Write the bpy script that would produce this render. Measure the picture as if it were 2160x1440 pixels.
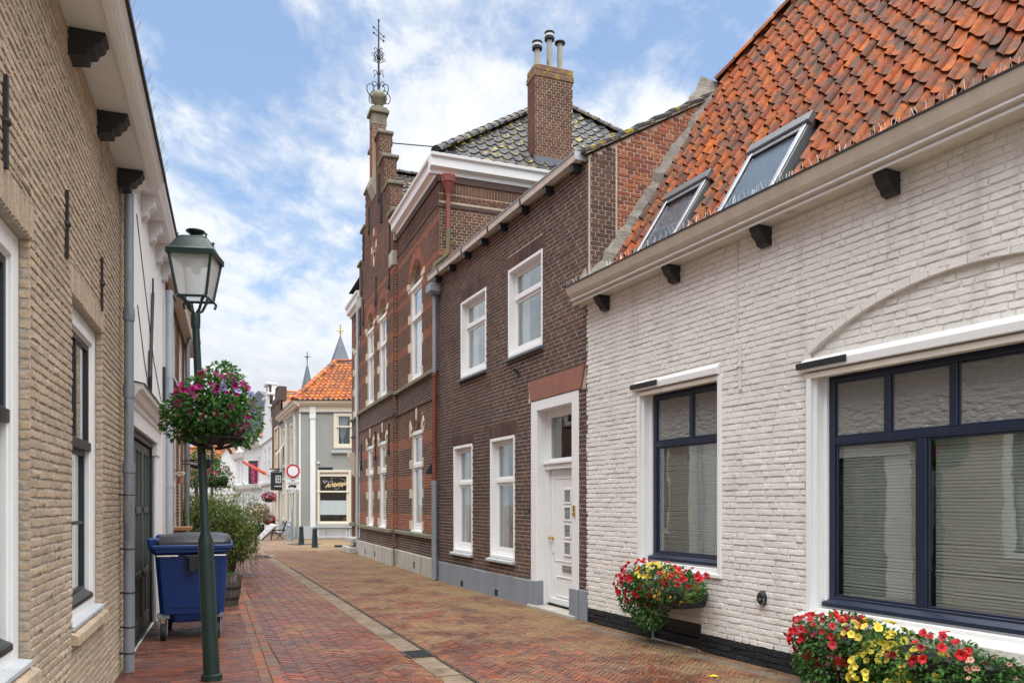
import bpy, bmesh, math, random
from mathutils import Vector, Matrix, geometry
R = random.Random(7)
rad = math.radians
for o in list(bpy.data.objects): bpy.data.objects.remove(o)
SC = bpy.context.scene
COL = SC.collection
# ---------------------------------------------------------------- camera
F, CX, HY, EYE = 1640.0, 1080.0, 1060.0, 1.65      # photo pixels (2160 wide)
cam = bpy.data.cameras.new('camera'); camo = bpy.data.objects.new('camera', cam); COL.objects.link(camo)
camo.location = (0, 0, EYE); camo.rotation_euler = (rad(90), 0, 0)
cam.sensor_width = 36; cam.lens = 36 * F / 2160; cam.shift_y = (HY - 720) / 2160
cam.clip_start = .05; cam.clip_end = 2000
SC.camera = camo
# ---------------------------------------------------------------- sky, sun, exposure
SUN_DIR = Vector((.10, -.16, .98)).normalized()    # towards the sun
SUN_STRENGTH, SUN_ANGLE, SKY_STRENGTH, EXPOSURE = 4.5, 90, .064, .90
W = bpy.data.worlds.new('World'); SC.world = W; W.use_nodes = True
nt = W.node_tree; nt.nodes.clear()
def nd(t, kind, **kw):
    n = t.nodes.new(kind)
    for k, v in kw.items():
        if k.startswith('i_'):
            key = k[2:]; key = int(key) if key.isdigit() else key
            n.inputs[key].default_value = v
        else: setattr(n, k, v)
    return n
def math_(t, op, a, b=None, clamp=False):
    n = t.nodes.new('ShaderNodeMath'); n.operation = op; n.use_clamp = clamp
    for i, x in enumerate((a, b)):
        if x is None: continue
        if isinstance(x, (int, float)): n.inputs[i].default_value = x
        else: t.links.new(x, n.inputs[i])
    return n.outputs[0]
def mixc(t, fac, a, b, blend='MIX'):
    n = t.nodes.new('ShaderNodeMix'); n.data_type = 'RGBA'; n.blend_type = blend
    for s, x in ((0, fac), (6, a), (7, b)):
        if hasattr(x, 'is_linked') or hasattr(x, 'links'): t.links.new(x, n.inputs[s])
        else: n.inputs[s].default_value = x if s == 0 else (tuple(x) + (1,))[:4]
    return n.outputs[2]
def ramp(t, fac, stops, interp='LINEAR'):
    n = t.nodes.new('ShaderNodeValToRGB'); n.color_ramp.interpolation = interp
    el = n.color_ramp.elements
    while len(el) < len(stops): el.new(.5)
    for e, (p, c) in zip(el, stops):
        e.position = p; e.color = (c, c, c, 1) if isinstance(c, (int, float)) else (tuple(c) + (1,))[:4]
    t.links.new(fac, n.inputs[0]); return n.outputs[0]
sky = nd(nt, 'ShaderNodeTexSky', sky_type='NISHITA', sun_disc=False, air_density=1.0, dust_density=.6, ozone_density=1.6)
sky.sun_elevation = math.asin(SUN_DIR.z); sky.sun_rotation = math.atan2(SUN_DIR.x, SUN_DIR.y)
geo = nd(nt, 'ShaderNodeTexCoord')
sep = nd(nt, 'ShaderNodeSeparateXYZ'); nt.links.new(geo.outputs['Generated'], sep.inputs[0])
zc = math_(nt, 'MAXIMUM', sep.outputs[2], 0.0)
den = math_(nt, 'ADD', zc, .16)
cmb = nd(nt, 'ShaderNodeCombineXYZ')
nt.links.new(math_(nt, 'DIVIDE', sep.outputs[0], den), cmb.inputs[0])
nt.links.new(math_(nt, 'DIVIDE', sep.outputs[1], den), cmb.inputs[1])
mp = nd(nt, 'ShaderNodeMapping'); mp.inputs['Rotation'].default_value = (0, 0, rad(35)); mp.inputs['Scale'].default_value = (1.0, .6, 1); mp.inputs['Location'].default_value = (1.3, .4, 0)
nt.links.new(cmb.outputs[0], mp.inputs[0])
n1 = nd(nt, 'ShaderNodeTexNoise', i_Scale=2.1, i_Detail=7.0, i_Roughness=.56, i_Distortion=.35); nt.links.new(mp.outputs[0], n1.inputs['Vector'])
n2 = nd(nt, 'ShaderNodeTexNoise', i_Scale=9.0, i_Detail=6.0, i_Roughness=.62, i_Distortion=.3); nt.links.new(mp.outputs[0], n2.inputs['Vector'])
dens = math_(nt, 'ADD', math_(nt, 'MULTIPLY', n1.outputs[0], .72), math_(nt, 'MULTIPLY', n2.outputs[0], .28))
cover = math_(nt, 'ADD', dens, ramp(nt, zc, [(0.0, .30), (.10, .22), (.26, .045), (.5, .01), (1, .01)]))
mask = ramp(nt, cover, [(.44, 0), (.49, .28), (.545, .80), (.61, 1)])
shade = ramp(nt, n2.outputs[0], [(.3, (7.4, 7.8, 8.3)), (.62, (8.8, 9.0, 9.2))])
low = ramp(nt, zc, [(0.0, (.66, .68, .71)), (.10, (.72, .74, .77)), (.20, (.92, .94, .96)), (.34, (1, 1, 1))])
cloud = mixc(nt, 1.0, shade, low, 'MULTIPLY')
blue = mixc(nt, .30, mixc(nt, 1.0, sky.outputs[0], (1.30, 1.50, 1.62), 'MULTIPLY'), (5.6, 7.0, 9.2))
skyc = mixc(nt, mask, blue, cloud)
bg = nd(nt, 'ShaderNodeBackground'); bg.inputs[1].default_value = SKY_STRENGTH
nt.links.new(skyc, bg.inputs[0])
wo = nd(nt, 'ShaderNodeOutputWorld'); nt.links.new(bg.outputs[0], wo.inputs[0])
sun = bpy.data.lights.new('sun', 'SUN'); sun.energy = SUN_STRENGTH; sun.angle = rad(SUN_ANGLE); sun.color = (1, .98, .95)
suno = bpy.data.objects.new('sun', sun); COL.objects.link(suno); suno.location = (0, -5, 30)
suno.rotation_euler = SUN_DIR.to_track_quat('Z', 'Y').to_euler()
SC.view_settings.view_transform = 'Standard'; SC.view_settings.look = 'None'
SC.view_settings.exposure = EXPOSURE; SC.view_settings.gamma = 1; SC.view_settings.use_curve_mapping = False
# ---------------------------------------------------------------- materials
MATS = {}
def new_mat(name):
    m = bpy.data.materials.new(name); m.use_nodes = True; t = m.node_tree; t.nodes.clear()
    b = t.nodes.new('ShaderNodeBsdfPrincipled'); o = t.nodes.new('ShaderNodeOutputMaterial'); t.links.new(b.outputs[0], o.inputs[0])
    MATS[name] = m
    return m, t, b
def pos_noise(t, scale, detail=4, rough=.6, stretch=(1, 1, 1), kind='ShaderNodeTexNoise'):
    g = t.nodes.new('ShaderNodeNewGeometry'); v = g.outputs['Position']
    if stretch != (1, 1, 1):
        m = t.nodes.new('ShaderNodeVectorMath'); m.operation = 'MULTIPLY'; m.inputs[1].default_value = stretch
        t.links.new(v, m.inputs[0]); v = m.outputs[0]
    n = t.nodes.new(kind); n.inputs['Scale'].default_value = scale
    if kind == 'ShaderNodeTexNoise':
        n.inputs['Detail'].default_value = detail; n.inputs['Roughness'].default_value = rough
    t.links.new(v, n.inputs['Vector']); return n.outputs[0]
def bump(t, b, h, strength=.3, dist=.01):
    n = t.nodes.new('ShaderNodeBump'); n.inputs['Strength'].default_value = strength; n.inputs['Distance'].default_value = dist
    t.links.new(h, n.inputs['Height']); t.links.new(n.outputs[0], b.inputs['Normal'])
def rnd_id(t):
    g = t.nodes.new('ShaderNodeNewGeometry'); i = t.nodes.new('ShaderNodeObjectInfo')
    return math_(t, 'FRACT', math_(t, 'ADD', g.outputs['Random Per Island'], i.outputs['Random']))
def plain(name, col, rough=.55, metal=0, var=.12, scale=6, bmp=0, bscale=90, spec=.5, stain=None, stretch=(1, 1, .35), bdist=.004):
    m, t, b = new_mat(name)
    n = pos_noise(t, scale, 5, .62, stretch)
    c = ramp(t, n, [(.25, tuple(x * (1 - var) for x in col)), (.75, tuple(min(1, x * (1 + var)) for x in col))])
    if stain:
        s = pos_noise(t, stain[1], 6, .7, stain[3] if len(stain) > 3 else (1, 1, .3))
        c = mixc(t, ramp(t, s, [(stain[2], 0), (stain[2] + .12, .8)]), c, stain[0])
    t.links.new(c, b.inputs['Base Color'])
    b.inputs['Roughness'].default_value = rough; b.inputs['Metallic'].default_value = metal
    b.inputs['Specular IOR Level'].default_value = spec
    if bmp: bump(t, b, pos_noise(t, bscale, 4, .6), bmp, bdist)
    return m
def bricky(name, cols, rough=.85, bmp=.6, bscale=70, speck=.25, stain=None, bdist=.004, spec=.3, big=.15, bigscale=.9, streak=None):
    m, t, b = new_mat(name)
    k = len(cols); c = ramp(t, rnd_id(t), [((i + .5) / k, x) for i, x in enumerate(cols)])
    n = pos_noise(t, 45, 4, .65)
    c = mixc(t, 1.0, c, ramp(t, n, [(.3, 1 - speck), (.7, 1 + speck * .6)]), 'MULTIPLY')
    c = mixc(t, 1.0, c, ramp(t, pos_noise(t, bigscale, 5, .6), [(.3, 1 - big), (.7, 1 + big)]), 'MULTIPLY')
    if stain:
        s = pos_noise(t, stain[1], 7, .7)
        c = mixc(t, ramp(t, s, [(stain[2], 0), (stain[2] + .1, stain[3])]), c, stain[0])
    if streak:      # runs of dirt down the face
        c = mixc(t, ramp(t, pos_noise(t, 3.2, 6, .7, (1, 1, .12)), [(streak[1], 0), (streak[1] + .16, .75)]), c, streak[0])
    t.links.new(c, b.inputs['Base Color']); b.inputs['Roughness'].default_value = rough; b.inputs['Specular IOR Level'].default_value = spec
    h = math_(t, 'ADD', pos_noise(t, bscale, 5, .65), math_(t, 'MULTIPLY', pos_noise(t, bscale * 3.2, 3, .6), .4))
    bump(t, b, h, bmp, bdist)
    return m
bricky('beige_brick', [(.40, .305, .215), (.45, .345, .25), (.49, .385, .285), (.42, .33, .245), (.37, .295, .225), (.46, .35, .24)], bmp=.9, bscale=42, speck=.28, bdist=.005, streak=((.26, .21, .16), .58), stain=((.10, .09, .07), 9, .64, .6))
plain('beige_mortar', (.40, .36, .30), .95, var=.25, scale=14, bmp=.8, bscale=120)
bricky('brown_brick', [(.085, .050, .041), (.105, .060, .046), (.070, .045, .040), (.12, .070, .054), (.08, .055, .048), (.135, .070, .050)], bmp=.5, speck=.25, big=.3, streak=((.055, .04, .035), .56))
plain('brown_mortar', (.41, .35, .285), .95, var=.3, scale=9, bmp=.5)
bricky('hall_brick', [(.15, .070, .046), (.12, .060, .043), (.175, .082, .052), (.095, .052, .042), (.14, .073, .052)], bmp=.5, speck=.3, big=.3, bigscale=.7, streak=((.065, .045, .038), .57))
bricky('hall_brick_dark', [(.085, .055, .048), (.11, .066, .055), (.075, .05, .045), (.10, .06, .05)], bmp=.5, speck=.3, big=.3)
bricky('hall_red_brick', [(.30, .095, .05), (.26, .085, .048), (.34, .115, .06), (.22, .08, .05)], bmp=.5, speck=.25, big=.15)
plain('hall_mortar', (.46, .37, .27), .95, var=.3, scale=8, bmp=.5)
bricky('orange_brick', [(.30, .085, .042), (.24, .07, .042), (.36, .12, .055), (.17, .06, .045), (.45, .16, .06), (.22, .075, .05), (.27, .085, .05)], bmp=.7, speck=.28, big=.15)
plain('orange_mortar', (.46, .38, .30), .95, var=.2, scale=10, bmp=.6)
bricky('white_painted_brick', [(.745, .72, .675), (.77, .745, .70), (.715, .69, .645), (.785, .76, .715)], rough=.75, bmp=1, bscale=40, speck=.08, bdist=.006, stain=((.34, .28, .20), 9, .64, .7), big=.08, streak=((.54, .51, .46), .55))
plain('white_paint_mortar', (.66, .625, .57), .85, var=.15, scale=12, bmp=1, bscale=40, bdist=.01)
bricky('tarred_brick', [(.022, .024, .028), (.030, .032, .036), (.018, .020, .024)], rough=.55, bmp=1, bscale=30, speck=.3, bdist=.012, stain=((.10, .095, .085), 11, .64, .5))
bricky('paving_brick', [(.150, .048, .031), (.10, .044, .035), (.185, .054, .029), (.125, .05, .036), (.082, .042, .036), (.26, .066, .030), (.11, .048, .038)], rough=.5, bmp=.5, bscale=80, speck=.3, spec=.5, big=.22)
def litter_nodes(name):
    """fallen blossom and sand lying in drifts on the paving: a colour of its own, thicker right of the drain"""
    m = MATS[name]; t = m.node_tree; b = [n for n in t.nodes if n.type == 'BSDF_PRINCIPLED'][0]
    src = b.inputs['Base Color'].links[0].from_socket
    g = t.nodes.new('ShaderNodeNewGeometry'); s = t.nodes.new('ShaderNodeSeparateXYZ'); t.links.new(g.outputs['Position'], s.inputs[0])
    d = math_(t, 'ADD', math_(t, 'ADD', s.outputs[0], math_(t, 'MULTIPLY', s.outputs[1], .42)), -2.67)
    side = ramp(t, math_(t, 'ADD', math_(t, 'MULTIPLY', d, .16), .5), [(.0, .06), (.38, .07), (.46, .10), (.53, .125), (.72, .145), (.85, .19), (1, .23)])
    far = ramp(t, math_(t, 'MULTIPLY', s.outputs[1], .025), [(.16, .0), (.24, .05), (.34, .085), (.6, .09)])
    a = pos_noise(t, 1.3, 7, .7, (1.0, 1.0, 1)); f = pos_noise(t, 75, 3, .7); f2 = pos_noise(t, 14, 4, .7)
    v = math_(t, 'ADD', math_(t, 'ADD', math_(t, 'MULTIPLY', a, .8), math_(t, 'MULTIPLY', f2, .35)), math_(t, 'MULTIPLY', f, .40))
    v = math_(t, 'ADD', v, math_(t, 'ADD', side, far))
    msk = ramp(t, math_(t, 'SUBTRACT', v, .40), [(.53, 0), (.60, .35), (.74, .8)])
    c = mixc(t, msk, src, ramp(t, f, [(.3, (.17, .115, .05)), (.7, (.33, .235, .11))]))
    t.links.new(c, b.inputs['Base Color'])
    wet = pos_noise(t, .9, 5, .65)
    t.links.new(math_(t, 'ADD', ramp(t, msk, [(0, .26), (.6, .85)]), ramp(t, wet, [(.4, .0), (.6, .26)]), True), b.inputs['Roughness'])
litter_nodes('paving_brick')
plain('sand_joint', (.10, .078, .055), .95, var=.4, scale=5, bmp=.6)
litter_nodes('sand_joint')
plain('channel_concrete', (.165, .12, .083), .9, var=.35, scale=4, bmp=.6, stretch=(1, 1, 1), stain=((.10, .062, .042), 3.2, .52, (1, 1, 1)))
bricky('border_brick', [(.14, .10, .075), (.17, .09, .06), (.25, .08, .045), (.13, .075, .06), (.19, .09, .055)], rough=.75, bmp=.6)
def tile_mat(name, cols, moss=None, rough=.5):
    m, t, b = new_mat(name)
    k = len(cols); c = ramp(t, rnd_id(t), [((i + .5) / k, x) for i, x in enumerate(cols)])
    c = mixc(t, 1.0, c, ramp(t, pos_noise(t, 16, 5, .65), [(.3, .6), (.7, 1.25)]), 'MULTIPLY')
    s = math_(t, 'ADD', math_(t, 'MULTIPLY', pos_noise(t, 7, 7, .75), .6), math_(t, 'MULTIPLY', pos_noise(t, 1.1, 4, .6), .4))
    c = mixc(t, ramp(t, s, [(.47, 0), (.57, .85)]), c, (.075, .058, .047))
    if moss: c = mixc(t, ramp(t, pos_noise(t, 7, 6, .65), [(moss[1], 0), (moss[1] + .05, .95)]), c, moss[0])
    t.links.new(c, b.inputs['Base Color']); b.inputs['Roughness'].default_value = rough; b.inputs['Specular IOR Level'].default_value = .12
    bump(t, b, pos_noise(t, 90, 4, .6), .35, .004); return m
tile_mat('red_tile', [(.37, .088, .017), (.30, .066, .016), (.17, .044, .020), (.44, .115, .018), (.11, .036, .024), (.33, .078, .018), (.20, .056, .024), (.40, .105, .02)], moss=((.10, .09, .04), .66), rough=.62)
tile_mat('orange_tile', [(.50, .15, .035), (.44, .12, .03), (.36, .10, .04), (.55, .19, .04), (.30, .09, .04)])
tile_mat('slate_tile', [(.040, .043, .05), (.05, .053, .06), (.032, .035, .042), (.06, .062, .066)], moss=((.34, .26, .012), .575), rough=.5)
plain('lead_slate', (.10, .115, .14), .5, var=.2, scale=3)
plain('white_wood', (.77, .77, .76), .38, var=.03, scale=8, stain=((.60, .58, .54), 5, .66))
plain('white_plaster', (.68, .675, .66), .8, var=.06, scale=3, bmp=.35, bscale=60, stain=((.42, .41, .38), 1.6, .70, (1, 1, .35)))
plain('cream_wood', (.62, .56, .48), .5, var=.12, scale=5, stain=((.40, .34, .27), 3.5, .60))
plain('cream_paint', (.70, .64, .52), .5, var=.05, scale=4)
plain('yellow_cream', (.62, .48, .27), .5, var=.06, scale=4)
plain('navy_paint', (.012, .019, .042), .32, var=.2, scale=9)
plain('black_paint', (.012, .013, .016), .45, var=.3, scale=14, bmp=.3, stain=((.07, .07, .075), 12, .66))
plain('black_iron', (.016, .015, .016), .6, var=.3, scale=20, bmp=.4)
plain('lamp_green', (.012, .030, .026), .34, var=.25, scale=6, stain=((.05, .055, .045), 9, .64))
plain('zinc', (.27, .30, .33), .48, metal=.35, var=.25, scale=4, stain=((.13, .14, .15), 5, .56), stretch=(1, 1, .25))
plain('zinc_light', (.42, .46, .51), .45, metal=.3, var=.15, scale=3, stain=((.25, .27, .30), 4, .60))
plain('rust_red_pipe', (.16, .038, .022), .6, var=.35, scale=7, stain=((.07, .04, .03), 6, .58))
plain('red_lead', (.22, .055, .04), .65, var=.3, scale=9, stain=((.06, .03, .025), 9, .60))
plain('moss_pipe', (.13, .10, .06), .8, var=.4, scale=12, stain=((.14, .15, .03), 7, .5))
plain('grey_plinth', (.215, .235, .265), .8, var=.15, scale=3, bmp=.3, stain=((.42, .42, .41), 5, .68))
plain('stone', (.40, .37, .32), .88, var=.22, scale=4, bmp=.5, bscale=50, stain=((.15, .14, .11), 2.2, .58))
plain('sandstone', (.56, .47, .36), .88, var=.15, scale=6, bmp=.5, stain=((.30, .25, .19), 5, .62))
plain('mossy_stone', (.19, .175, .13), .92, var=.35, scale=6, bmp=.7, stain=((.13, .15, .045), 4, .52, (1, 1, 1)))
plain('red_sandstone', (.265, .115, .082), .9, var=.18, scale=4, bmp=.5, bscale=45, stretch=(1, 1, 1))
plain('mortar_fillet', (.215, .195, .165), .95, var=.35, scale=9, bmp=1, bscale=30, bdist=.02, stretch=(1, 1, 1), stain=((.10, .085, .06), 7, .58, (1, 1, 1)))
plain('lichen_brick', (.17, .10, .07), .95, var=.3, scale=9, bmp=.8, stain=((.33, .25, .03), 6, .50, (1, 1, 1)))
plain('asbestos_pipe', (.36, .34, .30), .9, var=.25, scale=9, bmp=.5, stain=((.17, .15, .10), 7, .56))
plain('dark_metal', (.035, .038, .042), .42, metal=.5, var=.2, scale=8)
plain('aluminium', (.40, .42, .44), .35, metal=.75, var=.1, scale=6)
plain('grey_render', (.285, .30, .275), .9, var=.07, scale=2, bmp=.3, bscale=80)
plain('light_grey_stone', (.40, .42, .44), .85, var=.15, scale=4, stain=((.22, .23, .24), 3, .6))
plain('blind_white', (.66, .65, .60), .5, var=.02)
plain('curtain', (.50, .54, .58), .9, var=.06, scale=14)
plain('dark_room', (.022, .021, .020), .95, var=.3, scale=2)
plain('frosted_film', (.46, .53, .55), .5, var=.06, scale=6)
plain('bin_blue', (.004, .030, .145), .42, var=.10, scale=5, stain=((.02, .05, .17), 12, .66), bmp=.15)
plain('bin_black', (.020, .022, .025), .42, var=.3, scale=8, stain=((.06, .062, .065), 7, .64, (1, 1, 1)))
plain('skylight_reflection_grey', (.19, .21, .235), .7, var=.04)  # sky reflection of the skylight panes, put into a grey colour
plain('rubber', (.014, .014, .014), .75, var=.2)
plain('steel', (.45, .44, .41), .38, metal=.85, var=.2, scale=12)
plain('brass', (.62, .44, .14), .3, metal=.9, var=.1)
plain('sign_red', (.46, .008, .018), .35, var=.04)
plain('sign_white', (.66, .67, .68), .4, var=.03)
plain('sign_black', (.015, .016, .018), .4, var=.1)
plain('magenta', (.72, .03, .20), .5, var=.03)
plain('banner_grey', (.030, .029, .031), .7, var=.1)
plain('gold_print', (.70, .55, .28), .5, var=.05)
plain('flag_red', (.62, .05, .02), .6, var=.1)
plain('barrel_wood', (.085, .07, .058), .85, var=.4, scale=18, bmp=.6, stain=((.33, .31, .28), 10, .58), stretch=(1, 1, .15))
plain('plank_wood', (.28, .13, .06), .7, var=.25, scale=9)
plain('soil', (.035, .025, .018), .95, var=.3)
plain('bark', (.12, .09, .06), .9, var=.3, scale=20, bmp=.5)
plain('pot_black', (.014, .015, .016), .5, var=.2)
plain('terracotta', (.40, .15, .07), .7, var=.1)
plain('leaf_litter', (.36, .25, .10), .95, var=.35, scale=60)
plain('yellow_petal', (.80, .66, .01), .6, var=.05)
plain('shop_green', (.055, .065, .06), .5, var=.15, scale=5)
plain('blue_paint', (.03, .08, .19), .4, var=.1)
def leafy(name, cols, trans=.35):
    m, t, b = new_mat(name)
    k = len(cols); c = ramp(t, rnd_id(t), [((i + .5) / k, x) for i, x in enumerate(cols)])
    t.links.new(c, b.inputs['Base Color']); b.inputs['Roughness'].default_value = .5
    tr = t.nodes.new('ShaderNodeBsdfTranslucent'); t.links.new(c, tr.inputs[0])
    mx = t.nodes.new('ShaderNodeMixShader'); mx.inputs[0].default_value = trans
    t.links.new(b.outputs[0], mx.inputs[1]); t.links.new(tr.outputs[0], mx.inputs[2])
    t.links.new(mx.outputs[0], [n for n in t.nodes if n.type == 'OUTPUT_MATERIAL'][0].inputs[0])
leafy('petunia_leaf', [(.045, .13, .02), (.07, .19, .03), (.10, .24, .04), (.035, .10, .02), (.06, .16, .03)])
leafy('dark_leaf', [(.03, .09, .018), (.045, .12, .025), (.025, .07, .018), (.06, .15, .03)])
leafy('bamboo_leaf', [(.12, .19, .035), (.20, .27, .06), (.085, .15, .03), (.27, .31, .09), (.16, .23, .045)])
leafy('tree_leaf', [(.04, .09, .02), (.06, .12, .03), (.08, .15, .035)])
leafy('autumn_leaf', [(.30, .10, .04), (.14, .15, .04), (.36, .14, .06), (.10, .14, .03)])
def bloom_mat(name, rim, throat, r0=.12, r1=.35):
    m, t, b = new_mat(name)
    tc = t.nodes.new('ShaderNodeTexCoord'); s = t.nodes.new('ShaderNodeSeparateXYZ'); t.links.new(tc.outputs['Object'], s.inputs[0])
    rr = math_(t, 'SQRT', math_(t, 'ADD', math_(t, 'MULTIPLY', s.outputs[0], s.outputs[0]), math_(t, 'MULTIPLY', s.outputs[1], s.outputs[1])))
    c = ramp(t, rr, [(r0, throat), (r1, rim)])
    i = t.nodes.new('ShaderNodeObjectInfo')
    c = mixc(t, 1.0, c, ramp(t, i.outputs['Random'], [(0, .7), (1, 1.2)]), 'MULTIPLY')
    t.links.new(c, b.inputs['Base Color']); b.inputs['Roughness'].default_value = .55
    tr = t.nodes.new('ShaderNodeBsdfTranslucent'); t.links.new(c, tr.inputs[0])
    mx = t.nodes.new('ShaderNodeMixShader'); mx.inputs[0].default_value = .3
    t.links.new(b.outputs[0], mx.inputs[1]); t.links.new(tr.outputs[0], mx.inputs[2])
    t.links.new(mx.outputs[0], [n for n in t.nodes if n.type == 'OUTPUT_MATERIAL'][0].inputs[0])
bloom_mat('bloom_magenta', (.52, .006, .24), (.05, .0, .03))
bloom_mat('bloom_crimson', (.36, .004, .085), (.06, .0, .02))
bloom_mat('bloom_darkred', (.40, .006, .02), (.08, .0, .004))
bloom_mat('bloom_red', (.62, .008, .012), (.16, .0, .004))
bloom_mat('bloom_yellow', (.80, .66, .09), (.75, .42, .01))
bloom_mat('bloom_orange', (.74, .40, .03), (.25, .03, .0), .25, .55)
bloom_mat('bloom_violet', (.42, .38, .72), (.05, .02, .16))
bloom_mat('bloom_peach', (.74, .40, .27), (.25, .05, .02), .2, .5)
bloom_mat('bloom_lilac', (.52, .26, .42), (.25, .08, .2), .2, .5)
def glass_mat(name, tint=(.84, .88, .88), refl=1.0, rough=.004, wav=0.0):
    m = bpy.data.materials.new(name); m.use_nodes = True; t = m.node_tree; t.nodes.clear(); MATS[name] = m
    tr = t.nodes.new('ShaderNodeBsdfTransparent'); tr.inputs[0].default_value = tint + (1,)
    gl = t.nodes.new('ShaderNodeBsdfGlossy'); gl.inputs['Roughness'].default_value = rough; gl.inputs[0].default_value = (1, 1, 1, 1)
    fr = t.nodes.new('ShaderNodeFresnel'); gb = t.nodes.new('ShaderNodeNewGeometry'); t.links.new(math_(t, 'SUBTRACT', 1.6, math_(t, 'MULTIPLY', gb.outputs['Backfacing'], 1.6 - 1 / 1.6)), fr.inputs[0])   # same reflectance on both faces of the pane
    mx = t.nodes.new('ShaderNodeMixShader')
    t.links.new(math_(t, 'MULTIPLY', fr.outputs[0], refl, True), mx.inputs[0])
    t.links.new(tr.outputs[0], mx.inputs[1]); t.links.new(gl.outputs[0], mx.inputs[2])
    if wav:
        n = t.nodes.new('ShaderNodeBump'); n.inputs['Strength'].default_value = wav; n.inputs['Distance'].default_value = .02
        t.links.new(pos_noise(t, 3.0, 2, .4), n.inputs['Height']); t.links.new(n.outputs[0], gl.inputs['Normal']); t.links.new(n.outputs[0], fr.inputs['Normal'])
    o = t.nodes.new('ShaderNodeOutputMaterial'); t.links.new(mx.outputs[0], o.inputs[0])
glass_mat('glass', refl=1.6, wav=.06)
glass_mat('roof_glass', (.80, .83, .85), refl=.7, wav=.02)
plain('roof_window_grey', (.13, .135, .14), .4, metal=.3, var=.15, scale=8)
glass_mat('glass_plain', (.82, .85, .84), refl=2.3, wav=.05)
m_, t_, b_ = new_mat('lantern_glass')
b_.inputs['Base Color'].default_value = (.80, .82, .82, 1); b_.inputs['Roughness'].default_value = .25; b_.inputs['Transmission Weight'].default_value = .55; b_.inputs['IOR'].default_value = 1.2
bump(t_, b_, pos_noise(t_, 60, 3, .6), .4, .004)
m_, t_, b_ = new_mat('ripple_glass')
b_.inputs['Base Color'].default_value = (.33, .33, .31, 1); b_.inputs['Roughness'].default_value = .12; b_.inputs['Transmission Weight'].default_value = .35; b_.inputs['IOR'].default_value = 1.45
hn = pos_noise(t_, 26, 2, .5, (.45, .45, 1.0)); bump(t_, b_, hn, 1.0, .03)
m_, t_, b_ = new_mat('puddle_water')
b_.inputs['Base Color'].default_value = (.06, .05, .042, 1); b_.inputs['Roughness'].default_value = .06; b_.inputs['IOR'].default_value = 1.33
bump(t_, b_, pos_noise(t_, 5, 2), .05, .01)
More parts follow.
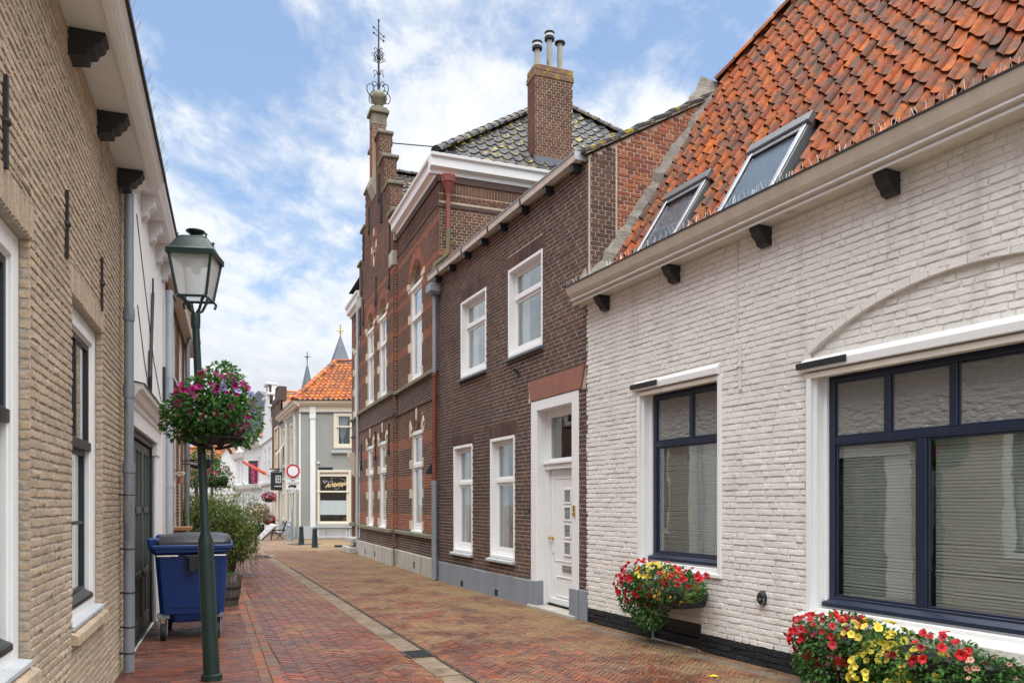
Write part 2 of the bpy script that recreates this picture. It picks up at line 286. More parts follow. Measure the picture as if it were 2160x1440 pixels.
# ---------------------------------------------------------------- mesh helpers
class MB:
    def __init__(s): s.v = []; s.f = []
    def add(s, vs, fs):
        b = len(s.v); s.v += [tuple(x) for x in vs]; s.f += [tuple(i + b for i in f) for f in fs]; return s
    def box(s, x0, x1, y0, y1, z0, z1):
        return s.add([(x0, y0, z0), (x1, y0, z0), (x1, y1, z0), (x0, y1, z0), (x0, y0, z1), (x1, y0, z1), (x1, y1, z1), (x0, y1, z1)],
                     [(0, 3, 2, 1), (4, 5, 6, 7), (0, 1, 5, 4), (1, 2, 6, 5), (2, 3, 7, 6), (3, 0, 4, 7)])
    def hexa(s, p):       # 8 points ordered as box
        return s.add(p, [(0, 3, 2, 1), (4, 5, 6, 7), (0, 1, 5, 4), (1, 2, 6, 5), (2, 3, 7, 6), (3, 0, 4, 7)])
    def ring(s, u0, u1, v0, v1, w, y0, y1, wb=None, wt=None):   # picture frame in the x-z plane
        wb = w if wb is None else wb; wt = w if wt is None else wt
        s.box(u0, u0 + w, y0, y1, v0, v1); s.box(u1 - w, u1, y0, y1, v0, v1)
        s.box(u0 + w, u1 - w, y0, y1, v0, v0 + wb); s.box(u0 + w, u1 - w, y0, y1, v1 - wt, v1); return s
    def prism(s, poly, axis, a, b):   # polygon (p,q) extruded along axis from a to b
        n = len(poly)
        def P(p, q, t): return {'x': (t, p, q), 'y': (p, t, q), 'z': (p, q, t)}[axis]
        vs = [P(p, q, a) for p, q in poly] + [P(p, q, b) for p, q in poly]
        tri = geometry.tessellate_polygon([[Vector((p, q, 0)) for p, q in poly]])
        fs = [tuple(t) for t in tri] + [tuple(i + n for i in reversed(t)) for t in tri]
        fs += [(i, (i + 1) % n, (i + 1) % n + n, i + n) for i in range(n)]
        return s.add(vs, fs)
    def tube(s, pts, r, n=10, cap=True):
        pts = [Vector(p) for p in pts]; m = len(pts); rs = r if isinstance(r, (list, tuple)) else [r] * m
        vs = []; ref = None
        for i, p in enumerate(pts):
            d = (pts[min(i + 1, m - 1)] - pts[max(i - 1, 0)]).normalized()
            if ref is None: ref = d.orthogonal().normalized()
            ref = (ref - d * ref.dot(d)).normalized(); b = d.cross(ref)
            vs += [p + (ref * math.cos(2 * math.pi * k / n) + b * math.sin(2 * math.pi * k / n)) * rs[i] for k in range(n)]
        fs = [(i * n + k, i * n + (k + 1) % n, (i + 1) * n + (k + 1) % n, (i + 1) * n + k) for i in range(m - 1) for k in range(n)]
        if cap: fs += [tuple(reversed(range(n))), tuple((m - 1) * n + k for k in range(n))]
        return s.add(vs, fs)
    def lathe(s, prof, c=(0, 0, 0), n=16, axis='z'):
        vs = []
        for r, h in prof:
            for k in range(n):
                a = 2 * math.pi * k / n; p, q = r * math.cos(a), r * math.sin(a)
                vs.append((c[0] + p, c[1] + q, c[2] + h) if axis == 'z' else ((c[0] + p, c[1] + h, c[2] + q) if axis == 'y' else (c[0] + h, c[1] + p, c[2] + q)))
        m = len(prof)
        fs = [(i * n + k, i * n + (k + 1) % n, (i + 1) * n + (k + 1) % n, (i + 1) * n + k) for i in range(m - 1) for k in range(n)]
        fs += [tuple(reversed(range(n))), tuple((m - 1) * n + k for k in range(n))]
        return s.add(vs, fs)
    def loft(s, rings):
        n = len(rings[0]); vs = [p for r in rings for p in r]; m = len(rings)
        fs = [(i * n + k, i * n + (k + 1) % n, (i + 1) * n + (k + 1) % n, (i + 1) * n + k) for i in range(m - 1) for k in range(n)]
        fs += [tuple(reversed(range(n))), tuple((m - 1) * n + k for k in range(n))]
        return s.add(vs, fs)
    def mesh(s, name, mat, smooth=None):
        me = bpy.data.meshes.new(name); me.from_pydata(s.v, [], s.f); me.materials.append(MATS[mat])
        if smooth:
            me.polygons.foreach_set('use_smooth', [True] * len(me.polygons)); me.set_sharp_from_angle(angle=rad(smooth))
        me.update(); return me
def fixn(me):
    bm = bmesh.new(); bm.from_mesh(me); bmesh.ops.recalc_face_normals(bm, faces=bm.faces); bm.to_mesh(me); bm.free()
def obj(name, me, parent=None, loc=None, rot=None, scale=None, kind=None, label=None):
    o = bpy.data.objects.new(name, me); COL.objects.link(o)
    if parent is not None: o.parent = parent
    if loc is not None: o.location = loc
    if rot is not None: o.rotation_euler = rot
    if scale is not None: o.scale = scale
    if kind: o['kind'] = kind
    if label: o['label'] = label
    return o
def part(parent, name, mb, mat, smooth=None, bevel=0, kind=None, label=None, fix=True):
    me = mb.mesh(name, mat, smooth)
    if fix: fixn(me)
    o = obj(name, me, parent, kind=kind, label=label)
    if bevel:
        b = o.modifiers.new('bevel', 'BEVEL'); b.width = bevel; b.segments = 1; b.limit_method = 'ANGLE'; b.angle_limit = rad(40)
    return o
def thing(name, label, cat, loc=(0, 0, 0), rz=0, group=None):
    o = obj(name, None, None, loc, (0, 0, rz)); o['label'] = label; o['category'] = cat
    if group: o['group'] = group
    o.empty_display_size = .2
    return o
def copy_tree(o, parent=None):
    c = o.copy(); COL.objects.link(c)
    if parent is not None: c.parent = parent
    for ch in list(o.children): copy_tree(ch, c)
    return c
class Frame:
    """facade frame: local +x runs along the facade (to the right seen from the street), local +y into the house"""
    def __init__(s, ox, oy, dx, dy):
        n = math.hypot(dx, dy); s.o = (ox, oy); s.d = (dx / n, dy / n); s.rz = math.atan2(dy, dx)
    def w(s, u, y=0, z=0):
        dx, dy = s.d
        return Vector((s.o[0] + u * dx - y * dy, s.o[1] + u * dy + y * dx, z))
    def root(s, name, label, cat='house', group=None): return thing(name, label, cat, (s.o[0], s.o[1], 0), s.rz, group)
def project(p):
    if p.y < .2: return None
    return CX + F * p.x / p.y, HY - F * (p.z - EYE) / p.y
def in_view(p, m=0):
    q = project(p); return q is not None and -m <= q[0] <= 2160 + m and -m <= q[1] <= 1440 + m
def ground_at(px, py):
    y = F * EYE / (py - HY); return Vector(((px - CX) / F * y, y, 0))
# ---------------------------------------------------------------- brickwork
def sub_rect(rects, h):
    out = []
    for a, b, c, d in rects:
        p, q, r, s = h
        if p >= b or q <= a or r >= d or s <= c: out.append((a, b, c, d)); continue
        if a < p: out.append((a, p, c, d))
        if q < b: out.append((q, b, c, d))
        m0, m1 = max(a, p), min(b, q)
        if c < r: out.append((m0, m1, c, r))
        if s < d: out.append((m0, m1, s, d))
    return [t for t in out if t[1] - t[0] > .018 and t[3] - t[2] > .014]
def lay(u0, u1, v0, v1, bl, bh, j, bond='cross', holes=(), keep=None, rng=R):
    """brick rectangles (a,b,c,d) of a wall face"""
    out = []; row = 0; v = v0
    while v < v1 - .01:
        t = min(v + bh, v1); u = u0
        if bond == 'cross':
            L = bl if row % 2 == 0 else bl / 2 - j / 2
            off = (bl / 2 if row % 4 == 2 else 0) if row % 2 == 0 else bl / 4
            u = u0 - off
        elif bond == 'run': L = bl; off = (row % 2) * bl / 2; u = u0 - off
        else: u = u0 - rng.random() * bl
        while u < u1 - .01:
            if bond == 'wild': L = bl if rng.random() < .62 else bl / 2 - j / 2
            a, b = max(u, u0), min(u + L, u1)
            if b - a > .02:
                rs = [(a, b, v, t)]
                for h in holes: rs = sub_rect(rs, h)
                out += [r for r in rs if keep is None or keep((r[0] + r[1]) / 2, (r[2] + r[3]) / 2)]
            u += L + j
        v += bh + j; row += 1
    return out
def lay_soldier(u0, u1, v0, v1, bw, j):
    out = []; u = u0
    while u < u1 - .01:
        out.append((u, min(u + bw, u1), v0, v1)); u += bw + j
    return out
UNIT = {}
RB = random.Random(99)
def rough_shape(ln, ht, pr, j, jn):
    """worn brick: wavy front grid and edges, base at n=0; returns (x, z, n) points centred on the brick"""
    nx, nz = 5, 3; pts = []; g = RB.uniform
    for k in range(nz):
        for i in range(nx):
            ex = i in (0, nx - 1); ez = k in (0, nz - 1)
            x = (i / (nx - 1) - .5) * (ln - .010) + g(-j, j) * (1 if not ex else .6); z = (k / (nz - 1) - .5) * (ht - .010) + g(-j, j) * (.9 if ez else 1)
            pts.append((x, z, pr + g(-jn, jn) - (.0014 if ex or ez else 0)))
    ring = [0, 1, 2, 3, 4, 9, 14, 13, 12, 11, 10, 5]; b0 = len(pts)
    for q in ring:
        x, z, n = pts[q]; pts.append((x * 1.0 + (.004 if x > 0 else -.004), z + (.004 if z > 0 else -.004) * (q not in (5, 9)), -.004))
    fs = [(k * nx + i, k * nx + i + 1, (k + 1) * nx + i + 1, (k + 1) * nx + i) for k in range(nz - 1) for i in range(nx - 1)]
    fs += [(b0 + q, b0 + (q + 1) % 12, ring[(q + 1) % 12], ring[q]) for q in range(12)]
    return pts, fs
def rough_units(mat, ln, ht, pr, j, jn):
    key = (mat, round(ln, 2), round(ht, 2))
    if key not in UNIT:
        L = []
        for _ in range(7):
            p, f = rough_shape(ln, ht, pr, j, jn); mb = MB(); mb.add([(x / ln, -n / pr, z / ht) for x, z, n in p], f); L.append(mb.mesh('brick', mat, 50))
        UNIT[key] = L
    return RB.choice(UNIT[key])
def unit_brick(mat):
    if mat not in UNIT:
        m = MB(); c = .04; k = .10
        m.add([(-.5, 0, -.5), (.5, 0, -.5), (.5, 0, .5), (-.5, 0, .5), (-.5 + c, -1, -.5 + k), (.5 - c, -1, -.5 + k), (.5 - c, -1, .5 - k), (-.5 + c, -1, .5 - k)],
              [(4, 5, 6, 7), (0, 1, 5, 4), (1, 2, 6, 5), (2, 3, 7, 6), (3, 0, 4, 7)])
        UNIT[mat] = m.mesh('brick', mat)
    return UNIT[mat]
def put_bricks(mb, rects, O, U, N, proud, jit, rough=0, cham=.006, worn=None):
    O, U, N = Vector(O), Vector(U), Vector(N); rr = R.uniform
    for a, b, c, d in rects:
        if worn:
            p_, f_ = rough_shape(b - a, d - c, proud + rr(-jit, jit), *worn); c0 = O + U * ((a + b) / 2) + Vector((0, 0, (c + d) / 2))
            mb.add([c0 + U * x + N * n + Vector((0, 0, z)) for x, z, n in p_], f_); continue
        p = proud + rr(-jit, jit); e = min(cham, (d - c) * .2); q = [rr(-rough, rough) for _ in range(8)]
        base = [(a, c, -.004), (b, c, -.004), (b, d, -.004), (a, d, -.004)]
        front = [(a + e, c + e, p), (b - e, c + e, p), (b - e, d - e, p), (a + e, d - e, p)]
        vs = [O + U * x + N * n + Vector((0, 0, z)) for x, z, n in base]
        vs += [O + U * (x + q[i]) + N * (n + q[i] * .5) + Vector((0, 0, z + q[i + 4])) for i, (x, z, n) in enumerate(front)]
        mb.add(vs, [(4, 5, 6, 7), (0, 1, 5, 4), (1, 2, 6, 5), (2, 3, 7, 6), (3, 0, 4, 7)])
def brick_face(wall, rects, mat, proud=.008, jit=.002, y=0, frame=None, n_indiv=0, rough=0, cham=.006, O=None, U=(1, 0, 0), N=(0, -1, 0), worn=None):
    """lay bricks on a face: the n_indiv that show largest are single objects, the rest one joined part"""
    pick = set()
    if n_indiv and frame is not None:
        sc = []
        for i, (a, b, c, d) in enumerate(rects):
            p = frame.w((a + b) / 2, y, (c + d) / 2)
            if in_view(p): sc.append(((b - a) * (d - c) / (p - camo.location).length ** 2, i))
        sc.sort(reverse=True); pick = {i for _, i in sc[:n_indiv]}
        me = unit_brick(mat)
        for i in pick:
            a, b, c, d = rects[i]; q = rough * 30
            if worn: obj('brick', rough_units(mat, b - a, d - c, proud, *worn), wall, ((a + b) / 2, y, (c + d) / 2), (R.uniform(-.02, .02), R.uniform(-.012, .012), R.uniform(-.012, .012)), (b - a, proud + R.uniform(-jit, jit), d - c)); continue
            obj('brick', me, wall, ((a + b) / 2, y + .004, (c + d) / 2), (R.uniform(-.02, .02) * q, R.uniform(-.015, .015) * q, R.uniform(-.01, .01) * q), (b - a, proud + .004 + R.uniform(-jit, jit), d - c))
    rest = [r for i, r in enumerate(rects) if i not in pick]
    if rest:
        mb = MB(); put_bricks(mb, rest, O or (0, y, 0), U, N, proud, jit, rough, cham, worn)
        part(wall, 'brickwork', mb, mat, 50 if worn else None, fix=False, kind='stuff')
def backing(parent, name, outer, holes, mat, y=0, depth=.12, extra=None):
    """wall sheet with openings and their reveals"""
    loops = [[Vector((p, q, 0)) for p, q in outer]] + [[Vector((p, q, 0)) for p, q in h] for h in holes]
    flat = [p for l in loops for p in l]; tri = geometry.tessellate_polygon(loops)
    mb = MB(); mb.add([(p.x, y, p.y) for p in flat], [tuple(t) for t in tri])
    for l in loops[1:] + ([loops[0]] if extra else []):
        n = len(l)
        mb.add([(p.x, y, p.y) for p in l] + [(p.x, y + depth, p.y) for p in l], [(i, (i + 1) % n, (i + 1) % n + n, i + n) for i in range(n)])
    return part(parent, name, mb, mat)
def rect(u0, u1, v0, v1): return [(u0, v0), (u1, v0), (u1, v1), (u0, v1)]
def arch_loop(u0, u1, v0, vs, rise, n=12):
    """opening with a segmental or round head"""
    w = (u1 - u0) / 2; r = (w * w + rise * rise) / (2 * rise); c = (u0 + u1) / 2; vc = vs + rise - r
    a = math.asin(min(1, w / r)) if rise < w * .999 else math.pi / 2
    top = [(c + r * math.sin(a - 2 * a * i / n), vc + r * math.cos(a - 2 * a * i / n)) for i in range(n + 1)]
    return [(u0, v0), (u1, v0)] + top, (c, vc, r, a)
def voussoirs(mb, c, vc, r0, r1, a, n, y0, y1, gap=.08, skip=()):
    for i in range(n):
        if i in skip: continue
        t0 = -a + 2 * a * (i + gap) / n; t1 = -a + 2 * a * (i + 1 - gap) / n
        P = lambda r, t, y: (c + r * math.sin(t), y, vc + r * math.cos(t))
        mb.hexa([P(r0, t0, y0), P(r0, t1, y0), P(r0, t1, y1), P(r0, t0, y1), P(r1, t0, y0), P(r1, t1, y0), P(r1, t1, y1), P(r1, t0, y1)])
# ---------------------------------------------------------------- tiles
def tile_shape(w, expo, seg=10, d=.018, r=.03, lift=.03, thick=.014):
    prof = []
    for i in range(seg + 1):
        t = i / seg
        z = -d * math.sin(math.pi * t / .66) if t < .66 else r * math.sin(math.pi * (t - .66) / .34)
        prof.append((t * w * 1.04, z))
    l = expo * 1.22; vs = []; n = seg + 1
    for x, z in prof:
        t = x / w; vs.append((x, -.020 * math.sin(math.pi * min(1, max(0, t / .66))) if t < .66 else .012 * math.sin(math.pi * min(1, (t - .66) / .34)), z + lift))
    for x, z in prof: vs.append((x, l, z + .004))
    for i, (x, z) in enumerate(prof): vs.append((x, vs[i][1] + .004, z + lift - thick))
    fs = [(i, i + 1, n + i + 1, n + i) for i in range(seg)] + [(2 * n + i, 2 * n + i + 1, i + 1, i) for i in range(seg)] + [(seg, 2 * n + seg, n + seg)]
    return vs, fs
def tile_roof(roof, frame, O, A, S, wid, hei, w, expo, mat, keep=None, n_indiv=0, seg=10, jit=.004, **kw):
    """pantiles over a plane: O corner, A along the eaves, S up the slope (unit vectors, local)"""
    O, A, S = Vector(O), Vector(A).normalized(), Vector(S).normalized(); Nn = A.cross(S)
    vs, fs = tile_shape(w, expo, seg, **kw); spots = []
    for j in range(int(hei / expo)):
        for i in range(int(wid / w)):
            if keep is None or keep(i * w + w / 2, j * expo + expo / 2): spots.append((i * w, j * expo))
    M0 = Matrix((A, S, Nn)).transposed()
    pick = set()
    if n_indiv:
        sc = []
        for k, (x, y) in enumerate(spots):
            p = O + A * (x + w / 2) + S * (y + expo / 2); pw = frame.w(p.x, p.y, p.z)
            if in_view(pw, 20): sc.append((-(pw - camo.location).length, k))
        sc.sort(reverse=True); pick = {k for _, k in sc[:n_indiv]}
        mb = MB(); mb.add(vs, fs); me = mb.mesh('tile', mat, 60)
        for k in pick:
            x, y = spots[k]; p = O + A * (x + R.uniform(-jit, jit)) + S * (y + R.uniform(-jit, jit) * 2) + Nn * R.uniform(0, jit)
            e = (M0 @ Matrix.Rotation(R.uniform(-.025, .025), 3, 'Z') @ Matrix.Rotation(R.uniform(-.03, .03), 3, 'Y')).to_euler()
            obj('tile', me, roof, p, e)
    mb = MB()
    for k, (x, y) in enumerate(spots):
        if k in pick: continue
        p = O + A * (x + R.uniform(-jit, jit)) + S * (y + R.uniform(-jit, jit) * 2) + Nn * R.uniform(0, jit); m = M0 @ Matrix.Rotation(R.uniform(-.02, .02), 3, 'Z')
        mb.add([p + m @ Vector(v) for v in vs], fs)
    if mb.v: part(roof, 'tiling', mb, mat, 60, fix=False, kind='stuff')
def ridge_caps(roof, pts, r, mat, step=.34):
    me = None
    for a, b in zip(pts, pts[1:]):
        a, b = Vector(a), Vector(b); L = (b - a).length; n = max(1, int(L / step)); q = (b - a).to_track_quat('X', 'Z')
        if me is None:
            mb = MB(); k = 8; vs = []
            for x, s in ((0, 1.06), (step * 1.08, .9)):
                vs += [(x, r * s * math.cos(math.pi * i / k), r * s * math.sin(math.pi * i / k) * .9) for i in range(k + 1)]
            mb.add(vs, [(i, i + 1, k + 2 + i, k + 1 + i) for i in range(k)] + [tuple(range(k + 1))])
            me = mb.mesh('ridge_tile', mat, 60)
        for i in range(n): obj('ridge_tile', me, roof, a + (b - a) * (i / n), q.to_euler(), (L / n / step, 1, 1))
# ---------------------------------------------------------------- windows
def pane(parent, u0, u1, v0, v1, y, mat='glass', name='pane'):
    mb = MB(); mb.box(u0, u1, y, y + .006, v0, v1); return part(parent, name, mb, mat)
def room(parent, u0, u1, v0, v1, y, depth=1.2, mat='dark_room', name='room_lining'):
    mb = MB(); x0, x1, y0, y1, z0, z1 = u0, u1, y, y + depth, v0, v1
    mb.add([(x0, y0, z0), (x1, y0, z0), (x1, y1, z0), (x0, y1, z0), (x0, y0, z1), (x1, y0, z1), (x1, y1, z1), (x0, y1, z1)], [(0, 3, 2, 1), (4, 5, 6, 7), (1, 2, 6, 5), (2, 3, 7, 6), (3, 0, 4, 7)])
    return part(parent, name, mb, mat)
def pipe(parent, name, pts, r, mat, n=14): return part(parent, name, MB().tube(pts, r, n), mat, 50)
def text_mesh(s, size, mat, shear=0, depth=.002, bold=0, align='CENTER'):
    cu = bpy.data.curves.new('lettering', 'FONT'); cu.body = s; cu.size = size; cu.shear = shear; cu.extrude = depth; cu.offset = bold; cu.align_x = align; cu.align_y = 'CENTER'; cu.resolution_u = 3
    o = bpy.data.objects.new('lettering', cu); COL.objects.link(o); bpy.context.view_layer.update()
    me = bpy.data.meshes.new_from_object(o.evaluated_get(bpy.context.evaluated_depsgraph_get())); bpy.data.objects.remove(o)
    me.materials.clear(); me.materials.append(MATS[mat]); return me
def lettering(parent, s, size, mat, loc, rot=(rad(90), 0, 0), **kw): return obj('lettering', text_mesh(s, size, mat, **kw), parent, loc, rot)
# ---------------------------------------------------------------- facades' frames
FW = Frame(1.043, 10.82, .497, -1)      # white house, right
FB = Frame(-1.60, 16.63, .455, -1)      # brown house
FT = Frame(-5.6, 27.2, .38, -1)         # brick hall with the stepped gable
FL = Frame(-1.095, 0, -.3585, 1)        # left row
# ---------------------------------------------------------------- ground
def right_wall_x(y):
    if y < 10.82: return 1.043 - .497 * (y - 10.82)
    if y < 16.63: return 1.043 - .455 * (y - 10.82)
    return -1.60 - .38 * (y - 16.63)
def left_wall_x(y): return -1.095 - .3585 * y
def border_x(y): return -2.32 - .39 * (y - 7.12)
def drain_d(x, y): return x + .42 * y - 2.67
g = part(None, 'ground', MB().add([(-400, -300, -.03), (400, -300, -.03), (400, 900, -.03), (-400, 900, -.03)], [(0, 1, 2, 3)]), 'sand_joint', kind='structure')
plain('far_paving', (.105, .055, .040), .62, var=.25, scale=3, bmp=.3, stretch=(1, 1, 1)); litter_nodes('far_paving')
ys = [1.5 + i * .5 for i in range(190)]
mb = MB()
for y in ys:   # bed of the street between the houses
    pass
mb.add([(-60, 19.4, -.012), (6, 19.4, -.012), (6, 130, -.012), (-60, 130, -.012)], [(0, 1, 2, 3)])
part(None, 'far_pavement', mb, 'far_paving', kind='structure')
street = part(None, 'street', MB().add([(-9, 1, -.008), (9, 1, -.008), (9, 19.4, -.008), (-9, 19.4, -.008)], [(0, 1, 2, 3)]), 'sand_joint', kind='structure')
ang = math.atan2(1, -.42) - math.pi / 4
ca, sa = math.cos(ang), math.sin(ang)
PL, PW, PJ = .205, .05125, .0035
spots = []
ext = 32
for k in range(-int(ext * 1.5 / PW), int(ext * 1.5 / PW)):
    for m in range(-60, 60):
        for hv in (0, 1):
            if hv == 0: cx_, cy_ = k * PW + 2 * PL * m + PL / 2, k * PW + PW / 2
            else: cx_, cy_ = k * PW + PL + 2 * PL * m + PW / 2, k * PW + PW - PL / 2
            x, y = cx_ * ca - cy_ * sa - 2, cx_ * sa + cy_ * ca + 9
            if not 4.2 < y < 27: continue
            d = drain_d(x, y)
            if -.31 < d < .03: continue
            if x < border_x(y) + .20 or x > right_wall_x(y) + .05: continue
            if not in_view(Vector((x, y, 0)), 60): continue
            spots.append((x, y, ang + hv * math.pi / 2))
spots.sort(key=lambda s: s[0] ** 2 + s[1] ** 2)
def paver_mesh(l, w, mat):
    m = MB(); c = .003; a, b = l / 2, w / 2
    m.add([(-a, -b, -.02), (a, -b, -.02), (a, b, -.02), (-a, b, -.02), (-a + c, -b + c, 0), (a - c, -b + c, 0), (a - c, b - c, 0), (-a + c, b - c, 0)],
          [(4, 5, 6, 7), (0, 1, 5, 4), (1, 2, 6, 5), (2, 3, 7, 6), (3, 0, 4, 7)])
    return m
pm = paver_mesh(PL - PJ, PW - PJ, 'paving_brick'); pmesh = pm.mesh('paving_brick', 'paving_brick')
def lay_pavers(host, items, src, me, n):
    vis = [i for i, s in enumerate(items) if in_view(Vector((s[0], s[1], 0)))][:n]; vs_ = set(vis)
    mb = MB()
    for i, (x, y, a) in enumerate(items):
        z = R.uniform(-.003, .002); tx, ty = R.uniform(-.02, .02), R.uniform(-.012, .012)
        if i in vs_: obj('paving_brick', me, host, (x, y, z), (ty, tx * .4, a + R.uniform(-.01, .01)))
        else:
            c, s = math.cos(a), math.sin(a)
            mb.add([(x + p * c - q * s, y + p * s + q * c, r + z + (p * tx * .3 + q * ty) * (r == 0)) for p, q, r in src.v], src.f)
    part(host, 'paving', mb, 'paving_brick', fix=False, kind='stuff')
lay_pavers(street, spots, pm, pmesh, 300)
# left pavement: bricks laid across, between wall and border rows
side = part(None, 'pavement', MB().add([(-9.2, 1, -.006), (border_x(1) + .0, 1, -.006), (border_x(19.4), 19.4, -.006), (-9.2, 19.4, -.006)], [(0, 1, 2, 3)]), 'sand_joint', kind='structure')
sd = math.atan2(1, -.39); ux, uy = math.cos(sd), math.sin(sd); items = []
for r in range(int(14 / .0535)):
    t = r * .0535
    for q in range(-1, 14):
        w_ = -(q * .21 + (r % 2) * .105) - .12
        x = border_x(4.0) + ux * t + uy * w_; y = 4.0 + uy * t - ux * w_
        if x < left_wall_x(y) - .02 or not in_view(Vector((x, y, 0)), 60) or y > 17: continue
        items.append((x, y, sd - math.pi / 2))
items.sort(key=lambda s: s[0] ** 2 + s[1] ** 2)
lay_pavers(side, items, pm, pmesh, 300)
# border rows
bm1 = paver_mesh(.20, .098, 'border_brick').mesh('border_brick', 'border_brick')
for row, off in ((0, .07), (1, .175)):
    for i in range(90):
        t = i * .207 + row * .1; x = border_x(4.5) + ux * t + uy * off; y = 4.5 + uy * t - ux * off
        if y < 19 and in_view(Vector((x, y, 0)), 40): obj('border_brick', bm1, street, (x, y, .005 + R.uniform(-.003, .003)), (R.uniform(-.02, .02), R.uniform(-.02, .02), sd + R.uniform(-.02, .02)))
# drain channel of concrete slabs with an open joint on its right side
dd = math.atan2(1, -.42); ex, ey = math.cos(dd), math.sin(dd)
sl = paver_mesh(.594, .25, 'channel_concrete').mesh('channel_slab', 'channel_concrete')
for i in range(30):
    t = i * .6; x = 2.67 - .42 * 4.4 - .145 + ex * t; y = 4.4 + ey * t
    if y < 20.5: obj('channel_slab', sl, street, (x, y, -.004 + R.uniform(-.004, .003)), (R.uniform(-.01, .01), R.uniform(-.02, .02), dd + R.uniform(-.006, .006)))
mb = MB(); m2 = MB()
for a, b in ((4.4, 8.3), (8.75, 20)):
    for o0, z0, tgt in ((.0, .012, mb),):
        p = [(2.67 - .42 * a + o0, a), (2.67 - .42 * b + o0, b)]
        tgt.hexa([(p[0][0], p[0][1], -.03), (p[0][0] + .028, p[0][1], -.03), (p[1][0] + .028, p[1][1], -.03), (p[1][0], p[1][1], -.03), (p[0][0], p[0][1], .002), (p[0][0] + .028, p[0][1], .002), (p[1][0] + .028, p[1][1], .002), (p[1][0], p[1][1], .002)])
part(street, 'drain_joint', mb, 'rubber')
gx, gy = 2.67 - .42 * 8.5 - .13, 8.5
gr = MB().box(-.2, .2, -.15, .15, -.015, .004); 
for i in range(7): gr.box(-.17 + i * .05, -.145 + i * .05, -.11, .11, .004, .012)
o = part(street, 'drain_grate', gr, 'black_iron'); o.location = (gx, gy, 0); o.rotation_euler = (0, 0, dd)
# slanted kerb row along the white house
kb = paver_mesh(.21, .058, 'border_brick').mesh('kerb_brick', 'channel_concrete')
for i in range(95):
    p = FW.w(.2 + i * .064, -.22, .002); obj('kerb_brick', kb, street, p, (0, R.uniform(-.02, .02), FW.rz + rad(68)))
# fallen blossom: loose flakes
mb = MB(); fl = random.Random(3)
n = 0
while n < 34000:
    y = 5 + 15 * fl.random() ** 1.6; x0, x1 = border_x(y) - .9, right_wall_x(y); x = x0 + (x1 - x0) * fl.random()
    d = drain_d(x, y); w_ = .10 + .35 * max(0, min(1, (d + .3) / 2.2)) + (.8 if -.5 < d < -.30 or -.05 < d < .12 else .4 if -.42 < d < 0 else 0) + (.2 if x < border_x(y) + .1 else 0)
    w_ *= .35 + 1.3 * (.5 + .5 * math.sin(x * 3.1 + 2.2 * math.sin(y * 1.7)) * math.sin(y * 2.3 + x))
    if fl.random() > w_: continue
    n += 1; s = fl.uniform(.0025, .0065); a = fl.random() * 6.28; c, q = math.cos(a) * s, math.sin(a) * s; z = fl.uniform(.003, .007)
    k = fl.uniform(.4, 1)
    mb.add([(x - c, y - q, z), (x + q * k, y - c * k, z + fl.uniform(0, .004)), (x + c, y + q, z), (x - q * k, y + c * k, z)], [(0, 1, 2, 3)])
o = part(None, 'fallen_blossom', mb, 'leaf_litter', fix=False, kind='stuff'); o['label'] = 'dry tan blossom and seed litter strewn over the brick street'
# damp patches and puddles
def puddle(cx, cy, rx, ry, seed, rot=0):
    r = random.Random(seed); k = 26; ph = [r.uniform(0, 6.28) for _ in range(4)]; vs = [(0, 0, 0)]
    for i in range(k):
        a = 2 * math.pi * i / k; q = 1 + .22 * math.sin(2 * a + ph[0]) + .18 * math.sin(3 * a + ph[1]) + .12 * math.sin(5 * a + ph[2]) + .08 * math.sin(9 * a + ph[3])
        vs.append((rx * q * math.cos(a), ry * q * math.sin(a), 0))
    o = part(None, 'puddle', MB().add(vs, [(0, i + 1, (i + 1) % k + 1) for i in range(k)]), 'puddle_water', kind='structure'); o.location = (cx, cy, .006); o.rotation_euler.z = rot
for px, py, rx, ry, s in ((520, 1177, .55, .5, 1), (500, 1160, .5, .55, 2), (556, 1172, .4, .4, 3), (640, 1146, .5, .9, 4)):
    p = ground_at(px, py); puddle(p.x, p.y, rx, ry, s)
# ---------------------------------------------------------------- white house on the right
wh = FW.root('white_house', 'white painted brick house with red pantile roof and navy windows, right')
WL = 7.6
SW = (1.25, 2.71, .86, 3.16); BW = (3.95, 7.05, .60, 3.0)
bw_loop, (ac, av, ar, aa) = arch_loop(3.93, 7.0, .60, 3.05, .42)
HT = (1.46, 2.40, 0, .60)
wall = backing(wh, 'wall', rect(0, WL, -.02, 4.46), [rect(*SW), bw_loop, rect(HT[0], HT[1], -.0, HT[3])], 'white_paint_mortar', depth=.2)
def in_arch(u, v, ex=0): return 3.93 - ex < u < 7.0 + ex and v >= 3.0 and math.hypot(u - ac, v - av) < ar + ex
rows = lay(0, WL, .005, 4.42, .215, .0565, .0070, 'wild', [SW, (3.93, 7.0, .60, 3.05), HT], lambda u, v: not in_arch(u, v, .06))
lo = [r for r in rows if r[3] <= .215]; hi = [r for r in rows if r[3] > .215]
brick_face(wall, hi, 'white_painted_brick', .010, .0045, frame=FW, n_indiv=300, worn=(.0040, .0014))
brick_face(wall, lo, 'tarred_brick', .014, .007, worn=(.006, .004))
part(wall, 'base_coat', MB().box(0, HT[0], -.003, .02, 0, .225).box(HT[1], WL, -.003, .02, 0, .225), 'tarred_brick')
mb = MB(); voussoirs(mb, ac, av, ar + .002, ar + .075, aa, 20, -.008, .03, .02); part(wall, 'relieving_arch', mb, 'white_painted_brick')
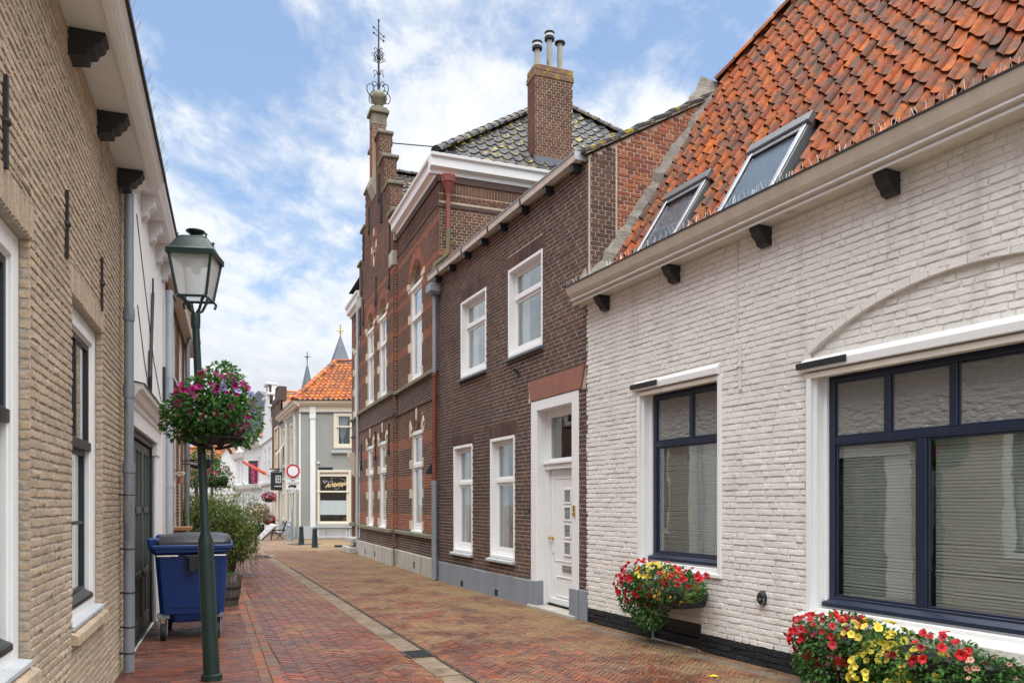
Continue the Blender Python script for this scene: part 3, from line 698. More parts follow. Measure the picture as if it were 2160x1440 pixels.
# infill under the arch, set back
part(wall, 'arch_infill', MB().add([(p, .045, q) for p, q in bw_loop[2:]] + [(3.93, .045, 2.9), (7.0, .045, 2.9)], [tuple(range(15))]), 'white_paint_mortar')
brick_face(wall, lay(3.94, 6.99, 3.0, 3.6, .215, .0565, .0070, 'wild', [], lambda u, v: in_arch(u, v, -.03)), 'white_painted_brick', .010, .004, y=.045, worn=(.005, .003))
shell = MB().add([(0, .0, 0), (0, 6, 0), (0, 6, 4.4), (0, .0, 4.4), (WL, 0, 0), (WL, 6, 0), (WL, 6, 4.4), (WL, 0, 4.4)], [(0, 1, 2, 3), (4, 7, 6, 5), (1, 5, 6, 2)]); part(wh, 'side_wall', shell, 'white_plaster')
# windows
def white_window(o, mulls, low_mulls, tr, name_label):
    u0, u1, v0, v1 = o
    w = part(wh, 'window', MB().ring(u0, u1, v0 + .02, v1 - .02, .05, .02, .20), 'white_wood', bevel=.004, label=name_label)
    a, b, c, d = u0 + .09, u1 - .09, v0 + .12, v1 - .17
    y0, y1 = .13, .19
    part(w, 'inner_casing', MB().ring(u0 + .05, u1 - .05, v0 + .05, v1 - .1, .045, .10, .19), 'white_wood', bevel=.004)
    fr = MB().ring(a, b, c, d, .065, y0, y1)
    fr.box(a + .065, b - .065, y0 + .004, y1, tr - .035, tr + .035)
    for m in mulls: fr.box(m - .03, m + .03, y0 + .003, y1, tr + .035, d - .065)
    for m in low_mulls: fr.box(m - .045, m + .045, y0 + .003, y1, c + .065, tr - .035)
    part(w, 'frame', fr, 'navy_paint', bevel=.006)
    fr2 = MB(); ed = [a + .065] + [x for m in mulls for x in (m - .03, m + .03)] + [b - .065]
    for i in range(0, len(ed), 2): fr2.ring(ed[i], ed[i + 1], tr + .035, d - .065, .018, y0 + .018, y0 + .04)
    el = [a + .065] + [x for m in low_mulls for x in (m - .045, m + .045)] + [b - .065]
    for i in range(0, len(el), 2): fr2.ring(el[i], el[i + 1], c + .065, tr - .035, .02, y0 + .018, y0 + .04)
    part(w, 'glazing_bead', fr2, 'navy_paint', bevel=.004)
    part(w, 'weather_board', MB().prism([(y0 + .02, c + .055), (y0 - .055, c + .005), (y0 - .055, c - .03), (y0 + .02, c - .03)], 'x', a - .03, b + .03), 'navy_paint')
    for i in range(0, len(ed), 2): pane(w, ed[i] + .018, ed[i + 1] - .018, tr + .053, d - .083, y0 + .03, 'ripple_glass')
    slat = MB().add([(-.5, -.012, -.006), (.5, -.012, -.006), (.5, .0, .003), (-.5, .0, .003), (.5, .012, .0), (-.5, .012, .0)], [(0, 1, 2, 3), (3, 2, 4, 5)]).mesh('slat', 'blind_white')
    for i in range(0, len(el), 2):
        p, q = el[i] + .02, el[i + 1] - .02
        pane(w, p, q, c + .085, tr - .055, y0 + .03, 'glass_plain')
        top, bot = tr - .07, c + .08; k = int((top - bot) / .0285)
        for s in range(k):
            z = bot + (s + .5) * (top - bot) / k; op = .55 + .55 * (math.sin(s * 1.3) > .3) * (s < k * .55)
            obj('slat', slat, w, ((p + q) / 2, y0 + .085, z), (1.05 + R.uniform(-.09, .09) - (.55 * R.random() if s < k * .4 and R.random() < .4 else 0), R.uniform(-.004, .004), 0), (q - p - .02, 1.15, 1.15))
        for t in (.16, .84): part(w, 'ladder_cord', MB().box(p + (q - p) * t - .004, p + (q - p) * t + .004, y0 + .068, y0 + .07, bot, top), 'blind_white')
        part(w, 'head_rail', MB().box(p + .01, q - .01, y0 + .07, y0 + .1, top - .005, top + .03), 'blind_white')
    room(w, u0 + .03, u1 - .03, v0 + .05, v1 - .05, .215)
    return w
w1 = white_window(SW, [2.06], [], 2.37, 'narrow navy window with lowered venetian blind')
w2 = white_window(BW, [4.66, 5.26, 5.86, 6.46], [4.98, 6.1], 2.22, 'wide navy shop window with lowered venetian blinds')
for (u0, u1, v0, v1), w in ((SW, w1), (BW, w2)):
    t = 3.17 if u0 < 3 else 3.005
    part(w, 'shutter_box', MB().prism([(.08, t - .14), (-.055, t - .13), (-.06, t - .06), (.0, t - .005), (.08, t)], 'x', u0 - .1, u1 + .0), 'white_wood', bevel=.004)
    part(w, 'screen_rail', MB().box(u0 - .06, u1 - .02, -.03, .05, t - .20, t - .145), 'cream_wood', bevel=.004)
    part(w, 'solar_panel', MB().box(u0 - .12, u0 + (.45 if u0 > 3 else .42), -.075, -.056, t - .105, t - .045), 'dark_metal', bevel=.004)
    part(w, 'guide_rail', MB().box(u0 - .035, u0 + .02, -.03, .03, v0, t - .145), 'white_wood', bevel=.003)
    part(w, 'guide_rail', MB().box(u1 - .02, u1 + .035, -.03, .03, v0, t - .145), 'white_wood', bevel=.003)
part(w1, 'sill', MB().prism([(.15, .90), (-.04, .875), (-.04, .835), (.15, .835)], 'x', 1.22, 2.75), 'white_wood', bevel=.004)
part(w2, 'sill', MB().prism([(.15, .66), (-.14, .60), (-.14, .50), (.02, .44), (.15, .44)], 'x', 3.86, 7.1), 'white_paint_mortar', bevel=.006)
# small window apron and cellar hatch
hp = part(wh, 'cellar_hatch', MB().box(HT[0] + .005, HT[1] - .005, .10, .14, 0, .29), 'black_paint')
part(hp, 'hatch_frame', MB().ring(HT[0] + .004, HT[1] - .004, .01, .29, .10, .05, .11), 'black_paint', bevel=.005)
part(hp, 'apron_board', MB().box(HT[0] + .004, HT[1] - .004, .035, .14, .29, .60), 'cream_wood')
part(hp, 'apron_frame', MB().ring(HT[0] + .004, HT[1] - .004, .292, .598, .07, .02, .05).box(HT[0] + .075, HT[1] - .075, .027, .05, .40, .406), 'cream_wood', bevel=.003)
# cornice gutter
E0 = -.02
gut = part(wh, 'gutter', MB().prism([(.05, 4.39), (-.20, 4.39), (-.205, 4.41), (-.235, 4.42), (-.24, 4.455), (-.30, 4.50), (-.335, 4.575), (-.34, 4.60), (-.31, 4.60), (-.30, 4.55), (.05, 4.52)], 'x', -.02, WL), 'cream_wood', bevel=.003)
part(gut, 'moulding', MB().box(-.03, WL, -.222, -.20, 4.378, 4.392).box(-.03, WL, -.258, -.236, 4.428, 4.443), 'white_wood')
part(gut, 'zinc_edge', MB().box(-.04, WL, -.352, -.31, 4.596, 4.612), 'dark_metal')
sp = MB()
for i in range(int(WL / .034)):
    u = -.02 + i * .034 + R.uniform(-.006, .006); a = R.uniform(-.02, .02); b = R.choice((-.03, .0, .03)) + R.uniform(-.01, .01); h = R.uniform(.075, .105)
    sp.tube([(u, -.325, 4.60), (u + a, -.325 + b, 4.60 + h)], .0022, 3, False)
part(gut, 'bird_spikes', sp, 'steel', fix=False, kind='stuff')
def corbel(parent, u, prof, w, mat, bev=.004):
    return part(parent, 'bracket', MB().prism(prof, 'x', u - w / 2, u + w / 2), mat, bevel=bev)
for u in (.52, 1.98, 3.40, 4.83, 6.25):
    corbel(wh, u, [(.0, 4.385), (-.185, 4.385), (-.185, 4.345), (-.165, 4.34), (-.155, 4.30), (-.105, 4.26), (-.085, 4.215), (-.02, 4.195), (.0, 4.21)], .13, 'black_paint')
# roof
PIT = rad(57); rc, rs = math.cos(PIT), math.sin(PIT)
roof = part(wh, 'roof', MB().add([(.02, .0, 4.44), (WL, .0, 4.44), (WL, 6.3 * rc, 4.44 + 6.3 * rs), (2.4, 6.3 * rc, 4.44 + 6.3 * rs), (.10, 4.15 * rc, 4.44 + 4.15 * rs)], [(0, 1, 2, 3, 4)]), 'dark_room')
SKY = ((.90, 1.74), (2.45, 3.32))
def keep_r(u, s):
    if any(a - .02 < u + .14 < b + .06 and s < 1.42 for a, b in SKY): return False
    return s < 4.15 + (u - 0.02) * 1.0 + .15 and s < 6.2
tile_roof(roof, FW, (.14, .02, 4.485), (1, 0, 0), (0, rc, rs), WL - .2, 6.2, .205, .262, 'red_tile', keep_r, 300, 12, .006, d=.026, r=.050, lift=.040)
rp = lambda u, s, h=.04: (u, s * rc - h * rs + .02, 4.485 + s * rs + h * rc)
ridge_caps(roof, [rp(.16, 4.1), rp(2.2, 6.2)], .11, 'red_tile')
ridge_caps(roof, [rp(2.2, 6.2), rp(WL, 6.2)], .12, 'red_tile')
mb = MB(); fr_ = random.Random(5); pr = []      # mortar fillet against the neighbour's gable
for i in range(30):
    s = .15 + i * .137; pr.append((s, fr_.uniform(.10, .18), fr_.uniform(.06, .15)))
for (s0, h0, w0), (s1, h1, w1_) in zip(pr, pr[1:]):
    a0, a1 = rp(-.02, s0, .0), rp(-.02, s1, .0)
    mb.hexa([rp(-.03, s0, -.03), rp(.10 + w0, s0, -.03), rp(.10 + w1_, s1, -.03), rp(-.03, s1, -.03), rp(-.03, s0, .10 + h0), rp(.07 + w0, s0, .05), rp(.07 + w1_, s1, .05), rp(-.03, s1, .10 + h1)])
part(roof, 'mortar_fillet', mb, 'mortar_fillet', 40)
def skylight(u0, u1, lab):
    s0, s1, h = .30, 1.40, .085
    P = lambda u, s, hh: rp(u, s, hh)
    def bar(a, b, c, d, h0, h1): return [P(a, c, h0), P(b, c, h0), P(b, d, h0), P(a, d, h0), P(a, c, h1), P(b, c, h1), P(b, d, h1), P(a, d, h1)]
    k = part(wh, 'skylight', MB().hexa(bar(u0, u0 + .05, s0, s1, -.04, h)).hexa(bar(u1 - .05, u1, s0, s1, -.04, h)).hexa(bar(u0 + .05, u1 - .05, s0, s0 + .05, -.04, h)).hexa(bar(u0 + .05, u1 - .05, s1 - .07, s1, -.04, h)), 'roof_window_grey', bevel=.005, label=lab)
    part(k, 'hood', MB().hexa(bar(u0 - .02, u1 + .02, s1 - .10, s1 + .04, h - .03, h + .05)), 'roof_window_grey', bevel=.006)
    part(k, 'sash', MB().hexa(bar(u0 + .012, u0 + .075, s0 + .01, s1 - .08, h, h + .022)).hexa(bar(u1 - .075, u1 - .012, s0 + .01, s1 - .08, h, h + .022)).hexa(bar(u0 + .075, u1 - .075, s0 + .01, s0 + .07, h, h + .02)).hexa(bar(u0 + .075, u1 - .075, s1 - .16, s1 - .10, h, h + .018)), 'aluminium', bevel=.004)
    part(k, 'pane', MB().hexa(bar(u0 + .05, u1 - .05, s0 + .05, s1 - .10, h - .015, h - .005)), 'roof_glass')
    hh = h - .04
    part(k, 'reflection_sheet', MB().add([P(u0 + .05, s0 + .05, hh), P(u1 - .05, s0 + .05, hh), P(u1 - .05, s1 - .07, hh), P(u0 + .05, s1 - .07, hh)], [(0, 1, 2, 3)]), 'skylight_reflection_grey')  # added sheet under the glass; its grey stands in for reflected sky
    part(k, 'lead_apron', MB().hexa(bar(u0 - .06, u1 + .06, s0 - .2, s0, -.01, .012)), 'lead_slate')
skylight(*SKY[0], 'smaller-looking skylight nearer the brick gable'); skylight(*SKY[1], 'skylight nearer the middle of the tiled roof')
vp_ = rp(1.95, 5.95); part(roof, 'vent_pipe', MB().lathe([(.07, -.1), (.07, .35), (.10, .36), (.10, .44), (.07, .45)], vp_, 12), 'dark_metal', 50)
# small things on the wall
pipe(wh, 'cable', [(2.98, -.015, 4.38), (2.98, -.015, 3.9), (2.99, -.015, 3.45)], .012, 'cream_wood', 6)
part(wh, 'wall_anchor', MB().box(3.015, 3.045, -.035, -.008, 2.82, 3.29).box(3.0, 3.06, -.045, -.01, 3.06, 3.1), 'white_paint_mortar', bevel=.004)
# ---------------------------------------------------------------- brown brick house
bh = FB.root('brown_house', 'dark brown brick house with white windows and tall white front door')
BL = 6.42
UW = [(1.43, 2.74, 4.08, 5.58), (3.71, 5.02, 4.10, 5.60)]; LW = [(1.02, 2.06, .68, 2.78), (2.92, 3.98, .68, 2.79)]; DR = (4.63, 6.17, 0, 3.25)
LINT = (4.52, 6.36, 3.255, 3.59)
wall = backing(bh, 'wall', rect(0, BL, -.02, 6.5), [rect(*h) for h in UW + LW] + [rect(4.63, 6.17, .001, 3.25)], 'brown_mortar', depth=.2)
sold = [(a - .02, b + .02, d, d + .215) for a, b, c, d in UW + LW]
rows = lay(0, BL, .42, 6.42, .215, .054, .0105, 'cross', UW + LW + [DR, LINT] + sold)
brick_face(wall, rows, 'brown_brick', .006, .0015, frame=FB, n_indiv=300, cham=.003, rough=.0012)
for a, b, c, d in sold:
    mb = MB(); k = int((b - a) / .0655); m = (a + b) / 2
    for i in range(k):
        x0, x1 = a + (b - a) * i / k + .005, a + (b - a) * (i + 1) / k - .005; sk = .10
        mb.hexa([(x0, -.007, c + .006), (x1, -.007, c + .006), (x1, .02, c + .006), (x0, .02, c + .006), (x0 + (x0 - m) * sk, -.007, d - .006), (x1 + (x1 - m) * sk, -.007, d - .006), (x1 + (x1 - m) * sk, .02, d - .006), (x0 + (x0 - m) * sk, .02, d - .006)])
    part(wall, 'soldier_arch', mb, 'brown_brick')
part(bh, 'plinth', MB().box(0, 4.63, -.025, .03, -.01, .41).box(6.19, BL, -.025, .03, -.01, .43), 'grey_plinth', bevel=.008)
for u in (1.55, 3.25): part(bh, 'air_vent', MB().box(u - .07, u + .07, -.0265, -.02, .02, .13), 'rubber')
part(bh, 'stone_lintel', MB().prism([(4.63, 3.26), (6.24, 3.26), (6.35, 3.58), (4.55, 3.58)], 'y', -.028, .05), 'red_sandstone', bevel=.006)
def brown_window(o, tr, big):
    u0, u1, v0, v1 = o
    w = part(bh, 'window', MB().ring(u0, u1, v0, v1, .055, -.008, .16), 'white_wood', bevel=.005)
    a, b, c, d = u0 + .055, u1 - .055, v0 + .055, v1 - .055
    fr = MB().ring(a, b, c, d, .045, .10, .155)
    fr.box(a + .045, b - .045, .075, .155, tr - .035, tr + .03)
    part(w, 'frame', fr, 'white_wood', bevel=.005)
    part(w, 'sash', MB().ring(a + .045, b - .045, tr + .03, d - .045, .04, .105, .14).ring(a + .045, b - .045, c + .045, tr - .035, .05, .105, .14, wb=.09), 'white_wood', bevel=.004)
    pane(w, a + .085, b - .085, tr + .07, d - .085, .12); pane(w, a + .095, b - .095, c + .135, tr - .085, .12)
    cu = MB(); n = 16; cw = (b - a) * .30
    for z0, z1 in ((c + .1, d - .08),):
        pts = [(a + .06 + cw * i / n, .20 + .018 * math.sin(i * 1.9)) for i in range(n + 1)]
        cu.add([(x, y, z0) for x, y in pts] + [(x, y, z1) for x, y in pts], [(i, i + 1, n + 2 + i, n + 1 + i) for i in range(n)])
    part(w, 'curtain', cu, 'curtain', 80, fix=False)
    part(w, 'sill', MB().prism([(.05, v0 + .003), (-.075, v0 - .02), (-.075, v0 - .065), (.05, v0 - .065)], 'x', u0 - .05, u1 + .03), 'lead_slate' if big else 'light_grey_stone', bevel=.005)
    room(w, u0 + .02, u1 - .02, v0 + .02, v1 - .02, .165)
for o in UW: brown_window(o, o[3] - .50, True)
for o in LW: brown_window(o, 2.04, False)
# door
dr = part(bh, 'door_surround', MB().ring(4.63, 6.17, -.0, 3.25, .20, -.02, .20, wb=.02, wt=.16), 'white_wood', bevel=.008)
part(dr, 'base_block', MB().box(4.60, 4.85, -.055, .10, -.01, .43), 'grey_plinth', bevel=.012); part(dr, 'base_block', MB().box(5.95, 6.19, -.055, .10, -.01, .43), 'grey_plinth', bevel=.012)
part(dr, 'inner_frame', MB().ring(4.83, 5.97, .08, 3.09, .05, .16, .26, wb=.0, wt=.06).box(4.83, 5.97, .13, .26, 2.17, 2.27).box(4.83, 5.97, .10, .26, 2.25, 2.29), 'white_wood', bevel=.006)
part(dr, 'fanlight_frame', MB().ring(4.88, 5.92, 2.29, 3.03, .05, .18, .24), 'white_wood', bevel=.005); pane(dr, 4.93, 5.87, 2.34, 2.98, .205)
room(dr, 4.85, 5.95, 2.2, 3.1, .27)
part(dr, 'threshold', MB().box(4.62, 6.15, -.09, .3, -.01, .045), 'stone', bevel=.01)
leaf = part(bh, 'front_door', MB().box(4.882, 5.918, .215, .26, .06, 2.165), 'white_wood', bevel=.004)
pn = MB().ring(5.0, 5.80, .75, 2.03, .012, .205, .216).ring(5.06, 5.80, .20, .52, .02, .202, .216).box(4.89, 5.91, .19, .216, .07, .17)
part(leaf, 'panel_moulding', pn, 'white_wood', bevel=.004)
for i in range(4):
    z = .84 + i * .265
    part(leaf, 'light_frame', MB().ring(5.32, 5.56, z, z + .235, .03, .195, .216), 'white_wood', bevel=.005)
    pane(leaf, 5.35, 5.53, z + .03, z + .205, .205, 'ripple_glass')
part(leaf, 'letter_slot', MB().box(5.28, 5.62, .198, .215, .60, .70).box(5.30, 5.60, .188, .2, .615, .66), 'steel', bevel=.004)
part(leaf, 'knob', MB().lathe([(.03, 0), (.03, -.012), (.014, -.02), (.014, -.045), (.03, -.055), (.03, -.075), (.012, -.085)], (4.95, .215, 1.10), 12, 'y'), 'brass', 50)
part(leaf, 'keyhole', MB().lathe([(.018, 0), (.018, -.008)], (4.96, .215, .86), 10, 'y'), 'steel')
part(dr, 'doorbell', MB().box(6.04, 6.09, -.045, -.02, 1.46, 1.62).lathe([(.02, -.045), (.02, -.06)], (6.065, 0, 1.5), 10, 'y'), 'brass', bevel=.006)
part(bh, 'number_plate', MB().box(4.52, 4.58, -.015, -.004, 1.50, 1.56), 'sign_black'); 
part(bh, 'flag_holder', MB().tube([(4.15, 0, 3.78), (4.15, -.10, 3.86)], .022, 8).tube([(4.15, -.004, 3.78), (4.15, -.006, 3.72)], .03, 8), 'dark_metal')
# gutter on joist ends
gt = part(bh, 'gutter', MB().prism([(-.03, 6.42), (-.17, 6.40), (-.185, 6.505), (-.175, 6.51), (-.16, 6.43), (-.03, 6.45)], 'x', -.12, BL - .06), 'cream_wood')
part(gt, 'rim', MB().box(-.12, BL - .06, -.195, -.183, 6.495, 6.515), 'zinc'); part(gt, 'end_cap', MB().box(BL - .06, BL - .045, -.19, -.0, 6.40, 6.515), 'zinc_light')
for u in (.55, 1.9, 3.2, 4.55): part(gt, 'joint_strap', MB().box(u, u + .03, -.191, -.17, 6.395, 6.512), 'dark_metal')
for i in range(8):
    u = .28 + i * .845; part(bh, 'joist_end', MB().box(u - .05, u + .05, -.15, 0, 6.29, 6.405), 'black_paint', bevel=.006)
part(bh, 'side_trim', MB().box(BL, BL + .02, -.004, .02, 4.4, 6.45), 'brown_mortar')
hp = part(bh, 'rainwater_head', MB().loft([[(.02, -.20, 6.04), (.22, -.20, 6.04), (.22, -.02, 6.04), (.02, -.02, 6.04)], [(-.03, -.25, 6.10), (.27, -.25, 6.10), (.27, -.01, 6.10), (-.03, -.01, 6.10)], [(-.03, -.25, 6.26), (.27, -.25, 6.26), (.27, -.01, 6.26), (-.03, -.01, 6.26)]]), 'zinc', bevel=.008)
dp = part(bh, 'downpipe', MB().tube([(.12, -.10, 6.05), (.12, -.10, 4.40)], .045, 14), 'zinc', 50)
part(dp, 'iron_section', MB().tube([(.12, -.10, 4.40), (.12, -.10, 2.08)], .05, 14).lathe([(.06, 2.62), (.06, 2.72)], (.12, -.10, 0), 14).lathe([(.06, 4.33), (.06, 4.41)], (.12, -.10, 0), 14), 'rust_red_pipe', 50)
part(dp, 'zinc_foot', MB().tube([(.12, -.10, 2.10), (.12, -.10, .02)], .062, 14).lathe([(.07, 2.02), (.07, 2.12)], (.12, -.10, 0), 14).lathe([(.068, .62), (.068, .65)], (.12, -.10, 0), 14), 'zinc', 50)
# gable towards the white house
P30 = math.tan(rad(30)); GD = 9.0
def gtop(y): return 6.47 + P30 * (y if y < GD / 2 else GD - y)
gm = MB().add([(BL, 0, 0), (BL, GD, 0), (BL, GD, 6.47), (BL, GD / 2, gtop(GD / 2)), (BL, 0, 6.47)], [(0, 1, 2, 3, 4)])
gm.add([(0, 0, 0), (0, GD, 0), (0, GD, 6.47), (0, GD / 2, gtop(GD / 2)), (0, 0, 6.47)], [(4, 3, 2, 1, 0)]).add([(0, GD, 0), (BL, GD, 0), (BL, GD, 6.47), (0, GD, 6.47)], [(0, 1, 2, 3)])
gab = part(bh, 'gable', gm, 'orange_mortar')
qs = lay(0.0, .44, 4.2, 6.7, .215, .054, .0105, 'cross', [], lambda y, v: v < gtop(y) - .03)
brick_face(gab, qs, 'brown_brick', .008, .0015, O=(BL, 0, 0), U=(0, 1, 0), N=(1, 0, 0), cham=.003)
og = lay(.47, 8.6, 4.2, 9.1, .215, .054, .0105, 'cross', [], lambda y, v: v < gtop(y) - .03)
brick_face(gab, og, 'orange_brick', .008, .003, O=(BL, 0, 0), U=(0, 1, 0), N=(1, 0, 0), cham=.005, rough=.002)
s30 = Vector((0, math.cos(rad(30)), math.sin(rad(30))))
rf = part(bh, 'roof', MB().add([(-.0, -.05, 6.44), (BL + .03, -.05, 6.44), (BL + .03, GD / 2, gtop(GD / 2)), (0, GD / 2, gtop(GD / 2)), (0, GD, 6.45), (BL + .03, GD, 6.45)], [(0, 1, 2, 3), (3, 2, 5, 4)]), 'dark_room')
tile_roof(rf, FB, (0, -.05, 6.47), (1, 0, 0), s30, BL + .02, 5.2, .25, .30, 'slate_tile', None, 0, 6)
cp = part(rf, 'verge_coping', MB().hexa([(BL - .12, -.06, 6.46), (BL + .05, -.06, 6.46), (BL + .05, GD / 2, gtop(GD / 2) - .01), (BL - .12, GD / 2, gtop(GD / 2) - .01), (BL - .12, -.06, 6.53), (BL + .05, -.06, 6.53), (BL + .05, GD / 2, gtop(GD / 2) + .06), (BL - .12, GD / 2, gtop(GD / 2) + .06)]), 'mortar_fillet')
vt = MB()
for i in range(16):
    y0 = -.1 + i * .29; z0 = 6.55 + P30 * y0; vt.hexa([(BL - .2, y0, z0 - .01), (BL + .06, y0, z0 - .03), (BL + .06, y0 + .32, z0 + .12), (BL - .2, y0 + .32, z0 + .14), (BL - .2, y0, z0 + .07), (BL + .055, y0, z0 + .05), (BL + .055, y0 + .32, z0 + .19), (BL - .2, y0 + .32, z0 + .2)])
part(rf, 'verge_tiles', vt, 'slate_tile', bevel=.015)
part(gab, 'tie_strut', MB().tube([(BL + .03, 2.25, 7.72), (BL + .05, 2.75, 7.52)], .022, 8), 'black_iron')
# ---------------------------------------------------------------- brick hall with stepped gable
ht = FT.root('brick_hall', 'tall red brown brick hall with stepped gable and iron finial', 'hall')
TL, B0, B1, BY = 11.4, 2.2, 7.3, -.11
BC = (B0 + B1) / 2
STEPS = [(2.62, 9.25), (2.08, 10.17), (1.44, 11.15), (.74, 12.12)]
up = [('r', 8.79, 9.92), ('b', 3.60, 4.60), ('b', 5.45, 6.45), ('l', .50, 1.40)]
lowr = [('r', 8.94, 9.96), ('b', 3.65, 4.55), ('b', 5.5, 6.4)]
loops = {'l': [], 'b': [], 'r': []}; rects_ = {'l': [], 'b': [], 'r': []}; arcs = {'l': [], 'b': [], 'r': []}
for k, a, b in up:
    lp, arc = arch_loop(a, b, 4.56, 6.85, (b - a) / 2 * .98); loops[k].append(lp); rects_[k].append((a, b, 4.56, 6.85)); arcs[k].append(arc + (.24,))
for k, a, b in lowr:
    lp, arc = arch_loop(a, b, .98, 3.34, .26, 8); loops[k].append(lp); rects_[k].append((a, b, .98, 3.34)); arcs[k].append(arc + (.24,))
DOOR = (.72, 1.85, .44, 3.35); loops['l'].append(rect(*DOOR)); rects_['l'].append(DOOR)
BANDS = [(1.0, 1.40), (2.02, 2.30), (3.02, 3.22), (5.38, 5.58), (5.98, 6.12), (6.60, 6.74), (6.92, 7.05), (7.66, 7.80)]
def hall_face(k, u0, u1, y, outer, top, keep=None):
    w = backing(ht, 'wall', outer, loops[k], 'hall_mortar', y=y, depth=.22, extra=False)
    def ok(u, v):
        for (c, vc, r, a, t) in arcs[k]:
            if abs(u - c) < r * math.sin(a) + t and math.hypot(u - c, v - vc) < r + t and v > vc + r * math.cos(a) - .02: return False
        return keep is None or keep(u, v)
    rows = lay(u0, u1, .44, top, .215, .052, .0105, 'cross', rects_[k], ok)
    nat, red, drk = [], [], []
    for q in rows:
        v = (q[2] + q[3]) / 2
        if any(a < v < b for a, b in BANDS): red.append(q)
        elif v < .86 or 3.95 < v < 4.46: drk.append(q)
        else: nat.append(q)
    for l, m in ((nat, 'hall_brick'), (red, 'hall_red_brick'), (drk, 'hall_brick_dark')): brick_face(w, l, m, .006, .0015, y=y, cham=.003)
    return w
def gable_top(u):
    d = abs(u - BC)
    for h, v in reversed(STEPS):
        if d < h: return v
    return 0
hall_face('l', 0, B0, 0, rect(0, B0, -.02, 8.7), 8.55)
go = [(B0, -.02), (B1, -.02), (B1, 9.0)]; gl_ = [(B0, 9.0)]
for i, (h, v) in enumerate(STEPS):
    hn = STEPS[i + 1][0] if i < 3 else .30
    go += [(BC + h, 9.0 if i == 0 else STEPS[i - 1][1]), (BC + h, v)] if i else [(BC + h, v)]
for i in range(3, -1, -1):
    h, v = STEPS[i]; go += [(BC - h, v), (BC - h, STEPS[i - 1][1])] if i else [(BC - h, v)]
go += [(B0, 9.0)]
oc = [(BC - .05 + .26 * math.cos(t * math.pi / 8), 9.12 + .36 * math.sin(t * math.pi / 8)) for t in range(16)]
loops['b'].append(oc)
bw_ = hall_face('b', B0, B1, BY, go, 12.1, lambda u, v: v < gable_top(u) - .02 and ((u - BC + .05) / .42) ** 2 + ((v - 9.12) / .5) ** 2 > 1)
hall_face('r', B1, TL, 0, rect(B1, TL, -.02, 8.7), 8.55)
for x_, sg_ in ((B1, 1), (B0, -1)):   # returns of the projecting bay
    rw = part(ht, 'wall', MB().box(x_ - .02, x_ + .0, BY + .002, .01, 0, 9.0) if sg_ > 0 else MB().box(x_, x_ + .02, BY + .002, .01, 0, 9.0), 'hall_mortar')
    rq = lay(0.0, .11, .46, 8.9, .11, .052, .0105, 'run'); rr_ = [q for q in rq if any(a < q[2] + .02 < b for a, b in BANDS)]
    brick_face(rw, [q for q in rq if q not in rr_], 'hall_brick', .006, .001, O=(x_, BY, 0), U=(0, 1, 0), N=(sg_, 0, 0), cham=.003); brick_face(rw, rr_, 'hall_red_brick', .006, .001, O=(x_, BY, 0), U=(0, 1, 0), N=(sg_, 0, 0), cham=.003)
# gable thickness, caps and pinnacle
mb = MB()
for i, (h, v) in enumerate(STEPS):
    v0 = 8.6 if i == 0 else STEPS[i - 1][1]
    for s in (-1, 1):
        x0, x1 = sorted((BC + s * h, BC + s * (h - .7 if i < 3 else 0)))
        mb.box(x0 + .002, x1 - .002, BY + .002, BY + .34, v0 - .1, v)
        c0, c1 = sorted((BC + s * (h + .06), BC + s * (STEPS[i + 1][0] - .02 if i < 3 else .0)))
        part(ht, 'gable_coping', MB().box(c0, c1, BY - .07, BY + .40, v, v + .09), 'mossy_stone', bevel=.015)
part(ht, 'gable_core', mb, 'hall_mortar')
gs = part(ht, 'gable_side', MB().box(BC - .01, BC + .01, BY + .1, BY + .2, 9, 10), 'hall_mortar')
for i, (h, v) in enumerate(STEPS):
    v0 = 8.9 if i == 0 else STEPS[i - 1][1] + .09
    brick_face(gs, lay(0.0, .34, v0, v, .215, .052, .0105, 'cross'), 'hall_brick', .006, .001, O=(BC + h, BY, 0), U=(0, 1, 0), N=(1, 0, 0), cham=.003)
pin = part(ht, 'pinnacle', MB().box(BC - .21, BC + .21, BY - .10, BY + .30, 11.0, 12.95), 'hall_mortar')
brick_face(pin, lay(BC - .21, BC + .21, 11.0, 12.6, .215, .052, .0105, 'cross'), 'hall_red_brick', .006, .001, y=BY - .10)
brick_face(pin, lay(0, .40, 12.2, 12.6, .215, .052, .0105, 'cross'), 'hall_brick', .006, .001, O=(BC + .21, BY - .10, 0), U=(0, 1, 0), N=(1, 0, 0))
part(pin, 'stone_shaft', MB().box(BC - .225, BC + .225, BY - .115, BY + .315, 12.6, 12.95), 'mossy_stone', bevel=.02)
part(pin, 'corbel', MB().prism([(BY + .0, 10.55), (BY - .02, 10.55), (BY - .16, 10.85), (BY - .17, 11.02), (BY, 11.02)], 'x', BC - .3, BC + .3), 'stone', bevel=.02)
part(pin, 'cap_stone', MB().box(BC - .29, BC + .29, BY - .18, BY + .38, 12.95, 13.05).box(BC - .25, BC + .25, BY - .13, BY + .33, 13.05, 13.13), 'mossy_stone', bevel=.015)
FX, FY = BC, BY + .12
fin = part(ht, 'finial_urn', MB().lathe([(.20, 13.14), (.20, 13.18), (.11, 13.22), (.11, 13.27), (.22, 13.38), (.25, 13.50), (.20, 13.60), (.12, 13.66), (.05, 13.70)], (FX, FY, 0), 16), 'mossy_stone', 50)
ir = MB().tube([(FX, FY, 13.6), (FX, FY, 16.1)], [.035, .018], 8)
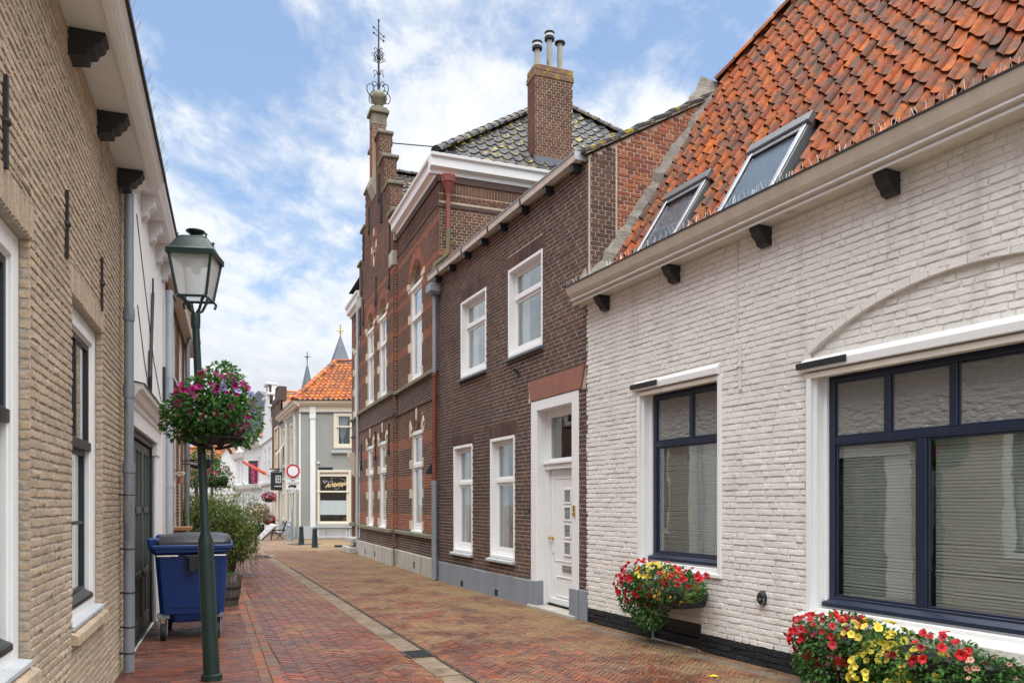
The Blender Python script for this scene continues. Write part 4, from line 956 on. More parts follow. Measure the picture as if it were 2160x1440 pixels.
def arc3(cx, cz, r, a0, a1, phi, n=12, k=1.0):
    return [(FX + (cx + r * math.cos(a0 + (a1 - a0) * i / n)) * math.cos(phi), FY + (cx + r * math.cos(a0 + (a1 - a0) * i / n)) * math.sin(phi), cz + k * r * math.sin(a0 + (a1 - a0) * i / n)) for i in range(n + 1)]
for q in range(4):
    ph = q * math.pi / 2 + .5
    ir.tube(arc3(.24, 13.62, .20, -2.2, 1.9, ph), .014, 6); ir.tube(arc3(.14, 13.86, .10, -1.2, 3.4, ph), .012, 6); ir.tube(arc3(.12, 14.28, .07, -.5, 3.3, ph), .011, 6)
    ir.tube(arc3(.0, 14.85, .16, -1.5, 1.5, ph), .012, 6); ir.tube(arc3(.10, 15.06, .06, -.5, 3.3, ph), .011, 6); ir.tube(arc3(.20, 14.85, .05, 0, 5.5, ph), .010, 6)
ir.lathe([(.0, 14.72), (.06, 14.80), (.06, 14.92), (.0, 15.0)], (FX, FY, 0), 10)
ir.lathe([(.03, 16.08), (.03, 16.14), (.0, 16.16)], (FX, FY, 0), 8)
for z, a, l in ((15.72, .9, .34), (15.55, .9, .28)):      # slanted arms of the vane
    ir.tube([(FX - l * .75, FY - .1, z + l * a), (FX + l * .75, FY + .1, z - l * a)], .013, 6)
    for s in (-1, 1): ir.lathe([(.0, -.05), (.035, 0), (.0, .05)], (FX + s * l * .75, FY + s * .1, z - s * l * a), 6)
ir.v = [(p, q, 13.6 + (z_ - 13.6) * .86 if z_ > 13.6 else z_) for p, q, z_ in ir.v]
part(fin, 'wrought_iron', ir, 'black_iron', 50)
# stone and string courses
pl = MB().box(0, B0, -.06, .05, -.01, .44).box(B0 - .0, B1, BY - .06, .05, -.01, .45).box(B1, TL, -.06, .05, -.01, .44); part(ht, 'plinth', pl, 'stone', bevel=.012)
for u, y in ((1.0, 0), (3.55, BY), (5.1, BY), (9.4, 0)): part(ht, 'air_vent', MB().box(u - .06, u + .06, y - .0635, y - .055, .10, .26), 'rubber')
part(ht, 'ledge', MB().box(1.9, B0, -.09, .05, .86, .95).box(B0, B1, BY - .10, .05, .86, .96).box(B1, TL, -.09, .05, .86, .95), 'mossy_stone', bevel=.01)
part(ht, 'string_course', MB().box(0, B0, -.09, .05, 4.46, 4.55).box(B0 - .05, B1 + .03, BY - .09, .05, 4.46, 4.56).box(B1, TL, -.09, .05, 4.46, 4.55), 'mossy_stone', bevel=.01)
part(ht, 'brick_moulding', MB().box(0, B0, -.035, .05, 3.90, 3.97).box(B0 - .02, B1 + .02, BY - .035, .05, 3.90, 3.97).box(B1, TL, -.035, .05, 3.90, 3.97), 'hall_brick_dark', bevel=.006)
CORN = [MB().prism([(.05, 8.62), (-.05, 8.62), (-.06, 8.69), (-.16, 8.74), (-.17, 8.92), (-.22, 8.94), (-.23, 9.0), (.05, 9.0)], 'x', B1, TL + .02), MB().prism([(.05, 8.10), (-.05, 8.10), (-.06, 8.18), (-.16, 8.22), (-.17, 8.40), (-.22, 8.43), (-.23, 8.5), (.05, 8.5)], 'x', -.2, B0), MB().prism([(TL - .05, 8.62), (TL + .05, 8.62), (TL + .06, 8.69), (TL + .16, 8.74), (TL + .17, 8.92), (TL + .22, 8.94), (TL + .23, 9.0), (TL - .05, 9.0)], 'y', -.226, 8.2)]
cor = [part(ht, 'cornice', m_, 'white_wood', bevel=.004) for m_ in CORN][0]
part(cor, 'frieze', MB().box(B1, TL, -.04, .05, 8.48, 8.62).box(B1, TL, -.02, .05, 8.02, 8.1).box(TL - .05, TL + .04, -.04, 8, 8.48, 8.62).box(TL - .05, TL + .025, -.02, 8, 7.95, 8.03), 'hall_brick_dark')
sw = part(ht, 'side_wall', MB().add([(TL, 0, 0), (TL, 8.2, 0), (TL, 8.2, 8.6), (TL, 0, 8.6), (0, 0, 0), (0, 8.2, 0), (0, 8.2, 8.6), (0, 0, 8.6)], [(0, 1, 2, 3), (4, 7, 6, 5), (1, 5, 6, 2)]), 'hall_mortar')
sr = lay(0, 6.0, 6.1, 8.0, .215, .054, .0105, 'cross'); rd = [q for q in sr if q[1] < .55 and (6.60 < q[2] < 6.72 or 6.9 < q[2] < 7.02)]
brick_face(sw, [q for q in sr if q not in rd], 'hall_brick', .008, .002, O=(TL, 0, 0), U=(0, 1, 0), N=(1, 0, 0), cham=.004)
brick_face(sw, rd, 'hall_red_brick', .008, .002, O=(TL, 0, 0), U=(0, 1, 0), N=(1, 0, 0), cham=.004)
brick_face(sw, lay(0, 6, 8.10, 8.24, .215, .058, .0105, 'cross') + lay_soldier(0, 6, 8.26, 8.47, .055, .011), 'hall_brick', .016, .002, O=(TL, 0, 0), U=(0, 1, 0), N=(1, 0, 0), cham=.004)
brick_face(sw, lay(B1, TL, 8.12, 8.47, .215, .054, .0105, 'cross'), 'hall_brick', .014, .002, y=0, cham=.004)
# windows
def hall_window(k, a, b, v0, v1, arc, rise_round, y):
    tr = v0 + (v1 - v0) * .66; fy = y + .035
    w = part(ht, 'window', MB().ring(a, b, v0, v1, .09, fy, fy + .09), 'white_wood', bevel=.006)
    part(w, 'hood_board', MB().box(a - .0, b, fy - .025, fy + .05, v1 - .07, v1 + .02), 'white_wood', bevel=.005)
    part(w, 'frame', MB().box(a + .09, b - .09, fy - .02, fy + .08, tr - .05, tr + .04).ring(a + .09, b - .09, tr + .04, v1 - .09, .05, fy + .02, fy + .07).ring(a + .09, b - .09, v0 + .09, tr - .05, .05, fy + .02, fy + .07, wb=.1), 'white_wood', bevel=.004)
    pane(w, a + .14, b - .14, tr + .09, v1 - .14, fy + .04); pane(w, a + .14, b - .14, v0 + .19, tr - .10, fy + .04)
    part(w, 'roller_blind', MB().box(a + .1, b - .1, fy + .10, fy + .11, v0 + .05, tr - .05), 'curtain')
    part(w, 'sill', MB().box(a - .02, b + .02, y - .03, fy + .09, v0 - .03, v0 + .015), 'white_wood', bevel=.005)
    room(w, a + .02, b - .02, v0, v1, fy + .13)
    c, vc, r, aa_, t = arc
    n = 15 if rise_round else 9
    mb = MB(); st = MB(); sk = (0, n - 1, n // 2) if not rise_round else (0, n - 1)
    voussoirs(mb, c, vc, r + .003, r + t, aa_, n * 2, y - .014, y + .12, .07, [i for q in sk for i in (2 * q, 2 * q + 1)])
    part(w, 'arch_bricks', mb, 'hall_red_brick' if rise_round else 'hall_brick')
    for q in sk:
        s1 = MB(); tt = .045; voussoirs(s1, c, vc, r - .0, r + t + .05, aa_, n, y - .026, y + .12, .03, [i for i in range(n) if i != q]); part(w, 'arch_stone', s1, 'sandstone', bevel=.008)
    tym = [(c + r * math.sin(aa_ - 2 * aa_ * i / 12), vc + r * math.cos(aa_ - 2 * aa_ * i / 12)) for i in range(13)]
    part(w, 'tympanum', MB().add([(p, y + .11, q) for p, q in tym], [tuple(range(13))]), 'hall_mortar')
    vb = min(q for _, q in tym)
    brick_face(w, lay(a, b, vb, vc + r, .215, .052, .0105, 'cross', [], lambda u, v: math.hypot(u - c, v - vc) < r - .02), 'hall_brick', .006, .001, y=y + .11)
    hs = [v0 + .02, v0 + (v1 - v0) * .33, v0 + (v1 - v0) * .63, v1 - .10]
    for z in hs:
        for s, e in ((a - .20, a + .002), (b - .002, b + .12)): part(w, 'stone_block', MB().box(s, e, y - .018, y + .10, z, z + .22), 'sandstone', bevel=.008)
for k, a, b in up: hall_window(k, a, b, 4.56, 6.85, [x for x in arcs[k] if abs(x[0] - (a + b) / 2) < .01 and x[1] > 5][0], True, BY if k == 'b' else 0)
for k, a, b in lowr: hall_window(k, a, b, .98, 3.34, [x for x in arcs[k] if abs(x[0] - (a + b) / 2) < .01 and x[1] < 5][0], False, BY if k == 'b' else 0)
ow = part(ht, 'round_window', MB().add([(BC - .05 + .26 * math.cos(t * math.pi / 8), BY + .10, 9.12 + .36 * math.sin(t * math.pi / 8)) for t in range(16)], [tuple(range(16))]), 'curtain')
for i in range(4):
    t = i * math.pi / 2; p = (BC - .05 + .34 * math.cos(t), 9.12 + .45 * math.sin(t)); part(ow, 'arch_stone', MB().box(p[0] - .07, p[0] + .07, BY - .02, BY + .1, p[1] - .11, p[1] + .11), 'sandstone', bevel=.008)
mb = MB()
for i in range(24):
    if i % 6 == 0: continue
    t0, t1 = (i - .42) * math.pi / 12, (i + .42) * math.pi / 12
    P = lambda r, t, y: (BC - .05 + .26 * r * math.cos(t), y, 9.12 + .36 * r * math.sin(t))
    mb.hexa([P(1, t0, BY - .012), P(1, t1, BY - .012), P(1, t1, BY + .1), P(1, t0, BY + .1), P(1.5, t0, BY - .012), P(1.5, t1, BY - .012), P(1.5, t1, BY + .1), P(1.5, t0, BY + .1)])
part(ow, 'arch_bricks', mb, 'hall_red_brick')
# door in the left wing
hd = part(ht, 'door', MB().box(.82, 1.75, .14, .19, .50, 2.55), 'white_wood')
part(hd, 'frame', MB().ring(.72, 1.85, .46, 3.35, .10, .08, .18).box(.80, 1.77, .02, .18, 2.5, 2.64), 'white_wood', bevel=.006); pane(hd, .84, 1.73, 2.68, 3.22, .15); room(hd, .75, 1.82, .5, 3.3, .2)
part(hd, 'corbel', MB().prism([(0, 3.36), (-.22, 3.36), (-.22, 3.22), (-.10, 2.85), (-.05, 2.55), (0, 2.5)], 'x', .40, .68), 'sandstone', bevel=.01)
part(hd, 'step', MB().box(.6, 1.95, -.32, .1, .36, .50).box(.5, 2.0, -.42, 0, 0, .2), 'stone', bevel=.015)
part(hd, 'pier', MB().box(.32, .66, -.06, .05, .44, 2.9), 'hall_brick'); part(hd, 'pier_base', MB().box(.22, .72, -.14, .05, .86, .98), 'mossy_stone', bevel=.01)
# iron wall anchors
an = MB().box(-.018, .018, -.03, 0, -.42, .42).box(-.035, .035, -.05, 0, -.40, -.30).mesh('wall_anchor', 'black_iron')
for u, v in ((6.9, 7.75), (3.95, 10.15), (5.75, 9.9), (3.05, 9.6), (5.9, 10.4 - .55), (2.75, 8.6), (5.05, 7.75), (3.0, 7.6), (6.85, 3.35), (5.0, 3.3), (2.5, 7.4), (2.62, 3.1), (6.95, 8.6), (5.5, 10.55)):
    if v < gable_top(u) - .4: obj('wall_anchor', an, ht, (u, BY - .008, v))
part(ht, 'corner_stone', MB().box(B1 - .36, B1 + .03, BY - .05, .1, 7.85, 8.25), 'stone', bevel=.03); part(ht, 'corner_stone', MB().box(B0 - .03, B0 + .36, BY - .05, .1, 7.85, 8.2), 'stone', bevel=.03)
pipe(ht, 'downpipe', [(B0 - .03, -.17, 8.3), (B0 - .03, -.17, .1)], .045, 'zinc_light')
hd2 = part(ht, 'rainwater_head', MB().lathe([(.04, 8.15), (.055, 8.2), (.13, 8.40), (.15, 8.42), (.165, 8.56), (.15, 8.58)], (TL + .15, .16, 0), 8), 'red_lead', bevel=.004)
part(hd2, 'iron_section', MB().tube([(TL + .14, .16, 8.2), (TL + .14, .16, 7.4)], .045, 12).lathe([(.05, 8.10), (.055, 8.2)], (TL + .14, .16, 0), 12), 'red_lead', 50)
part(hd2, 'offset_pipe', MB().tube([(TL + .14, .16, 7.45), (TL + .14, .16, 6.95), (TL + .13, .05, 6.80), (TL + .05, -.10, 6.70), (TL + .02, -.14, 6.45)], .048, 12), 'moss_pipe', 50)
part(ht, 'wall_lamp', MB().hexa([(10.85, -.2, 2.28), (10.97, -.2, 2.28), (10.97, 0, 2.28), (10.85, 0, 2.28), (10.87, -.06, 2.5), (10.95, -.06, 2.5), (10.95, 0, 2.5), (10.87, 0, 2.5)]), 'black_iron')
# roofs
def plane_roof(parent, a, b, c, d, w, ex, keep, seg=6, n=0, mat='slate_tile', fr=None):
    a, b, c = Vector(a), Vector(b), Vector(c); A = (b - a).normalized(); S = (c - a) - A * (c - a).dot(A); tile_roof(parent, fr or FT, a, A, S, (b - a).length, S.length, w, ex, mat, keep, n, seg)
RV, RI, R0, R1 = 12.35, 4.05, 3.2, 8.35
e0, e1, yb = -.15, TL + .15, 8.2
hr = part(ht, 'roof', MB().add([(e0, -.1, 8.98), (e1, -.1, 8.98), (e1, yb, 8.98), (e0, yb, 8.98), (R0, RI, RV), (R1, RI, RV)], [(0, 1, 5, 4), (1, 2, 5), (2, 3, 4, 5), (3, 0, 4)]), 'dark_room')
sl_ = math.hypot(e1 - R1, RV - 8.98)
plane_roof(hr, (e1, -.1, 9.0), (e1, yb, 9.0), (R1, -.1, RV + .02), None, .26, .30, lambda x, s: x > s / sl_ * (RI + .1) - .05 and x < (yb + .1) - s / sl_ * (yb - RI) + .05, 8)
sf = math.hypot(RI + .1, RV - 8.98)
plane_roof(hr, (B1, -.1, 9.0), (e1, -.1, 9.0), (B1, RI, RV + .02), None, .26, .30, lambda x, s: x + B1 < e1 - s / sf * (e1 - R1) + .05, 6)
ridge_caps(hr, [(e1, -.1, 9.04), (R1, RI, RV + .05)], .13, 'slate_tile'); ridge_caps(hr, [(e1, yb, 9.04), (R1, RI, RV + .05)], .13, 'slate_tile'); ridge_caps(hr, [(R0, RI, RV + .05), (R1, RI, RV + .05)], .13, 'slate_tile')
part(hr, 'cross_roof', MB().add([(BC - 2.55, .2, 8.9), (BC, .2, 11.32), (BC + 2.55, .2, 8.9), (BC - 2.55, 4, 8.9), (BC, 4, 11.32), (BC + 2.55, 4, 8.9)], [(0, 1, 4, 3), (1, 2, 5, 4)]), 'dark_room')
cr = hr
plane_roof(cr, (BC + 2.6, .22, 8.9), (BC + 2.6, 3.5, 8.9), (BC, .22, 11.34), None, .25, .29, None, 6)
ridge_caps(cr, [(BC, .25, 11.38), (BC, 3.4, 11.38)], .12, 'slate_tile')
part(ht, 'tie_rod', MB().tube([(BC + .5, .25, 12.0), (R1 + .9, 2.2, 10.35)], .016, 6).box(BC + .44, BC + .56, .18, .30, 11.9, 12.1), 'black_iron')
# chimney
cu0, cu1, cy0, cy1 = 10.86, 11.32, 2.25, 3.17
ch = part(ht, 'chimney', MB().box(cu0, cu1, cy0, cy1, 8.8, 11.5), 'hall_mortar')
brick_face(ch, lay(0, cy1 - cy0, 9.0, 11.18, .215, .054, .0105, 'cross'), 'hall_brick', .008, .002, O=(cu1, cy0, 0), U=(0, 1, 0), N=(1, 0, 0), cham=.004)
brick_face(ch, lay(cu0, cu1, 9.0, 11.18, .215, .054, .0105, 'cross'), 'hall_brick', .008, .002, y=cy0, cham=.004)
part(ch, 'chimney_cap', MB().box(cu0 - .03, cu1 + .03, cy0 - .03, cy1 + .03, 11.20, 11.35).box(cu0 - .015, cu1 + .015, cy0 - .015, cy1 + .015, 11.35, 11.50), 'lichen_brick', bevel=.02)
part(ch, 'lead_flashing', MB().box(cu0 + .1, cu1 + .02, cy0 - .025, cy1 + .02, 9.0, 9.42), 'lead_slate', bevel=.02)
for i, (dy, h, dbl) in enumerate(((.138, .52, 1), (.444, .80, 1), (.705, .70, 0))):
    c = (11.09, cy0 + dy, 11.49); ft = part(ch, 'flue_pipe', MB().lathe([(.065, 0), (.065, h)], c, 14), 'asbestos_pipe', 50)
    if dbl: part(ft, 'cowl', MB().lathe([(.06, h - .08), (.115, h - .07), (.12, h - .02), (.10, h - .01), (.10, h + .02), (.115, h + .08), (.12, h + .10), (.09, h + .13)], c, 14), 'dark_metal', 50); part(ft, 'cowl_band', MB().lathe([(.104, h + .005), (.108, h + .06)], c, 14), 'sign_white')
    else: part(ft, 'cowl', MB().lathe([(.12, h), (.125, h + .03), (.03, h + .07)], c, 14), 'dark_metal', 50)
# ---------------------------------------------------------------- beige brick house, near left
lh = FL.root('beige_house', 'beige brick house with white eaves and black brackets, near left')
L0, L1 = 2.2, 8.25
LWN = [(3.10, 4.44, .80, 3.06), (5.58, 6.89, .80, 3.06)]
wall = backing(lh, 'wall', rect(L0, L1, -.02, 4.82), [rect(*o) for o in LWN], 'beige_mortar', depth=.10)
sold = [(a - .05, b + .05, d, d + .20) for a, b, c, d in LWN]; rowl = [(a - .03, b + .03, c - .115, c) for a, b, c, d in LWN]
rows = lay(L0, L1, .005, 4.78, .215, .0445, .0095, 'wild', LWN + sold + rowl)
brick_face(wall, rows, 'beige_brick', .009, .0025, frame=FL, n_indiv=300, worn=(.003, .002))
for a, b, c, d in sold: brick_face(wall, lay_soldier(a, b, c + .004, d - .004, .047, .0095), 'beige_brick', .012, .003, rough=.002)
for a, b, c, d in rowl:
    mb = MB(); k = int((b - a) / .056)
    for i in range(k):
        x0, x1 = a + (b - a) * i / k + .004, a + (b - a) * (i + 1) / k - .004; mb.hexa([(x0, -.055, c), (x1, -.055, c), (x1, .05, c), (x0, .05, c), (x0, -.05, d - .05), (x1, -.05, d - .05), (x1, .05, d - .01), (x0, .05, d - .01)])
    part(wall, 'sill_bricks', mb, 'beige_brick', bevel=.004)
for a, b, c, d in LWN:   # brick reveals facing the street end
    brick_face(wall, lay(0, .055, c, d, .11, .0445, .0095, 'run'), 'beige_brick', .007, .002, O=(b, -.004, 0), U=(0, 1, 0), N=(-1, 0, 0), worn=(.003, .002))
def left_window(o):
    u0, u1, v0, v1 = o; u1 = u1 - .002
    w = part(lh, 'window', MB().ring(u0, u1, v0 + .0, v1, .13, .05, .16, wb=.09), 'white_wood', bevel=.006)
    a, b, c, d = u0 + .13, u1 - .13, v0 + .09, v1 - .13; tr = 2.10
    part(w, 'frame_step', MB().ring(a - .02, b + .02, c - .02, d + .02, .035, .07, .15), 'white_wood', bevel=.004)
    sa = MB().ring(a + .015, b - .015, tr, d - .015, .045, .075, .115).ring(a + .015, b - .015, c + .015, tr - .03, .045, .105, .145, wb=.08)
    sa.box(a + .0, b - .0, .06, .13, tr - .035, tr + .035)
    m = (a + b) / 2
    sa.box(m - .014, m + .014, .08, .112, tr + .03, d - .06); sa.box(a + .06, b - .06, .11, .14, (c + tr) / 2 - .014, (c + tr) / 2 + .014); sa.box(m - .014, m + .014, .11, .14, c + .09, tr - .04)
    part(w, 'sash', sa, 'dark_metal', bevel=.004)
    part(w, 'weather_board', MB().prism([(.11, c + .07), (.045, c + .03), (.045, c - .0), (.11, c - .0)], 'x', a + .005, b - .005), 'dark_metal')
    part(w, 'sill', MB().prism([(.12, v0 + .035), (-.02, v0 + .01), (-.02, v0 - .02), (.12, v0 - .02)], 'x', u0 + .01, u1 - .01), 'light_grey_stone', bevel=.004)
    pane(w, a + .05, b - .05, tr + .03, d - .05, .095); pane(w, a + .05, b - .05, c + .08, tr - .06, .125)
    part(w, 'blind', MB().box(a + .03, b - .03, .19, .20, c, tr - .05), 'curtain')
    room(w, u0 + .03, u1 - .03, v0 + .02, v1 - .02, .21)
for o in LWN: left_window(o)
an2 = MB().box(-.014, .014, -.022, -.004, -.22, .22).lathe([(.0, -.036), (.018, -.032), (.022, -.014), (.022, -.0)], (0, 0, 0), 8, 'y').mesh('wall_anchor', 'black_iron')
for u, v in ((3.9, 3.45), (5.34, 3.45), (6.76, 3.44), (2.6, 3.45)): obj('wall_anchor', an2, lh, (u, -.006, v))
ev = part(lh, 'eaves', MB().prism([(.05, 4.79), (-.295, 4.79), (-.30, 4.80), (-.315, 4.80), (-.315, 4.815), (-.335, 4.825), (-.36, 4.875), (-.37, 4.885), (-.37, 4.92), (.05, 4.92)], 'x', L0, L1), 'white_wood', bevel=.002)
part(ev, 'moulding', MB().box(L0, L1 - .002, -.27, -.255, 4.778, 4.791).box(L0, L1 - .002, -.245, -.235, 4.782, 4.791), 'white_wood')
part(ev, 'gutter_edge', MB().box(L0, L1 + .005, -.392, -.365, 4.895, 4.935), 'black_iron')
sp = MB()
for i in range(150):
    u = L0 + i * .04; sp.tube([(u, -.38, 4.93), (u + R.uniform(-.02, .02), -.38 + R.choice((-.04, .01)), 5.03)], .0016, 3, False)
part(ev, 'bird_spikes', sp, 'steel', fix=False, kind='stuff')
cprof = [(.0, 4.788), (-.225, 4.788), (-.23, 4.765), (-.215, 4.755), (-.205, 4.72), (-.17, 4.695), (-.16, 4.665), (-.12, 4.655), (-.115, 4.615), (.0, 4.60)]
for u in (4.32, 5.45, 6.60, 7.74): corbel(lh, u + .07, cprof, .16, 'black_paint')
part(lh, 'side_wall', MB().add([(L0, 0, 0), (L0, 6, 0), (L0, 6, 4.8), (L0, 0, 4.8), (L1, .02, 0), (L1, 6, 0), (L1, 6, 4.8), (L1, .02, 4.8)], [(0, 1, 2, 3), (4, 7, 6, 5), (1, 5, 6, 2)]), 'beige_mortar')
s50 = Vector((0, math.cos(rad(50)), math.sin(rad(50))))
lr = part(lh, 'roof', MB().add([(L0, -.1, 4.9), (L1, -.1, 4.9), (L1, 3.6, 9.3), (L0, 3.6, 9.3)], [(0, 1, 2, 3)]), 'dark_room'); tile_roof(lr, FL, (L0, -.15, 4.93), (1, 0, 0), s50, L1 - L0, 5.6, .24, .30, 'red_tile', None, 0, 6)
dp = part(lh, 'downpipe', MB().tube([(7.92, -.085, 4.62), (7.92, -.085, 2.0)], .043, 16), 'zinc', 50)
part(dp, 'lower_section', MB().tube([(7.92, -.085, 2.02), (7.93, -.085, .03)], .050, 16), 'zinc', 50)
for cp_ in ([(.05, 3.40), (.053, 3.46), (.05, 3.52)], [(.05, 2.66), (.053, 2.78)], [(.056, 1.94), (.056, 2.03)]): part(dp, 'collar', MB().lathe(cp_, (7.92, -.085, 0), 14), 'zinc', 50)
for z in (1.72, 1.2, .78, .45, .2): part(dp, 'pipe_clip', MB().lathe([(.0525, z), (.056, z + .006), (.0525, z + .014)], (7.925, -.085, 0), 14).box(7.9, 7.94, -.03, .0, z, z + .014), 'black_iron')
# ---------------------------------------------------------------- white plastered house with the shopfront
ph = FL.root('plaster_house', 'white plastered house with scrolled white brackets over dark shop doors')
P0, P1 = 8.27, 13.35
DO = (8.75, 11.42, 0.0, 2.47)
wall = backing(ph, 'wall', rect(P0, P1, -.02, 5.36), [rect(DO[0], DO[1], .001, DO[3])], 'white_plaster', depth=.12)
part(ph, 'side_wall', MB().add([(P0, .02, 0), (P0, 6, 0), (P0, 6, 5.3), (P0, .02, 5.3), (P1, .02, 0), (P1, 6, 0), (P1, 6, 5.3), (P1, .02, 5.3)], [(0, 1, 2, 3), (4, 7, 6, 5), (1, 5, 6, 2)]), 'white_plaster')
ev = part(ph, 'eaves', MB().prism([(.05, 5.33), (-.20, 5.33), (-.215, 5.36), (-.25, 5.42), (-.255, 5.5), (.05, 5.5)], 'x', P0, P1), 'white_wood', bevel=.003)
part(ev, 'gutter_edge', MB().box(P0, P1, -.275, -.25, 5.48, 5.52), 'black_iron')
for i in range(5): corbel(ph, 9.0 + i * .93, [(0, 5.328), (-.17, 5.328), (-.17, 5.28), (-.15, 5.27), (-.14, 5.20), (-.08, 5.13), (-.07, 5.08), (0, 5.05)], .17, 'white_plaster')
sc = part(ph, 'shopfront', MB().box(P0 + .02, 11.95, -.045, .02, 2.47, 2.66), 'white_wood', bevel=.004)
part(sc, 'cornice', MB().prism([(.0, 2.64), (-.06, 2.65), (-.07, 2.70), (-.10, 2.72), (-.13, 2.78), (-.17, 2.80), (-.18, 2.85), (.0, 2.88)], 'x', P0 + .0, 12.05), 'white_wood', bevel=.003)
part(sc, 'lead_cover', MB().prism([(.0, 2.90), (-.195, 2.856), (-.195, 2.85), (0, 2.884)], 'x', P0 - .01, 12.07), 'lead_slate')
part(sc, 'pilaster', MB().box(11.42, 11.80, -.03, .05, 0, 2.47).box(11.40, 11.83, -.045, .05, 2.30, 2.47), 'white_wood', bevel=.004)
dg = part(sc, 'door_frame', MB().ring(DO[0], DO[1], 0, DO[3], .07, .02, .12, wb=.03), 'dark_metal', bevel=.004)
x = DO[0] + .07; wd = (DO[1] - DO[0] - .14) / 3
for i in range(3):
    a, b = x + i * wd + .01, x + (i + 1) * wd - .01
    lf = part(ph, 'shop_door', MB().ring(a, b, .04, 2.38, .10, .05, .09, wb=.18).box(a + .1, b - .1, .05, .09, .72, .80).box(a + .1, b - .1, .05, .09, 1.52, 1.60).box((a + b) / 2 - .03, (a + b) / 2 + .03, .052, .088, .22, 2.3), 'shop_green' if 'shop_green' in MATS else 'black_paint', bevel=.004)
    for p, q in ((a + .1, (a + b) / 2 - .03), ((a + b) / 2 + .03, b - .1)):
        for c, d in ((.80, 1.52), (1.60, 2.28)): pane(lf, p, q, c, d, .07)
        part(lf, 'panel', MB().box(p, q, .065, .08, .22, .72), 'shop_green')
    part(lf, 'hinge', MB().box(b - .07, b + .06, .035, .05, 1.53, 1.60).box(b - .07, b + .06, .035, .05, .73, .80), 'black_iron')
room(sc, DO[0] + .05, DO[1] - .05, 0, 2.4, .13, 1.5)
part(ph, 'wall_anchor', MB().tube([(10.62, -.03, 3.20), (10.66, -.03, 3.55), (10.92, -.03, 4.42)], .02, 6).hexa([(10.88, -.04, 4.4), (10.96, -.04, 4.4), (10.96, -.02, 4.4), (10.88, -.02, 4.4), (10.92, -.04, 4.62), (10.925, -.04, 4.62), (10.925, -.02, 4.62), (10.92, -.02, 4.62)]).tube([(10.55, -.03, 3.05), (10.50, -.035, 3.25), (10.6, -.03, 3.6)], .025, 6), 'black_iron')
part(ph, 'wall_anchor', MB().box(12.75, 12.80, -.04, -.005, 3.2, 3.75), 'black_iron')
for pts in ([(9.3, -.006, 4.9), (10.2, -.006, 4.3), (11.3, -.006, 3.6), (12.4, -.006, 3.2)], [(9.4, -.006, 3.9), (10.1, -.006, 3.4), (10.9, -.006, 3.0)]): part(ph, 'cable', MB().tube(pts, .006, 5), 'zinc')
part(ph, 'downpipe', MB().tube([(12.95, -.09, 4.98), (12.95, -.09, 0.02)], .055, 14).lathe([(.062, 3.6), (.062, 3.66)], (12.95, -.09, 0), 14).lathe([(.062, 1.9), (.062, 1.96)], (12.95, -.09, 0), 14), 'zinc_light', 50)
pr_ = part(ph, 'roof', MB().add([(P0, -.1, 5.5), (P1, -.1, 5.5), (P1, 3.6, 9.9), (P0, 3.6, 9.9)], [(0, 1, 2, 3)]), 'dark_room'); tile_roof(pr_, FL, (P0, -.12, 5.52), (1, 0, 0), s50, P1 - P0, 5.4, .24, .30, 'red_tile', None, 0, 6)
part(ph, 'dormer', MB().box(11.0, 12.6, -.10, 1.5, 5.5, 6.05), 'white_wood'); part(ph, 'dormer_roof', MB().box(10.9, 12.7, -.16, 1.6, 6.05, 6.10), 'black_iron')
# ---------------------------------------------------------------- brown brick house further along on the left
bb = FL.root('brick_row_house', 'reddish brown brick house with cream eaves behind the street lamp, left')
Q0, Q1 = 13.4, 20.5
QW = [(14.6, 15.6, 3.9, 5.1), (16.6, 17.6, 3.9, 5.1), (18.4, 19.4, 3.9, 5.1), (14.0, 14.5, 1.0, 3.2), (15.3, 15.8, 1.0, 3.2), (16.6, 17.1, 1.0, 3.2), (17.9, 18.4, 1.0, 3.2)]
wall = backing(bb, 'wall', rect(Q0, Q1, -.02, 5.5), [rect(*q) for q in QW], 'brown_mortar', depth=.1)
brick_face(wall, lay(Q0, Q1, .005, 5.4, .215, .054, .0105, 'cross', QW), 'hall_brick', .006, .0015, cham=.003)
for a, b, c, d in QW:
    w = part(bb, 'window', MB().ring(a, b, c, d, .06, .02, .1), 'cream_paint', bevel=.004); pane(w, a + .06, b - .06, c + .06, d - .06, .06); room(w, a, b, c, d, .11, .6)
    part(w, 'sill', MB().box(a - .05, b + .05, -.05, .05, c - .06, c), 'light_grey_stone')
ev = part(bb, 'eaves', MB().prism([(.05, 5.24), (-.18, 5.24), (-.20, 5.34), (-.24, 5.40), (-.25, 5.62), (.05, 5.62)], 'x', Q0 - .25, Q1), 'cream_wood', bevel=.003); part(ev, 'gutter_edge', MB().box(Q0 - .25, Q1, -.27, -.245, 5.6, 5.64), 'black_iron')
part(bb, 'downpipe', MB().tube([(18.0, -.16, 5.3), (18.0, -.09, 5.05), (18.0, -.09, .02)], .05, 12), 'zinc', 50)
part(bb, 'roof', MB().add([(Q0, -.1, 5.6), (Q1, -.1, 5.6), (Q1, 3.6, 9.6), (Q0, 3.6, 9.6)], [(0, 1, 2, 3)]), 'red_tile')
part(bb, 'side_wall', MB().add([(Q0, .02, 0), (Q0, 6, 0), (Q0, 6, 5.3), (Q0, .02, 5.3), (Q1, 0.0, 0), (Q1, 6, 0), (Q1, 6, 5.3), (Q1, 0, 5.3)], [(0, 1, 2, 3), (4, 7, 6, 5), (1, 5, 6, 2)]), 'brown_mortar')
